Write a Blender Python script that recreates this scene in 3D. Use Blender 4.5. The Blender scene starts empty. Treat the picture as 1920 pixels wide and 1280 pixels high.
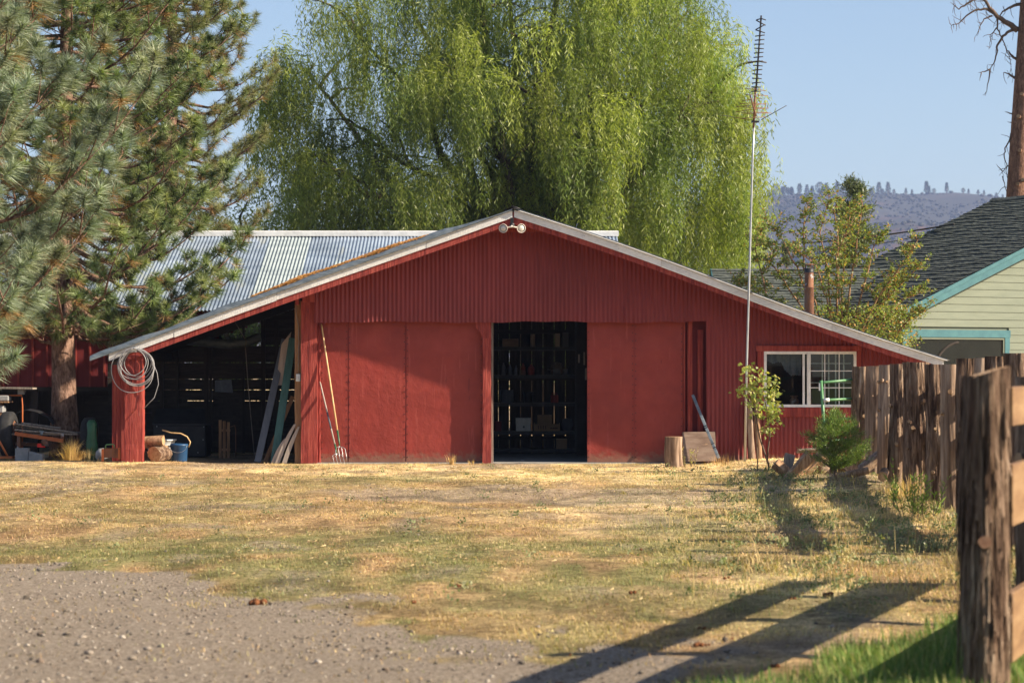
import bpy, bmesh, math, random
import numpy as np
from mathutils import Vector, Matrix

# ------------------------------------------------------------------ camera, light, sky
SC = bpy.context.scene
COL = SC.collection
F, HZ, CH = 4533.0, 690.0, 1.87          # focal length in photo pixels, horizon row, eye height
BY = 47.7                                 # distance of the barn front

cam_d = bpy.data.cameras.new("camera")
cam = bpy.data.objects.new("camera", cam_d)
COL.objects.link(cam)
SC.camera = cam
cam.location = (0, 0, CH)
cam.rotation_euler = (math.radians(90), 0, 0)
cam_d.sensor_width = 36.0
cam_d.lens = F / 1920 * 36
cam_d.shift_y = (HZ - 640) / 1920.0
cam_d.clip_start = 0.5
cam_d.clip_end = 6000
cam_d.dof.use_dof = True
cam_d.dof.focus_distance = 45.0
cam_d.dof.aperture_fstop = 3.2

SUN_EL, SUN_AZ = math.radians(31.0), math.radians(76.0)   # azimuth: to the right of the direction towards the camera
TO_SUN = Vector((math.sin(SUN_AZ) * math.cos(SUN_EL), -math.cos(SUN_AZ) * math.cos(SUN_EL), math.sin(SUN_EL)))
world = bpy.data.worlds.new("World")
SC.world = world
world.use_nodes = True
wn = world.node_tree
wn.nodes.clear()
w_out = wn.nodes.new("ShaderNodeOutputWorld")
w_bg = wn.nodes.new("ShaderNodeBackground")
w_sky = wn.nodes.new("ShaderNodeTexSky")
w_sky.sky_type = 'NISHITA'
w_sky.sun_disc = False
w_sky.sun_elevation = SUN_EL
w_sky.sun_rotation = math.radians(104)
w_sky.altitude = 800
w_sky.air_density = 1.0
w_sky.dust_density = 2.6
w_sky.ozone_density = 1.6
w_bg.inputs["Strength"].default_value = 0.072
wn.links.new(w_sky.outputs[0], w_bg.inputs["Color"])
wn.links.new(w_bg.outputs[0], w_out.inputs["Surface"])

sun_d = bpy.data.lights.new("sun", 'SUN')
sun_d.energy = 5.0
sun_d.angle = math.radians(0.5)
sun_d.color = (1.0, 0.85, 0.63)
sun = bpy.data.objects.new("sun", sun_d)
COL.objects.link(sun)
sun.location = (30, -10, 40)
sun.rotation_euler = TO_SUN.to_track_quat('Z', 'Y').to_euler()

SC.view_settings.view_transform = 'Standard'
SC.view_settings.look = 'None'
SC.view_settings.exposure = 1.2
SC.view_settings.gamma = 1.0
SC.render.engine = 'CYCLES'
SC.cycles.use_denoising = True
SC.cycles.max_bounces = 6
SC.cycles.diffuse_bounces = 3
SC.cycles.glossy_bounces = 2
SC.cycles.transmission_bounces = 4
SC.cycles.volume_bounces = 1
SC.cycles.transparent_max_bounces = 6
SC.cycles.caustics_reflective = False
SC.cycles.caustics_refractive = False

R = math.radians
rnd = random.Random(7)
RG = np.random.default_rng(11)

def wx(px, d): return (px - 960.0) * d / F
def wz(py, d): return CH + (HZ - py) * d / F

# ------------------------------------------------------------------ numpy value noise
def _hash(ix, iy, s):
    h = (ix * 374761393 + iy * 668265263 + s * 2147483647) & 0xffffffff
    h = ((h ^ (h >> 13)) * 1274126177) & 0xffffffff
    return ((h ^ (h >> 16)) & 0xffff) / 65535.0
def vnoise(x, y, s=0):
    x = np.asarray(x, float); y = np.asarray(y, float)
    ix = np.floor(x).astype(np.int64); iy = np.floor(y).astype(np.int64)
    fx = x - ix; fy = y - iy
    fx = fx * fx * (3 - 2 * fx); fy = fy * fy * (3 - 2 * fy)
    a = _hash(ix, iy, s); b = _hash(ix + 1, iy, s); c = _hash(ix, iy + 1, s); d = _hash(ix + 1, iy + 1, s)
    return (a * (1 - fx) + b * fx) * (1 - fy) + (c * (1 - fx) + d * fx) * fy
def fbm(x, y, s=0, o=4):
    t = 0; a = 0.5; f = 1.0; n = 0
    for k in range(o):
        t = t + a * vnoise(np.asarray(x) * f, np.asarray(y) * f, s + k * 17); n += a; a *= .5; f *= 2.03
    return t / n
def sstep(a, b, x):
    t = np.clip((np.asarray(x, float) - a) / (b - a), 0, 1)
    return t * t * (3 - 2 * t)

# ------------------------------------------------------------------ tagging and building
def tag(o, label=None, cat=None, group=None, kind=None):
    if label: o['label'] = label
    if cat: o['category'] = cat
    if group: o['group'] = group
    if kind: o['kind'] = kind
    return o
def empty(name, loc=(0, 0, 0), label=None, cat=None, group=None, rz=0):
    o = bpy.data.objects.new(name, None)
    COL.objects.link(o)
    o.location = loc
    o.rotation_euler = (0, 0, rz)
    o.empty_display_size = .2
    return tag(o, label, cat, group)

def mesh_np(name, V, faces, mats, parent=None, mi=None, attr=None, smooth=False, origin=None):
    """V (n,3); faces: list of (m,k) int arrays; mats: list; mi: matching list of material indices"""
    V = np.asarray(V, np.float32)
    o_loc = Vector((0, 0, 0))
    if origin is not None:
        V = V - np.asarray(origin, np.float32); o_loc = Vector(origin)
    me = bpy.data.meshes.new(name)
    me.vertices.add(len(V)); me.vertices.foreach_set("co", V.ravel())
    nf = sum(len(f) for f in faces)
    li = np.concatenate([np.asarray(f, np.int32).ravel() for f in faces]) if nf else np.zeros(0, np.int32)
    sizes = np.concatenate([np.full(len(f), np.asarray(f).shape[1], np.int32) for f in faces])
    me.loops.add(len(li)); me.loops.foreach_set("vertex_index", li)
    me.polygons.add(nf)
    st = np.zeros(nf, np.int32); st[1:] = np.cumsum(sizes)[:-1]
    me.polygons.foreach_set("loop_start", st)
    me.polygons.foreach_set("loop_total", sizes)
    if mi is not None:
        me.polygons.foreach_set("material_index", np.asarray(mi, np.int32))
    if smooth is True:
        me.polygons.foreach_set("use_smooth", np.ones(nf, bool))
    elif smooth is not False and smooth is not None:
        me.polygons.foreach_set("use_smooth", np.asarray(smooth, bool))
    if attr is not None:
        for an, av in attr.items():
            a = me.attributes.new(an, 'FLOAT_COLOR', 'POINT')
            c = np.ones((len(V), 4), np.float32); av = np.asarray(av, np.float32)
            if av.ndim == 1: c[:, 0] = c[:, 1] = c[:, 2] = av
            else: c[:, :3] = av
            a.data.foreach_set("color", c.ravel())
    me.update(calc_edges=True)
    me.validate()
    for m in (mats if isinstance(mats, (list, tuple)) else [mats]): me.materials.append(m)
    o = bpy.data.objects.new(name, me)
    COL.objects.link(o)
    if parent is not None:
        o.parent = parent
        pl = world_loc(parent)
        o.location = o_loc - pl if origin is not None else -pl
    else:
        o.location = o_loc
    return o
def world_loc(o):
    l = Vector((0, 0, 0))
    while o is not None:
        l = l + o.location; o = o.parent
    return l

class MB:
    """collects pieces in world space, linked as ONE mesh object"""
    def __init__(s): s.v = []; s.f = []; s.m = []; s.sm = []; s.n = 0
    def add(s, verts, faces, m=0, smooth=False):
        verts = [tuple(p) for p in verts]
        for f in faces:
            s.f.append(tuple(i + s.n for i in f)); s.m.append(m); s.sm.append(smooth)
        s.v.extend(verts); s.n += len(verts)
        return s
    def box(s, x0, x1, y0, y1, z0, z1, m=0):
        v = [(x, y, z) for z in (z0, z1) for y in (y0, y1) for x in (x0, x1)]
        return s.add(v, [(0, 2, 3, 1), (4, 5, 7, 6), (0, 1, 5, 4), (2, 6, 7, 3), (0, 4, 6, 2), (1, 3, 7, 5)], m)
    def bar(s, p0, p1, w, h, m=0, up=(0, 0, 1), taper=1.0):
        """rectangular bar from p0 to p1; w across, h along 'up'"""
        p0 = Vector(p0); p1 = Vector(p1); d = (p1 - p0).normalized(); up = Vector(up)
        if abs(d.dot(up)) > .98: up = Vector((0, 1, 0))
        a = d.cross(up).normalized(); b = a.cross(d).normalized()
        v = []
        for p, k in ((p0, 1.0), (p1, taper)):
            for sa, sb in ((-1, -1), (1, -1), (1, 1), (-1, 1)):
                v.append(p + a * (sa * w / 2 * k) + b * (sb * h / 2 * k))
        return s.add(v, [(0, 1, 2, 3), (7, 6, 5, 4), (0, 4, 5, 1), (1, 5, 6, 2), (2, 6, 7, 3), (3, 7, 4, 0)], m)
    def tube(s, pts, r, n=8, m=0, caps=True, smooth=True):
        pts = [Vector(p) for p in pts]
        rs = r if isinstance(r, (list, tuple)) else [r] * len(pts)
        v = []; prev = None
        for i, p in enumerate(pts):
            if i == 0: d = pts[1] - pts[0]
            elif i == len(pts) - 1: d = pts[-1] - pts[-2]
            else: d = pts[i + 1] - pts[i - 1]
            d.normalize()
            if prev is None:
                up = Vector((0, 0, 1)) if abs(d.z) < .9 else Vector((1, 0, 0))
                a = d.cross(up).normalized()
            else:
                a = (prev - d * prev.dot(d)).normalized()
            prev = a; b = d.cross(a)
            for k in range(n):
                t = 2 * math.pi * k / n
                v.append(p + (a * math.cos(t) + b * math.sin(t)) * rs[i])
        base = len(v); f = []
        for i in range(len(pts) - 1):
            for k in range(n):
                k2 = (k + 1) % n
                f.append((i * n + k, i * n + k2, (i + 1) * n + k2, (i + 1) * n + k))
        s.add(v, f, m, smooth)
        if caps:
            o = s.n - len(v)
            s.f.append(tuple(o + k for k in reversed(range(n)))); s.m.append(m); s.sm.append(False)
            s.f.append(tuple(o + (len(pts) - 1) * n + k for k in range(n))); s.m.append(m); s.sm.append(False)
        return s
    def lathe(s, c, prof, n=20, m=0, axis='z', smooth=True):
        """prof: list of (radius, height)"""
        v = []
        for r, h in prof:
            for k in range(n):
                t = 2 * math.pi * k / n; a, b = r * math.cos(t), r * math.sin(t)
                v.append((c[0] + a, c[1] + b, c[2] + h) if axis == 'z' else ((c[0] + a, c[1] + h, c[2] + b) if axis == 'y' else (c[0] + h, c[1] + a, c[2] + b)))
        f = []
        for i in range(len(prof) - 1):
            for k in range(n):
                k2 = (k + 1) % n
                f.append((i * n + k, i * n + k2, (i + 1) * n + k2, (i + 1) * n + k))
        return s.add(v, f, m, smooth)
    def poly(s, pts, y0, y1, m=0):
        """prism: polygon in x,z extruded from y0 to y1"""
        n = len(pts)
        v = [(p[0], y0, p[1]) for p in pts] + [(p[0], y1, p[1]) for p in pts]
        f = [tuple(range(n)), tuple(reversed(range(n, 2 * n)))] + [(i, n + i, n + (i + 1) % n, (i + 1) % n) for i in range(n)]
        return s.add(v, f, m)
    def build(s, name, mats, parent=None, origin=None, bevel=0):
        me = bpy.data.meshes.new(name)
        mats = mats if isinstance(mats, (list, tuple)) else [mats]
        if origin is None:
            pl = world_loc(parent) if parent is not None else Vector((0, 0, 0))
            if parent is None and s.v:
                a = np.array(s.v); pl = Vector(((a[:, 0].min() + a[:, 0].max()) / 2, (a[:, 1].min() + a[:, 1].max()) / 2, a[:, 2].min()))
            origin = pl
        origin = Vector(origin)
        me.from_pydata([tuple(Vector(p) - origin) for p in s.v], [], s.f)
        me.polygons.foreach_set("material_index", s.m)
        me.polygons.foreach_set("use_smooth", s.sm)
        for m in mats: me.materials.append(m)
        bm = bmesh.new(); bm.from_mesh(me)
        bmesh.ops.recalc_face_normals(bm, faces=bm.faces)
        if bevel:
            eds = [e for e in bm.edges if len(e.link_faces) == 2 and e.calc_face_angle(0) > 1.0]
            bmesh.ops.bevel(bm, geom=eds, offset=bevel, segments=1, affect='EDGES', clamp_overlap=True)
        bm.to_mesh(me); bm.free()
        me.update()
        o = bpy.data.objects.new(name, me)
        COL.objects.link(o)
        if parent is not None:
            o.parent = parent; o.location = origin - world_loc(parent)
        else: o.location = origin
        return o

def copy_tree(o, parent=None):
    c = o.copy(); COL.objects.link(c)
    if parent is not None: c.parent = parent
    for ch in list(o.children): copy_tree(ch, c)
    return c

# ------------------------------------------------------------------ materials
def nodes_of(m):
    m.use_nodes = True
    nt = m.node_tree; nt.nodes.clear()
    out = nt.nodes.new("ShaderNodeOutputMaterial")
    return nt, out
def N(nt, t, **kw):
    n = nt.nodes.new(t)
    for k, v in kw.items():
        if k in n.inputs.keys() if hasattr(n.inputs, 'keys') else False: n.inputs[k].default_value = v
        else:
            try: setattr(n, k, v)
            except Exception: pass
    return n
def c4(c): return (c[0], c[1], c[2], 1.0)
def ramp(nt, fac, stops):
    r = nt.nodes.new("ShaderNodeValToRGB")
    el = r.color_ramp.elements
    while len(el) > len(stops): el.remove(el[-1])
    while len(el) < len(stops): el.new(0.5)
    for e, (p, c) in zip(el, stops): e.position = p; e.color = c4(c)
    nt.links.new(fac, r.inputs[0])
    return r.outputs[0]
def coords(nt, scale=(1, 1, 1), per_object=True):
    tc = nt.nodes.new("ShaderNodeTexCoord")
    mp = nt.nodes.new("ShaderNodeMapping")
    mp.inputs["Scale"].default_value = scale
    nt.links.new(tc.outputs["Object"], mp.inputs["Vector"])
    if per_object:
        oi = nt.nodes.new("ShaderNodeObjectInfo")
        ml = nt.nodes.new("ShaderNodeMath"); ml.operation = 'MULTIPLY'; ml.inputs[1].default_value = 57.0
        nt.links.new(oi.outputs["Random"], ml.inputs[0])
        cb = nt.nodes.new("ShaderNodeCombineXYZ")
        for i in range(3): nt.links.new(ml.outputs[0], cb.inputs[i])
        nt.links.new(cb.outputs[0], mp.inputs["Location"])
    return mp.outputs[0]
def noise(nt, vec, scale, detail=4, rough=.55, dist=0):
    n = nt.nodes.new("ShaderNodeTexNoise")
    n.inputs["Scale"].default_value = scale; n.inputs["Detail"].default_value = detail
    n.inputs["Roughness"].default_value = rough; n.inputs["Distortion"].default_value = dist
    nt.links.new(vec, n.inputs["Vector"])
    return n.outputs["Fac"]
def mixc(nt, fac, a, b, mode='MIX'):
    m = nt.nodes.new("ShaderNodeMix"); m.data_type = 'RGBA'; m.blend_type = mode
    for sock, val in ((m.inputs[0], fac), (m.inputs[6], a), (m.inputs[7], b)):
        if isinstance(val, (int, float)): sock.default_value = val
        elif isinstance(val, tuple): sock.default_value = c4(val)
        else: nt.links.new(val, sock)
    return m.outputs[2]
def mat(name, cols, scale=3.0, stretch=(1, 1, 1), rough=.8, metal=0.0, bump=.3, bdist=.01, bscale=None, bstretch=None, detail=6, spec=.3,
        spots=None, per_object=True, rvar=0.0, low=None):
    """cols: ramp colours spread over a noise; spots: (colour, scale, threshold, stretch) worn patches with shapes of their own"""
    m = bpy.data.materials.new(name); nt, out = nodes_of(m)
    v = coords(nt, stretch, per_object)
    f = noise(nt, v, scale, detail, .62)
    k = len(cols)
    st = [(0.30 + 0.40 * i / max(k - 1, 1), c) for i, c in enumerate(cols)]
    col = ramp(nt, f, st) if k > 1 else None
    if col is None:
        rgb = nt.nodes.new("ShaderNodeRGB"); rgb.outputs[0].default_value = c4(cols[0]); col = rgb.outputs[0]
    if low is not None:      # broad, faint variation of the paint itself
        v3 = coords(nt, (1, 1, 1), per_object)
        f3 = noise(nt, v3, low[1], 3, .5)
        col = mixc(nt, 1.0, col, ramp(nt, f3, [(.3, (1 - low[0],) * 3), (.7, (1 + low[0],) * 3)]), 'MULTIPLY')
    if spots:
        for (sc, ss, th, sst) in spots:
            v2 = coords(nt, sst, per_object)
            f2 = noise(nt, v2, ss, 5, .6)
            fac = ramp(nt, f2, [(th, (0, 0, 0)), (th + .04, (1, 1, 1))])
            col = mixc(nt, fac, col, sc)
    p = nt.nodes.new("ShaderNodeBsdfPrincipled")
    nt.links.new(col, p.inputs["Base Color"])
    p.inputs["Roughness"].default_value = rough
    p.inputs["Metallic"].default_value = metal
    p.inputs["Specular IOR Level"].default_value = spec
    if rvar:
        rr = nt.nodes.new("ShaderNodeMapRange"); nt.links.new(f, rr.inputs[0])
        rr.inputs[3].default_value = rough - rvar; rr.inputs[4].default_value = rough + rvar
        nt.links.new(rr.outputs[0], p.inputs["Roughness"])
    if bump:
        vb = coords(nt, bstretch or stretch, per_object)
        fb = noise(nt, vb, bscale or scale * 2, 6, .65)
        b = nt.nodes.new("ShaderNodeBump"); b.inputs["Strength"].default_value = bump; b.inputs["Distance"].default_value = bdist
        nt.links.new(fb, b.inputs["Height"]); nt.links.new(b.outputs[0], p.inputs["Normal"])
    nt.links.new(p.outputs[0], out.inputs["Surface"])
    return m
def leafmat(name, attr="col", trans=.35, rough=.5, spec=.35, gain=1.0):
    m = bpy.data.materials.new(name); nt, out = nodes_of(m)
    a = nt.nodes.new("ShaderNodeAttribute"); a.attribute_name = attr
    p = nt.nodes.new("ShaderNodeBsdfPrincipled")
    p.inputs["Roughness"].default_value = rough; p.inputs["Specular IOR Level"].default_value = spec
    nt.links.new(a.outputs["Color"], p.inputs["Base Color"])
    if trans > 0:
        t = nt.nodes.new("ShaderNodeBsdfTranslucent")
        tcol = mixc(nt, 1.0, a.outputs["Color"], (1.5 * gain, 1.6 * gain, .7 * gain), 'MULTIPLY')
        nt.links.new(tcol, t.inputs["Color"])
        mx = nt.nodes.new("ShaderNodeMixShader"); mx.inputs[0].default_value = trans
        nt.links.new(p.outputs[0], mx.inputs[1]); nt.links.new(t.outputs[0], mx.inputs[2])
        nt.links.new(mx.outputs[0], out.inputs["Surface"])
    else: nt.links.new(p.outputs[0], out.inputs["Surface"])
    return m
def plain(name, col, rough=.6, metal=0, spec=.4, bump=.15, bscale=60):
    return mat(name, [tuple(c * .82 for c in col), col, tuple(min(1, c * 1.14) for c in col)], 6, rough=rough, metal=metal, spec=spec, bump=bump, bdist=.003, bscale=bscale)
def glassmat(name, tint=(.02, .025, .03), rough=.03, alpha=.35):
    m = bpy.data.materials.new(name); nt, out = nodes_of(m)
    g = nt.nodes.new("ShaderNodeBsdfGlossy"); g.inputs["Roughness"].default_value = rough; g.inputs["Color"].default_value = (.9, .93, 1, 1)
    t = nt.nodes.new("ShaderNodeBsdfTransparent"); t.inputs["Color"].default_value = (.75, .8, .8, 1)
    fr = nt.nodes.new("ShaderNodeFresnel"); fr.inputs["IOR"].default_value = 1.5
    ad = nt.nodes.new("ShaderNodeMath"); ad.operation = 'ADD'; ad.inputs[1].default_value = alpha; nt.links.new(fr.outputs[0], ad.inputs[0])
    ge = nt.nodes.new("ShaderNodeNewGeometry"); bf = nt.nodes.new("ShaderNodeMath"); bf.operation = 'SUBTRACT'; bf.inputs[0].default_value = 1.0; bf.use_clamp = True
    nt.links.new(ge.outputs["Backfacing"], bf.inputs[1]); mu = nt.nodes.new("ShaderNodeMath"); mu.operation = 'MULTIPLY'; mu.use_clamp = True
    nt.links.new(ad.outputs[0], mu.inputs[0]); nt.links.new(bf.outputs[0], mu.inputs[1])
    mx = nt.nodes.new("ShaderNodeMixShader"); nt.links.new(mu.outputs[0], mx.inputs[0])
    nt.links.new(t.outputs[0], mx.inputs[1]); nt.links.new(g.outputs[0], mx.inputs[2])
    nt.links.new(mx.outputs[0], out.inputs["Surface"])
    return m

M = {}
M['red_sheet'] = mat('red_sheet', [(.160, .022, .024), (.188, .028, .029), (.215, .035, .034)], 2.2, (6, 6, .5), rough=.55, bump=.12, bdist=.004, bscale=9, bstretch=(1, 1, 1), low=(.14, .7),
                     spots=[((.42, .16, .15), 5, .735, (9, 9, .6)), ((.10, .02, .02), 4, .74, (3, 3, 1))], per_object=False)
M['red_door'] = mat('red_door', [(.205, .028, .023), (.235, .035, .028), (.262, .043, .034)], 1.6, rough=.5, bump=.7, bdist=.05, bscale=1.7, low=(.13, 1.3),
                    spots=[((.5, .3, .28), 5, .80, (1, 1, 1)), ((.275, .05, .042), 3, .60, (4, 1, .3)), ((.15, .024, .022), 2.2, .66, (3, 1, .5))], per_object=False)
M['red_wood'] = mat('red_wood', [(.12, .014, .014), (.25, .036, .029), (.35, .075, .055)], 4, (5, 5, .35), rough=.7, bump=1.0, bdist=.02, bscale=7, bstretch=(5, 5, .3),
                    spots=[((.45, .22, .18), 6, .70, (6, 6, .5)), ((.06, .02, .02), 5, .70, (9, 9, .4))])
M['red_dark'] = mat('red_dark', [(.13, .016, .02), (.17, .022, .026)], 3, (4, 4, .4), rough=.7, bump=.4)
M['nail'] = plain('nail', (.05, .018, .018), .6)
M['white_trim'] = mat('white_trim', [(.50, .50, .52), (.66, .66, .67), (.72, .72, .71)], 9, (1.2, 1, 5), rough=.65, bump=.9, bdist=.012, bscale=14, bstretch=(6, 1, .5), low=(.2, .9),
                      spots=[((.24, .23, .23), 7, .68, (3, 1, 3))])
M['vinyl'] = plain('vinyl', (.72, .73, .75), .4, bump=.02)
M['galv'] = mat('galv', [(.22, .29, .40), (.31, .385, .50), (.39, .465, .58)], 2.2, (.35, 1.4, 1), rough=.42, metal=.55, bump=.15, bdist=.006, bscale=8, bstretch=(1, 1, 1), low=(.22, .55), rvar=.1,
                spots=[((.36, .40, .42), .55, .60, (1.6, .35, .3)), ((.30, .20, .13), 3, .76, (4, .5, .5))], per_object=False)  # blue of the reflected sky is put into the base colour
M['galv_old'] = mat('galv_old', [(.22, .27, .31), (.33, .39, .42), (.40, .46, .49)], 3, (.4, 1.4, 1), rough=.55, metal=.35, bump=.2, spots=[((.45, .47, .47), 9, .70, (1, 1, 1))], per_object=False)
M['galv_dull'] = mat('galv_dull', [(.10, .13, .16), (.17, .21, .25), (.26, .30, .34)], 5, (1, 1, 3), rough=.55, metal=.45, bump=.3, spots=[((.24, .15, .10), 5, .7, (1, 1, 1))])
M['steel'] = mat('steel', [(.35, .36, .38), (.48, .49, .51)], 4, rough=.38, metal=.8, bump=.1)
M['steel_dark'] = mat('steel_dark', [(.02, .021, .026), (.042, .042, .047)], 4, rough=.5, metal=.4, bump=.2)
M['rust'] = mat('rust', [(.10, .045, .03), (.20, .09, .05), (.13, .10, .10)], 4, (1, 1, .6), rough=.75, metal=.2, bump=.4, spots=[((.30, .29, .30), 4, .6, (1, 1, 1))])
M['rust_orange'] = mat('rust_orange', [(.35, .09, .03), (.5, .15, .05)], 5, rough=.7, bump=.3, spots=[((.12, .05, .03), 6, .64, (1, 1, 1))])
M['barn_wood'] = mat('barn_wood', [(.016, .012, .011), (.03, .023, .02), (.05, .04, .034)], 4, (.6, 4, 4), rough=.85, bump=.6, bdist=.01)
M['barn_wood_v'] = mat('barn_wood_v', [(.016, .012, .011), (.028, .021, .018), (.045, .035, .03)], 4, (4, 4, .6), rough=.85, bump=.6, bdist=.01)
M['weathered'] = mat('weathered', [(.12, .10, .09), (.24, .20, .17), (.33, .29, .25)], 5, (5, 5, .4), rough=.85, bump=1, bdist=.015, bscale=8, bstretch=(6, 6, .3))
M['raw_wood'] = mat('raw_wood', [(.16, .085, .045), (.27, .15, .08), (.33, .20, .11)], 5, (5, 5, .4), rough=.8, bump=.8, bdist=.01)
M['fresh_board'] = mat('fresh_board', [(.13, .068, .035), (.21, .12, .058), (.27, .17, .09)], 2.2, (.8, .8, 5), rough=.65, bump=.3, bdist=.004, spots=[((.20, .09, .03), 4, .73, (1, 1, 2))])
M['plywood'] = mat('plywood', [(.13, .085, .065), (.20, .14, .11), (.25, .19, .15)], 3, (1, 1, 5), rough=.8, bump=.3, spots=[((.34, .22, .13), 3, .68, (1, 1, 3))])
M['cut_wood'] = mat('cut_wood', [(.22, .12, .06), (.36, .22, .12), (.46, .32, .19)], 12, rough=.8, bump=.5, bdist=.006)
M['cut_red'] = mat('cut_red', [(.30, .13, .07), (.46, .25, .14), (.5, .34, .2)], 10, rough=.8, bump=.5, bdist=.006)
M['concrete'] = mat('concrete', [(.22, .21, .20), (.33, .32, .30), (.38, .37, .34)], 5, rough=.9, bump=.5, bdist=.006, bscale=30)
M['block'] = mat('block', [(.20, .20, .21), (.30, .30, .31)], 8, rough=.9, bump=.6, bdist=.006, bscale=60)
M['rubber'] = mat('rubber', [(.012, .012, .014), (.03, .03, .033)], 12, rough=.75, bump=.5)
M['tan_handle'] = mat('tan_handle', [(.45, .27, .12), (.60, .40, .20), (.66, .48, .28)], 5, (6, 6, .5), rough=.55, bump=.3)
M['green_paint'] = plain('green_paint', (.03, .11, .055), .45)
M['gate_green'] = plain('gate_green', (.085, .22, .10), .42)
M['teal'] = mat('teal', [(.027, .105, .135), (.038, .13, .16), (.05, .155, .18)], 4, rough=.6, bump=.15)
M['siding'] = mat('siding', [(.125, .15, .118), (.14, .165, .13), (.155, .18, .143)], 2.5, (.5, 1, 4), rough=.65, bump=.12, low=(.06, .6), per_object=False)
M['shingle'] = mat('shingle', [(.035, .045, .045), (.07, .083, .078), (.115, .125, .11)], 7, (1.2, 1.2, 1.2), rough=.9, bump=.8, bdist=.015, bscale=22, per_object=False,
                   spots=[((.15, .155, .13), 9, .64, (1, 1, 1))])
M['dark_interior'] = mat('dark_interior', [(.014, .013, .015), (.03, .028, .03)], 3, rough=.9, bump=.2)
M['board_green'] = mat('board_green', [(.035, .095, .09), (.06, .15, .14)], 4, (4, 4, .5), rough=.6, bump=.3)
M['board_blue'] = mat('board_blue', [(.07, .085, .11), (.11, .125, .155)], 4, (4, 4, .5), rough=.6, bump=.3)
M['pale_board'] = mat('pale_board', [(.28, .24, .22), (.40, .35, .32)], 4, (4, 4, .5), rough=.7, bump=.4)
M['cardboard'] = mat('cardboard', [(.30, .19, .11), (.38, .26, .16)], 5, rough=.85, bump=.2)
M['wire_cable'] = plain('wire_cable', (.02, .02, .022), .6)
M['hose'] = plain('hose', (.27, .27, .29), .45)
M['blue_plastic'] = plain('blue_plastic', (.015, .06, .15), .4)
M['white_plastic'] = plain('white_plastic', (.55, .58, .60), .4)
M['dark_ink'] = plain('dark_ink', (.05, .03, .03), .8)
M['red_light'] = plain('red_light', (.8, .01, .012), .3)
M['lamp_glass'] = plain('lamp_glass', (.52, .50, .48), .12, spec=.8)
M['ivory'] = plain('ivory', (.62, .56, .52), .45)
M['curtain'] = mat('curtain', [(.10, .115, .16), (.16, .18, .235)], 12, rough=.9, bump=.5)
M['dung'] = mat('dung', [(.10, .035, .015), (.20, .08, .03)], 30, rough=.95, bump=1, bdist=.01)
M['stone'] = mat('stone', [(.07, .062, .056), (.145, .13, .115), (.23, .21, .19)], 9, rough=.92, bump=.5, bdist=.006)
M['twig'] = mat('twig', [(.09, .06, .045), (.16, .11, .08)], 9, (2, 2, .6), rough=.85, bump=.4)
M['glass'] = glassmat('glass', alpha=.06)
M['glass_dark'] = glassmat('glass_dark', alpha=.0)
M['glass_far'] = glassmat('glass_far', alpha=-.035)

# rain splashed dirt along the foot of the doors and sheets
def splash(mname, hgt, col=(.20, .12, .085)):
    nt = M[mname].node_tree; p = next(n for n in nt.nodes if n.type == 'BSDF_PRINCIPLED'); src = p.inputs["Base Color"].links[0].from_socket
    tc = nt.nodes.new("ShaderNodeTexCoord"); sx = nt.nodes.new("ShaderNodeSeparateXYZ"); nt.links.new(tc.outputs["Object"], sx.inputs[0])
    mr = nt.nodes.new("ShaderNodeMapRange"); mr.inputs[1].default_value = 0; mr.inputs[2].default_value = hgt; mr.inputs[3].default_value = .62; mr.inputs[4].default_value = 0.0
    nt.links.new(sx.outputs[2], mr.inputs[0])
    f = noise(nt, coords(nt, (1, 1, 1.5), False), 7, 6, .7)
    mu = nt.nodes.new("ShaderNodeMath"); mu.operation = 'ADD'; nt.links.new(mr.outputs[0], mu.inputs[0]); nt.links.new(f, mu.inputs[1])
    fac = ramp(nt, mu.outputs[0], [(.72, (0, 0, 0)), (1.0, (.75, .75, .75))])
    nt.links.new(mixc(nt, fac, src, col), p.inputs["Base Color"])
splash('red_door', .35); splash('red_sheet', .3)
def barkmat(name, cols, zs=.16, sc=9, bump=1.0, dist=.035, dark=None):
    m = bpy.data.materials.new(name); nt, out = nodes_of(m)
    v = coords(nt, (1, 1, zs), True)
    f = noise(nt, v, sc, 8, .68, .6)
    f2 = noise(nt, coords(nt, (1, 1, zs * .6), True), sc * 3.3, 5, .6, .3)
    k = len(cols)
    col = ramp(nt, f, [(.30 + .38 * i / (k - 1), c) for i, c in enumerate(cols)])
    col = mixc(nt, 1.0, col, ramp(nt, f2, [(.32, (.55, .52, .5)), (.62, (1.2, 1.2, 1.2))]), 'MULTIPLY')
    p = nt.nodes.new("ShaderNodeBsdfPrincipled"); p.inputs["Roughness"].default_value = .9; p.inputs["Specular IOR Level"].default_value = .15
    nt.links.new(col, p.inputs["Base Color"])
    ad = nt.nodes.new("ShaderNodeMath"); ad.operation = 'MULTIPLY_ADD'; ad.inputs[1].default_value = .45
    nt.links.new(f2, ad.inputs[0]); nt.links.new(f, ad.inputs[2])
    b = nt.nodes.new("ShaderNodeBump"); b.inputs["Strength"].default_value = bump; b.inputs["Distance"].default_value = dist
    nt.links.new(ad.outputs[0], b.inputs["Height"]); nt.links.new(b.outputs[0], p.inputs["Normal"])
    nt.links.new(p.outputs[0], out.inputs["Surface"])
    return m
M['juniper'] = barkmat('juniper', [(.022, .013, .010), (.13, .08, .057), (.31, .215, .155), (.48, .38, .30)], zs=.11, sc=13, dist=.08)
M['juniper_gray'] = barkmat('juniper_gray', [(.10, .065, .045), (.27, .19, .14), (.42, .33, .26)], zs=.10, sc=7, bump=.6, dist=.015)
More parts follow.
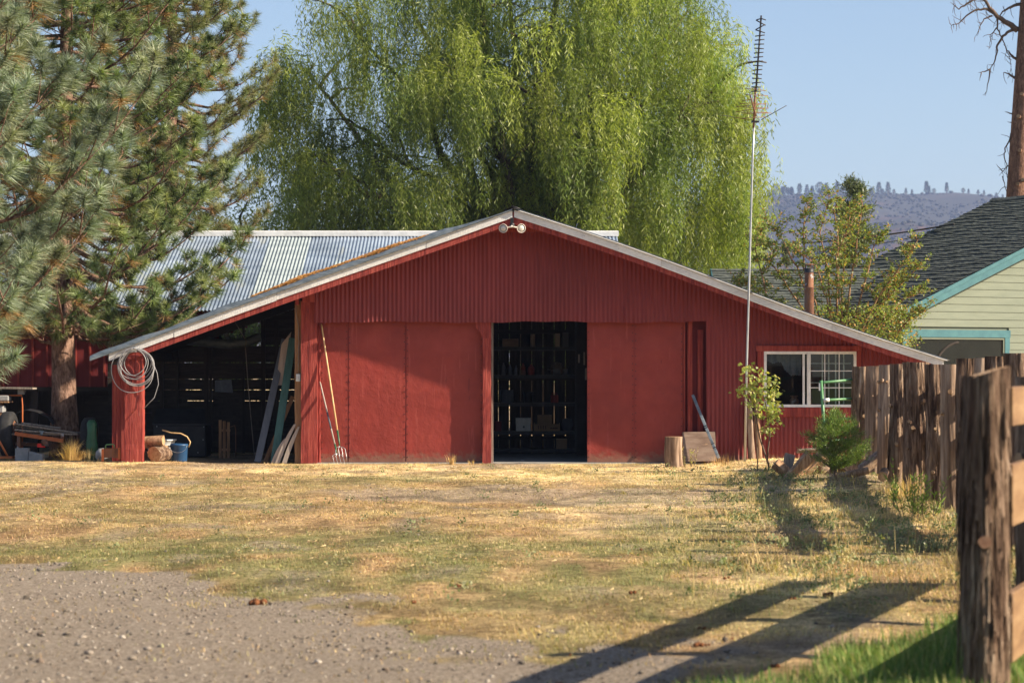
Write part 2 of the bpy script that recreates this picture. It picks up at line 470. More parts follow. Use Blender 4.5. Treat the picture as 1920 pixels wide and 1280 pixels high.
M['pine_bark'] = barkmat('pine_bark', [(.04, .026, .022), (.13, .075, .055), (.24, .15, .115), (.30, .20, .16)], zs=.45, sc=9, dist=.05)
M['dead_bark'] = barkmat('dead_bark', [(.10, .055, .04), (.21, .12, .085), (.30, .18, .13)], zs=.5, sc=8, dist=.03)
M['willow_bark'] = barkmat('willow_bark', [(.035, .026, .02), (.09, .07, .055), (.14, .11, .09)], zs=.3, sc=6)
M['split_wood'] = barkmat('split_wood', [(.16, .09, .055), (.33, .21, .13), (.47, .33, .22)], zs=.12, sc=10, bump=.7, dist=.012)
# ------------------------------------------------------------------ ground
EDGE_D = [0, 14.0, 14.4, 15.1, 16.3, 17.3, 18.4, 21.2, 23.3, 24.2, 60]
EDGE_X = [2.5, 1.35, 1.2, .75, .1, -.65, -1.35, -2.5, -5.0, -14, -40]
def gh(x, y):
    """ground height"""
    x = np.asarray(x, float); y = np.asarray(y, float)
    h = (fbm(x * .35, y * .35, 3, 3) - .5) * .10 * sstep(0, 8, BY - .6 - y)
    h = h + .10 * sstep(3.6, 5.0, x) * sstep(5.5, 1.5, np.abs(y - (BY - .8)))          # soil banked against the right wall
    h = h + .16 * np.exp(-((x - 5.2) / 1.3) ** 2 - ((y - 38.6) / 2.2) ** 2)
    h = h + .05 * sstep(-5.5, -7, x) * sstep(6, 1, np.abs(y - BY))
    return h
def ghf(x, y): return float(gh(x, y))
def g_masks(x, y):
    """gravel, bare soil, green, lush, weedy (0..1) - what actually covers the ground"""
    n1 = fbm(x * .9, y * .35, 5, 4) - .5
    n2 = fbm(x * 1.6 + 9, y * .55, 21, 4)
    e = np.interp(y, EDGE_D, EDGE_X)
    gravel = sstep(1.0, -.8, x - e + n1 * 3.0 + (fbm(x * 3.2, y * 1.2, 191, 3) - .5) * 2.6)
    soil = sstep(.50, .66, fbm(x * .55 + 3, y * .28, 31, 4)) * sstep(24, 32, y) * .7
    soil = np.maximum(soil, sstep(.60, .75, n2) * .6)
    green = sstep(17.8, 22, y) * sstep(31, 24.5, y) * sstep(-8.5, -3, x) * sstep(3.4, 1.2, x)
    green = green * sstep(.26, .56, n2) * .95 + sstep(.56, .68, fbm(x * .5, y * .25, 44, 3)) * .36
    green = np.maximum(green, sstep(.58, .66, fbm(x * 1.2, y * .6, 61, 3)) * sstep(21, 17, y) * .9)
    lush = sstep(.35, 1.0, (x - .85 - (y - 14) * .48 + n1 * 1.6)) * sstep(19.5, 16.5, y)
    fx = np.interp(y, [13, 20.5, 23.5, 29, 42, 48], [2.8, 5.2, 5.2, 5.55, 6.35, 6.5])
    weedy = sstep(fx - 4.2, fx - 1.8, x + n1 * 1.5) * sstep(17.5, 21, y) * sstep(45, 41, y)
    gravel = np.clip(gravel, 0, 1) * (1 - lush)
    return gravel, soil, green, lush, weedy

def mixn(a, b, w): return a * (1 - w[..., None]) + b * w[..., None]
def tone(x, y):
    """what grows or lies there, as its own colour: bright straw, brown thatch, olive turf, grey soil"""
    x = np.asarray(x, float); y = np.asarray(y, float)
    S = np.array([.88, .66, .37]); B = np.array([.42, .28, .15]); G = np.array([.23, .225, .095]); O = np.array([.30, .25, .205]); T = np.array([.52, .37, .20])
    n1 = fbm(x * .8 + 5, y * .38, 101, 5); n2 = fbm(x * 1.9, y * .8, 131, 4); n3 = fbm(x * .45 + 2, y * .22, 151, 4)
    bright = .50 + .62 * sstep(37, 42, y) + .45 * sstep(-.5, 2.0, x) * sstep(22, 28, y) + .45 * sstep(22, 19, y) * sstep(-1.5, 1, x)
    c = mixn(np.broadcast_to(B, x.shape + (3,)), np.broadcast_to(S, x.shape + (3,)), sstep(.62, .34, n1 + .5 - bright * .55))
    c = mixn(c, np.broadcast_to(T, x.shape + (3,)), sstep(.45, .62, n2) * .6)
    g_, s_, gr, lu, we = g_masks(x, y)
    c = mixn(c, np.broadcast_to(G, x.shape + (3,)) * (.8 + .5 * n2[..., None]), np.clip(gr * .9 + .28 * sstep(.52, .62, n3), 0, .9))
    c = mixn(c, np.broadcast_to(O, x.shape + (3,)), s_ * .9)
    c = mixn(c, np.broadcast_to(np.array([.24, .22, .11]), x.shape + (3,)), we * sstep(.4, .6, n2) * .4)
    n4 = fbm(x * 2.6 + 7, y * 1.7, 211, 4); n5 = fbm(x * 7, y * 5, 231, 3)
    c = c * (.70 + .58 * sstep(.26, .72, n4))[..., None] * (.78 + .46 * n5)[..., None]
    c = mixn(c, np.broadcast_to(np.array([.15, .095, .06]), x.shape + (3,)), sstep(.66, .76, n4 * .5 + n5 * .5) * .7)
    return c
def build_ground():
    # fine sheet in the yard, coarse skirt to the horizon, one mesh
    xs = np.concatenate([[-2600, -1800, -900, -300, -120, -60, -34, -24], np.arange(-15, 15.01, .12), [24, 34, 60, 120, 300, 900, 1800, 2600]])
    ys = np.concatenate([[-300, -60, -20, -4, 4, 9], np.arange(12, 49, .12), np.arange(49.2, 60, .8), [64, 70, 80, 100, 140, 220, 400, 800, 1600, 3400]])
    X, Y = np.meshgrid(xs, ys)
    Z = gh(X, Y)
    Z = np.where((np.abs(X) > 15.5) | (Y < 3) | (Y > 62), 0, Z)
    micro = (fbm(X * 4, Y * 4, 8, 3) - .5) * .035
    Z = Z + np.where((np.abs(X) < 15) & (Y > 12) & (Y < BY - .5), micro, 0)
    Z = np.where(Y > BY - .2, np.minimum(Z, -.01) * 0 - .012, Z)
    Z = np.where((Y > BY - .9) & (Y <= BY - .2), Z, Z)
    nx, ny = len(xs), len(ys)
    V = np.stack([X, Y, Z], -1).reshape(-1, 3)
    i = np.arange(ny - 1)[:, None] * nx + np.arange(nx - 1)[None, :]
    Fc = np.stack([i, i + 1, i + nx + 1, i + nx], -1).reshape(-1, 4)
    g, s, gr, lu, we = g_masks(X, Y)
    a1 = np.stack([g, s, gr], -1).reshape(-1, 3); a2 = np.stack([lu, we, g * 0], -1).reshape(-1, 3)
    m = bpy.data.materials.new('yard_ground'); nt, out = nodes_of(m)
    v = coords(nt, (1, 1, 1), False)
    A = nt.nodes.new("ShaderNodeAttribute"); A.attribute_name = "cover"
    B = nt.nodes.new("ShaderNodeAttribute"); B.attribute_name = "cover2"
    SA = nt.nodes.new("ShaderNodeSeparateColor"); nt.links.new(A.outputs["Color"], SA.inputs[0])
    SB = nt.nodes.new("ShaderNodeSeparateColor"); nt.links.new(B.outputs["Color"], SB.inputs[0])
    fine = noise(nt, v, 30, 8, .78); mid = noise(nt, v, 9, 6, .65); big = noise(nt, coords(nt, (1, .5, 1), False), 2.6, 5, .6)
    TN = nt.nodes.new("ShaderNodeAttribute"); TN.attribute_name = "tone"
    strawc = mixc(nt, 1.0, TN.outputs["Color"], ramp(nt, mid, [(.30, (.48, .44, .42)), (.48, (.92, .9, .88)), (.62, (1.2, 1.2, 1.2)), (.78, (1.45, 1.45, 1.4))]), 'MULTIPLY')
    strawc = mixc(nt, 1.0, strawc, ramp(nt, fine, [(.36, (.42, .38, .35)), (.50, (1.0, 1.0, 1.0)), (.64, (1.45, 1.45, 1.45))]), 'MULTIPLY')
    soilc = ramp(nt, fine, [(.32, (.14, .105, .075)), (.5, (.28, .22, .165)), (.68, (.42, .34, .26))])
    gravc = ramp(nt, fine, [(.36, (.10, .078, .06)), (.45, (.26, .212, .168)), (.54, (.38, .315, .255)), (.64, (.56, .48, .40))])
    grc = ramp(nt, mid, [(.30, (.13, .125, .05)), (.5, (.24, .205, .09)), (.68, (.42, .32, .15))])
    luc = ramp(nt, mid, [(.3, (.05, .07, .02)), (.6, (.12, .14, .05))])
    def thr(sock, w=.38):
        # ragged edge of a cover: its weight against a noise
        md = nt.nodes.new("ShaderNodeMath"); md.operation = 'MULTIPLY_ADD'; md.inputs[1].default_value = 1.5
        nt.links.new(sock, md.inputs[0])
        sb = nt.nodes.new("ShaderNodeMath"); sb.operation = 'SUBTRACT'; sb.inputs[0].default_value = 0.0
        nt.links.new(big, sb.inputs[1]); nt.links.new(sb.outputs[0], md.inputs[2])
        mr = nt.nodes.new("ShaderNodeMapRange"); mr.inputs[1].default_value = -.05; mr.inputs[2].default_value = w
        nt.links.new(md.outputs[0], mr.inputs[0]); return mr.outputs[0]
    c = mixc(nt, thr(SA.outputs[0], .5), strawc, gravc)
    c = mixc(nt, thr(SB.outputs[0]), c, luc)
    p = nt.nodes.new("ShaderNodeBsdfPrincipled"); p.inputs["Roughness"].default_value = .95; p.inputs["Specular IOR Level"].default_value = .1
    nt.links.new(c, p.inputs["Base Color"])
    b = nt.nodes.new("ShaderNodeBump"); b.inputs["Strength"].default_value = 1.0; b.inputs["Distance"].default_value = .05
    nt.links.new(fine, b.inputs["Height"])
    b2 = nt.nodes.new("ShaderNodeBump"); b2.inputs["Strength"].default_value = .7; b2.inputs["Distance"].default_value = .08
    nt.links.new(mid, b2.inputs["Height"]); nt.links.new(b2.outputs[0], b.inputs["Normal"])
    nt.links.new(b.outputs[0], p.inputs["Normal"])
    nt.links.new(p.outputs[0], out.inputs["Surface"])
    o = mesh_np("ground", V, [Fc], m, attr={"cover": a1, "cover2": a2, "tone": tone(X, Y).reshape(-1, 3)}, smooth=True)
    tag(o, kind="structure")
build_ground()

# blades: every blade is a bent tapering strip of two faces
GRASS = leafmat('grass_blade', trans=.25, rough=.7, spec=.2)
def blades(name, x, y, h, w, lean, cols, mtl=GRASS, label=None, z=None, az=None, kind='stuff', parent=None, droop=1.0):
    n = len(x)
    if az is None: az = RG.uniform(0, 2 * np.pi, n)
    z0 = gh(x, y) - .006 if z is None else z
    dx, dy = np.cos(az), np.sin(az)
    sx, sy = -dy * w / 2, dx * w / 2
    l1 = lean * .35 * h; l2 = lean * h * droop
    zm = z0 + h * .6 * np.sqrt(np.clip(1 - lean ** 2 * .5, .05, 1)); zt = z0 + h * np.sqrt(np.clip(1 - lean ** 2, .03, 1))
    b0 = np.stack([x - sx, y - sy, z0], -1); b1 = np.stack([x + sx, y + sy, z0], -1)
    m0 = np.stack([x + dx * l1 - sx * .8, y + dy * l1 - sy * .8, zm], -1); m1 = np.stack([x + dx * l1 + sx * .8, y + dy * l1 + sy * .8, zm], -1)
    t = np.stack([x + dx * l2, y + dy * l2, zt], -1)
    V = np.stack([b0, b1, m0, m1, t], 1).reshape(-1, 3)
    k = np.arange(n)[:, None] * 5
    q = k + np.array([[0, 1, 3, 2]]); tr = k + np.array([[2, 3, 4]])
    c = np.repeat(cols, 5, 0)
    return mesh_np(name, V, [q, tr], mtl, attr={"col": c}, smooth=False, parent=parent)
def pick(cols, n, var=.18):
    cols = np.array(cols, float)
    c = cols[RG.integers(0, len(cols), n)]
    return np.clip(c * RG.uniform(1 - var, 1 + var, (n, 1)), 0, .9)
def scatter(n, y0, y1, pad=.6, xr=None):
    """points in the strip the camera sees, a little wider, denser near it"""
    y = np.sqrt(RG.uniform(y0 ** 1.6, y1 ** 1.6, n) ** (2 / 1.6))
    half = .2118 * y + pad
    x = RG.uniform(-1, 1, n) * half
    if xr is not None:
        k = (x > xr[0]) & (x < xr[1]); x, y = x[k], y[k]
    return x, y
def fence_x(y): return np.interp(y, [13, 14.1, 20.5, 23.5, 29, 42, 48], [2.4, 2.85, 5.2, 5.2, 5.55, 6.35, 6.5])

STRAW = [(.62, .46, .21), (.52, .36, .15), (.70, .55, .30), (.42, .28, .12), (.58, .38, .16)]
GREENISH = [(.17, .19, .075), (.22, .23, .09), (.14, .165, .065), (.30, .26, .12), (.20, .22, .10)]
# dry grass
x, y = scatter(300000, 13.6, BY - .35)
g, s, gr, lu, we = g_masks(x, y)
clump = fbm(x * 2.2, y * 1.4, 77, 3)
p = (1 - .9 * g) * (1 - .75 * s) * (1 - .5 * gr) * (1 - lu) * sstep(.30, .55, clump)
k = RG.random(len(x)) < np.clip(p, 0.0, 1)
x, y = x[k], y[k]; n = len(x)
h = RG.uniform(.012, .05, n) * (1 + .9 * we[k]) * (.5 + 1.0 * clump[k])
tc_ = tone(x, y) * RG.uniform(.65, 1.3, (n, 1)) * (1 + RG.normal(size=(n, 3)) * .06); lt = RG.random(n) < .12
tc_[lt] = tc_[lt] * .45 + np.array([.68, .52, .28]) * .55
tc_ = np.clip(tc_, .02, .75)
tag(blades("dry_grass", x, y, h, RG.uniform(.004, .009, n), RG.uniform(.5, .995, n), tc_), "short straw coloured dry grass trampled over the yard", "grass", kind="stuff")
# green turf
x, y = scatter(150000, 13.6, 46)
g, s, gr, lu, we = g_masks(x, y)
k = RG.random(len(x)) < (1 - g) * np.clip(gr * .95 + .05, 0, 1) * (1 - lu)
x, y = x[k], y[k]; n = len(x)
tag(blades("green_grass", x, y, RG.uniform(.015, .05, n), RG.uniform(.004, .008, n), RG.uniform(.3, .97, n), pick(GREENISH, n, .3)), "low greyish green turf in the middle of the yard", "grass", kind="stuff")
# lush grass at the lower right
x = RG.uniform(.9, 4.3, 60000); y = 12.5 + 6.5 * RG.random(60000) ** 1.25
g, s, gr, lu, we = g_masks(x, y)
k = (RG.random(len(x)) < lu) & (x < .2118 * y + .7)
x, y = x[k], y[k]; n = len(x)
hh = RG.uniform(.05, .17, n) * (.75 + .8 * fbm(x * 1.7, y * 1.7, 90, 3))
tag(blades("lush_grass", x, y, hh, RG.uniform(.005, .010, n), RG.uniform(.1, .8, n), pick([(.11, .19, .045), (.15, .24, .055), (.08, .14, .035), (.21, .28, .085), (.38, .34, .15)], n)),
    "bright green lush grass around the foot of the near fence post", "grass", kind="stuff")
# straw litter lying flat
x, y = scatter(17000, 13.8, 46)
g, s, gr, lu, we = g_masks(x, y)
k = RG.random(len(x)) < (1 - .96 * g) * (.35 + .65 * sstep(.45, .6, fbm(x * .8, y * .4, 55, 3))) * (1 - lu)
x, y = x[k], y[k]; n = len(x); az = RG.uniform(0, 2 * np.pi, n); L = RG.uniform(.02, .09, n) / 2 * np.clip(y / 30, .5, 1.3); w = RG.uniform(.0014, .0028, n) * np.clip(y / 26, .5, 1.3)
z = gh(x, y) + RG.uniform(.015, .035, n)
dx, dy = np.cos(az), np.sin(az)
V = np.stack([np.stack([x - dx * L + dy * w, y - dy * L - dx * w, z], -1), np.stack([x - dx * L - dy * w, y - dy * L + dx * w, z], -1),
              np.stack([x + dx * L - dy * w, y + dy * L + dx * w, z + RG.uniform(-.01, .02, n)], -1), np.stack([x + dx * L + dy * w, y + dy * L - dx * w, z + .004], -1)], 1).reshape(-1, 3)
o = mesh_np("straw_litter", V, [np.arange(n)[:, None] * 4 + np.array([[0, 1, 2, 3]])], GRASS, attr={"col": np.repeat(pick([(.54, .42, .24), (.46, .34, .18), (.36, .25, .13), (.26, .18, .10)], n), 4, 0)})
tag(o, "loose pale straw scattered flat over the yard", "straw", kind="stuff")
# weeds by the fence and along the barn: taller mixed stalks
x, y = scatter(110000, 18, BY - .6, 1.5)
g, s, gr, lu, we = g_masks(x, y)
wall = sstep(BY - 2.2, BY - .8, y) * .25 * sstep(.5, .7, fbm(x * 1.5, y, 66, 2))
k = RG.random(len(x)) < np.clip(we * .8 * sstep(.38, .6, fbm(x * 1.1, y * .8, 68, 3)) + wall, 0, 1)
k &= ~((x > fence_x(y) - .15) & (x < fence_x(y) + .2))
x, y = x[k], y[k]; n = len(x)
hh = np.where(RG.random(n) < .03, RG.uniform(.15, .38, n), RG.uniform(.03, .11, n)) * (.5 + 1.1 * fbm(x * 1.3, y * 1.3, 91, 3)) * np.where(y > BY - 3, .5, 1)
tag(blades("weeds", x, y, hh, RG.uniform(.004, .010, n), RG.uniform(.1, .95, n), pick([(.16, .20, .085), (.21, .24, .11), (.55, .42, .20), (.58, .44, .22), (.45, .34, .16), (.30, .29, .14)], n)),
    "ankle high mixed green and dry weeds along the log fence", "weeds", kind="stuff")

# gravel
def stones(cx, cy, cz, r, seed):
    """irregular low stones, each an own jittered octahedron split once"""
    ico = bmesh.new(); bmesh.ops.create_icosphere(ico, subdivisions=1, radius=1.0)
    bv = np.array([v.co[:] for v in ico.verts]); bf = np.array([[v.index for v in f.verts] for f in ico.faces]); ico.free()
    rg = np.random.default_rng(seed); n = len(cx)
    sc = np.stack([r * rg.uniform(.8, 1.4, n), r * rg.uniform(.7, 1.2, n), r * rg.uniform(.45, .8, n)], -1)
    jit = rg.uniform(.72, 1.2, (n, len(bv), 1))
    a = rg.uniform(0, 2 * np.pi, n); ca, sa = np.cos(a)[:, None], np.sin(a)[:, None]
    P = bv[None] * jit * sc[:, None, :]
    X = P[..., 0] * ca - P[..., 1] * sa + cx[:, None]; Y = P[..., 0] * sa + P[..., 1] * ca + cy[:, None]; Z = P[..., 2] + cz[:, None]
    V = np.stack([X, Y, Z], -1).reshape(-1, 3)
    Fc = (bf[None] + (np.arange(n) * len(bv))[:, None, None]).reshape(-1, 3)
    return V, Fc, len(bv)
STONEV = leafmat('stone_chips', trans=0, rough=.95, spec=.1)
x, y = scatter(90000, 13.3, 44)
g, s, gr, lu, we = g_masks(x, y)
k = RG.random(len(x)) < np.clip(g * (.4 + .9 * fbm(x * 1.3, y * 1.3, 15, 3)) + .05 * s + .006, 0, 1) * (1 - lu)
x, y = x[k], y[k]
r = np.minimum(.003 + RG.exponential(.0036, len(x)), .030)
V, Fc, nb = stones(x, y, gh(x, y) + r * .25, r, 5)
o = mesh_np("gravel_stones", V, [Fc], STONEV, attr={"col": np.repeat(pick([(.20, .17, .14), (.28, .24, .205), (.10, .085, .072), (.23, .185, .15), (.34, .30, .26), (.13, .10, .08)], len(x)), nb, 0)})
tag(o, "small loose grey stones of the gravel drive", "gravel", kind="stuff")

# low leafy forbs among the grass near the fence
x, y = scatter(9000, 18, 45, 1.0)
g, s, gr, lu, we = g_masks(x, y)
k = (RG.random(len(x)) < .6 * we * sstep(.42, .62, fbm(x * 1.4, y * .9, 171, 3)) + .012 * (1 - g)) & ~((x > fence_x(y) - .15) & (x < fence_x(y) + .2))
x, y = x[k], y[k]; n = len(x); m = 26
hh = RG.uniform(.04, .14, n)
P = np.stack([x, y, gh(x, y)], -1)[:, None] + np.stack([RG.normal(size=(n, m)) * hh[:, None] * .45, RG.normal(size=(n, m)) * hh[:, None] * .45, RG.random((n, m)) * hh[:, None]], -1)
P = P.reshape(-1, 3); d = RG.normal(size=P.shape) + np.array([0, 0, .8]); d /= np.linalg.norm(d, axis=1, keepdims=True)
sd = np.cross(d, RG.normal(size=d.shape)); sd /= np.linalg.norm(sd, axis=1, keepdims=True)
L = RG.uniform(.018, .045, len(P))[:, None]; w_ = L * .32
V = np.stack([P, P + d * L * .5 + sd * w_, P + d * L, P + d * L * .5 - sd * w_], 1).reshape(-1, 3)
fc = np.repeat(pick([(.17, .20, .10), (.22, .25, .13), (.13, .16, .075), (.27, .27, .16), (.34, .28, .14)], n), m, 0) * RG.uniform(.8, 1.2, (len(P), 1))
o = mesh_np("low_forbs", V, [np.arange(len(P))[:, None] * 4 + np.array([[0, 1, 2, 3]])], GRASS, attr={"col": np.repeat(fc, 4, 0)})
tag(o, "low grey green leafy forbs between the grasses near the log fence", "forbs", kind="stuff")
# ------------------------------------------------------------------ red barn
SHY = BY - .24                            # plane of the corrugated front
FY = BY - .98                             # plane of the white fascia
FS = F / FY
def fx_(px): return (px - 960) / FS
def fz_(py): return CH + (HZ - py) / FS
APX, APZ = fx_(962), fz_(392)             # top of fascia at the apex
LX, LZ = fx_(204), fz_(663)
RX, RZ = fx_(1770), fz_(674)
SL = (APZ - LZ) / (APX - LX); SR = (APZ - RZ) / (RX - APX)
def rake(x):
    x = np.asarray(x, float)
    sag = np.where(x > APX, .045 * np.sin(np.clip((x - APX) / (RX - APX), 0, 1) * 2 * np.pi), .02 * np.sin((x - LX) / 8 * 5))
    return np.where(x < APX, APZ - SL * (APX - x), APZ - SR * (x - APX)) + sag
def rk(x): return float(rake(x))
def bx(px, d=BY): return wx(px, d)
def bz(py, d=BY): return wz(py, d)

barn = empty("red_barn", (0, BY, 0), "wide low red barn with corrugated gable front, sliding doors and a lean-to at each side", "barn")

PER = .0845
def corrug(name, x0, x1, ints, y, mtl, parent, amp=.011, per=PER, sheet=.66, seg=8):
    """vertical corrugated sheeting; ints(x) gives the list of (z0, z1) covered at x"""
    n = int((x1 - x0) / per * seg)
    xs = np.linspace(x0, x1, n + 1)
    V = []; Fq = []; 
    ph = 2 * np.pi * xs / per
    yy = y + amp * np.cos(ph) + .004 * np.sin(xs * 1.7) + .003 * (np.floor(xs / sheet) % 2)
    for i in range(n):
        xm = (xs[i] + xs[i + 1]) / 2
        A = ints(xs[i] if ints(xs[i]) and len(ints(xs[i])) == len(ints(xm)) else xm); B = ints(xs[i + 1] if len(ints(xs[i + 1])) == len(ints(xm)) else xm)
        if len(A) != len(ints(xm)): A = ints(xm)
        if len(B) != len(ints(xm)): B = ints(xm)
        for (a0, a1), (b0, b1) in zip(A, B):
            if a1 - a0 < .01 and b1 - b0 < .01: continue
            k = len(V)
            V += [(xs[i], yy[i], a0), (xs[i + 1], yy[i + 1], b0), (xs[i + 1], yy[i + 1], b1), (xs[i], yy[i], a1)]
            Fq.append((k, k + 1, k + 2, k + 3))
    V = np.array(V)
    # merge duplicates so the shading is smooth
    key = np.round(V * 2000).astype(np.int64)
    u, idx, inv = np.unique(key, axis=0, return_index=True, return_inverse=True)
    inv = inv.reshape(-1)
    return mesh_np(name, V[idx], [inv[np.array(Fq)]], mtl, parent=parent, smooth=True)

WX0, WX1 = bx(1418), bx(1610)            # red trim round the window
WZ0, WZ1 = bz(781), bz(648)
XU0, XU1, XR1 = bx(590), bx(1322), 7.75
def ints_front(x):
    top = rk(x) - .10
    if x < XU1:
        wob = .012 * math.sin(x * 2.1) + .008 * math.sin(x * 7)
        return [(bz(604) + wob, top)]
    if WX0 + .02 < x < WX1 - .02: return [(.02, WZ0 + .02), (WZ1 - .02, top)]
    return [(.02, top)]
corrug("gable_cladding", XU0, XR1, ints_front, SHY, M['red_sheet'], barn)
# short overlapping sheet seams
b = MB()
for px, z0, z1 in ((1097, 604, 560), (1168, 604, 575), (1397, 665, 575)):
    b.box(bx(px) - .006, bx(px) + .006, SHY - .016, SHY - .011, bz(z0), bz(z1)); b.build('sheet_seam', M['red_dark'], barn); b = MB()

# fascia boards (left, right), red barge boards behind them
def rakeboard(name, x0, x1, y0, y1, top, hgt, mtl, n=40, parent=barn, t0=None, hf=None):
    xs = np.linspace(x0, x1, n + 1); m = MB(); v = []
    for i, x in enumerate(xs):
        z = rk(x) + top; h = hgt if hf is None else hf(x)
        v += [(x, y0, z - h), (x, y1, z - h), (x, y1, z), (x, y0, z)]
    f = []
    for i in range(n):
        a, c = i * 4, i * 4 + 4
        for k in range(4): f.append((a + k, a + (k + 1) % 4, c + (k + 1) % 4, c + k))
    f += [(3, 2, 1, 0), (n * 4, n * 4 + 1, n * 4 + 2, n * 4 + 3)]
    m.add(v, f)
    return m.build(name, mtl, parent)
# left fascia is several weathered boards
for (a, c_, dz, dy) in ((204, 327, .0, .0), (327, 519, .012, -.006), (519, 800, .0, .003), (800, 961, .004, -.003)):
    rakeboard("fascia_board", fx_(a), fx_(c_) - .004, FY + dy, FY + .025 + dy, -.005, .135 + dz, M['white_trim'], 12)
for (a, c_, dz, dy) in ((964, 1240, 0, 0), (1240, 1560, .004, -.003), (1560, 1770, .0, .002)):
    rakeboard("fascia_board", fx_(a), fx_(c_) - .004, FY + dy, FY + .025 + dy, -.012, .14 + dz, M['white_trim'], 12)
rakeboard("barge_board", LX + .35, APX - .02, FY + .03, FY + .07, -.03, .235, M['red_wood'], 30)
rakeboard("barge_board", APX - .018, RX - .25, FY + .03, FY + .07, -.03, .225, M['red_wood'], 30)
b = MB(); zc = fz_(431)
b.poly([(fx_(903), zc), (fx_(1016), zc), (fx_(1016), rk(fx_(1016)) - .05), (APX, APZ - .05), (fx_(903), rk(fx_(903)) - .05)], SHY - .045, SHY - .02)
b.build("apex_panel", M['red_wood'], barn)
MB().box(APX - .02, APX + .03, FY + .025, FY + .05, fz_(412), fz_(402)).build("apex_block", M['red_wood'], barn)
# soffit
rakeboard("soffit", LX + .1, APX - .004, FY + .074, SHY + .01, -.035, .015, M['red_wood'], 24)
rakeboard("soffit", APX + .004, RX - .1, FY + .074, SHY + .01, -.035, .015, M['red_wood'], 24)

# roof sheets: corrugations run down the slope
def roof_sheet(name, x0, x1, yfront, yend, mtl, top=.0, amp=.009, n=26, per=PER, parent=barn):
    xs = np.linspace(x0, x1, n + 1); V = []; Fq = []
    ymax = max(yend(x) for x in xs); my = int((ymax - yfront) / per * 6)
    tt = np.linspace(0, 1, my + 1)
    for x in xs:
        ye = yend(x)
        ys = np.minimum(yfront + (ymax - yfront) * tt, ye)
        V.append(np.stack([np.full(my + 1, x), ys, rk(x) + top + amp * np.cos(2 * np.pi * (ys - yfront) / per)], -1))
    V = np.concatenate(V)
    i = np.arange(n)[:, None] * (my + 1) + np.arange(my)[None]
    Fq = np.stack([i, i + 1, i + my + 2, i + my + 1], -1).reshape(-1, 4)
    P = V[Fq]; ok = np.linalg.norm(P[:, 0] - P[:, 1], axis=-1) > 1e-4
    return mesh_np(name, V, [Fq[ok]], mtl, parent=parent, smooth=True)
BB = BY + 6.0                             # front wall of the back barn
SB = (5.13 - 3.23) / 5.2                  # its roof slope
def yend(x): return BB + .1 + max(0.0, (rk(x) - 3.2) / SB)
roof_sheet("roof_sheet", LX - .14, APX - .01, FY - .06, yend, M['galv'], .022)
roof_sheet("roof_sheet", APX + .01, RX + .10, FY - .035, yend, M['galv'], .022)
rakeboard("roof_sheathing", LX, APX - .01, SHY + .02, BB - .02, -.012, .03, M['barn_wood'], 12)
rakeboard("roof_sheathing", APX + .01, RX, SHY + .02, BB - .02, -.012, .03, M['barn_wood'], 12)
# curled metal edging along the left rake
xs = np.linspace(LX - .36, APX - .02, 90); V = []; prof = [(-.055, -.012), (-.06, .03), (-.045, .066), (-.01, .088), (.05, .094), (.10, .085)]
for x in xs:
    k = 1.0 + .14 * math.sin(x * 3.1) + .10 * math.sin(x * 7.7)
    k *= 1 if x < APX - 1.3 else max(.35, (APX - x) / 1.3)
    V += [(x, FY + a, rk(x) + c_ * k + .005) for a, c_ in prof]
i = np.arange(89)[:, None] * 6 + np.arange(5)[None]
mesh_np("rake_flashing", np.array(V), [np.stack([i, i + 1, i + 7, i + 6], -1).reshape(-1, 4)], M['galv_dull'], parent=barn, smooth=True)
b = MB(); b.tube([(APX - .12, FY - .07, APZ - .01), (APX, FY - .07, APZ + .05), (APX + .14, FY - .07, APZ - .0)], .012, 6)
for s_ in (-1, 1): b.add([(APX, FY - .08, APZ + .055), (APX, BY + 9.9, APZ + .055), (APX + s_ * .17, BY + 9.9, APZ - .012), (APX + s_ * .17, FY - .08, APZ - .012)], [(0, 1, 2, 3)])
b.build("ridge_cap", M['steel_dark'], barn)
rakeboard("eave_flashing", APX + .1, RX + .06, FY - .04, FY + .0, .012, .016, M['vinyl'], 30)

# --- posts and doors
def rough_post(name, x0, x1, y0, y1, z0, z1, mtl, seed=0, parent=barn, lean=0):
    """squared timber with hacked, uneven faces"""
    rg = random.Random(seed); n = 22; m = MB(); v = []
    for i in range(n + 1):
        z = z0 + (z1 - z0) * i / n; j = lambda: rg.uniform(-.006, .006); o = lean * i / n
        v += [(x0 + j() + o, y0 + j(), z), ((x0 + x1) / 2 + j() * 2 + o, y0 + j() - .004, z), (x1 + j() + o, y0 + j(), z), (x1 + j() + o, y1, z), (x0 + j() + o, y1, z)]
    f = []
    for i in range(n):
        for k in range(5):
            f.append((i * 5 + k, i * 5 + (k + 1) % 5, i * 5 + 5 + (k + 1) % 5, i * 5 + 5 + k))
    f += [(4, 3, 2, 1, 0), tuple(n * 5 + k for k in range(5))]
    m.add(v, f)
    return m.build(name, mtl, parent, bevel=0)
rough_post("corner_post", bx(566), bx(596), BY - .17, BY + .16, 0, bz(565), M['red_wood'], 1)
b = MB(); b.box(bx(568), bx(592), BY - .26, BY + .05, bz(567), bz(546)); b.build("post_cap", M['red_wood'], barn, bevel=.012)
MB().box(bx(555), bx(562), BY - .20, BY + .05, bz(572), bz(556)).build("post_block", M['red_wood'], barn, bevel=.008)
rough_post("corner_batten", bx(596), bx(601.5), BY - .05, BY + .05, 0, bz(600), M['red_wood'], 2)
rough_post("center_post", bx(905), bx(921), BY - .16, BY + .03, 0, bz(603), M['red_wood'], 3)
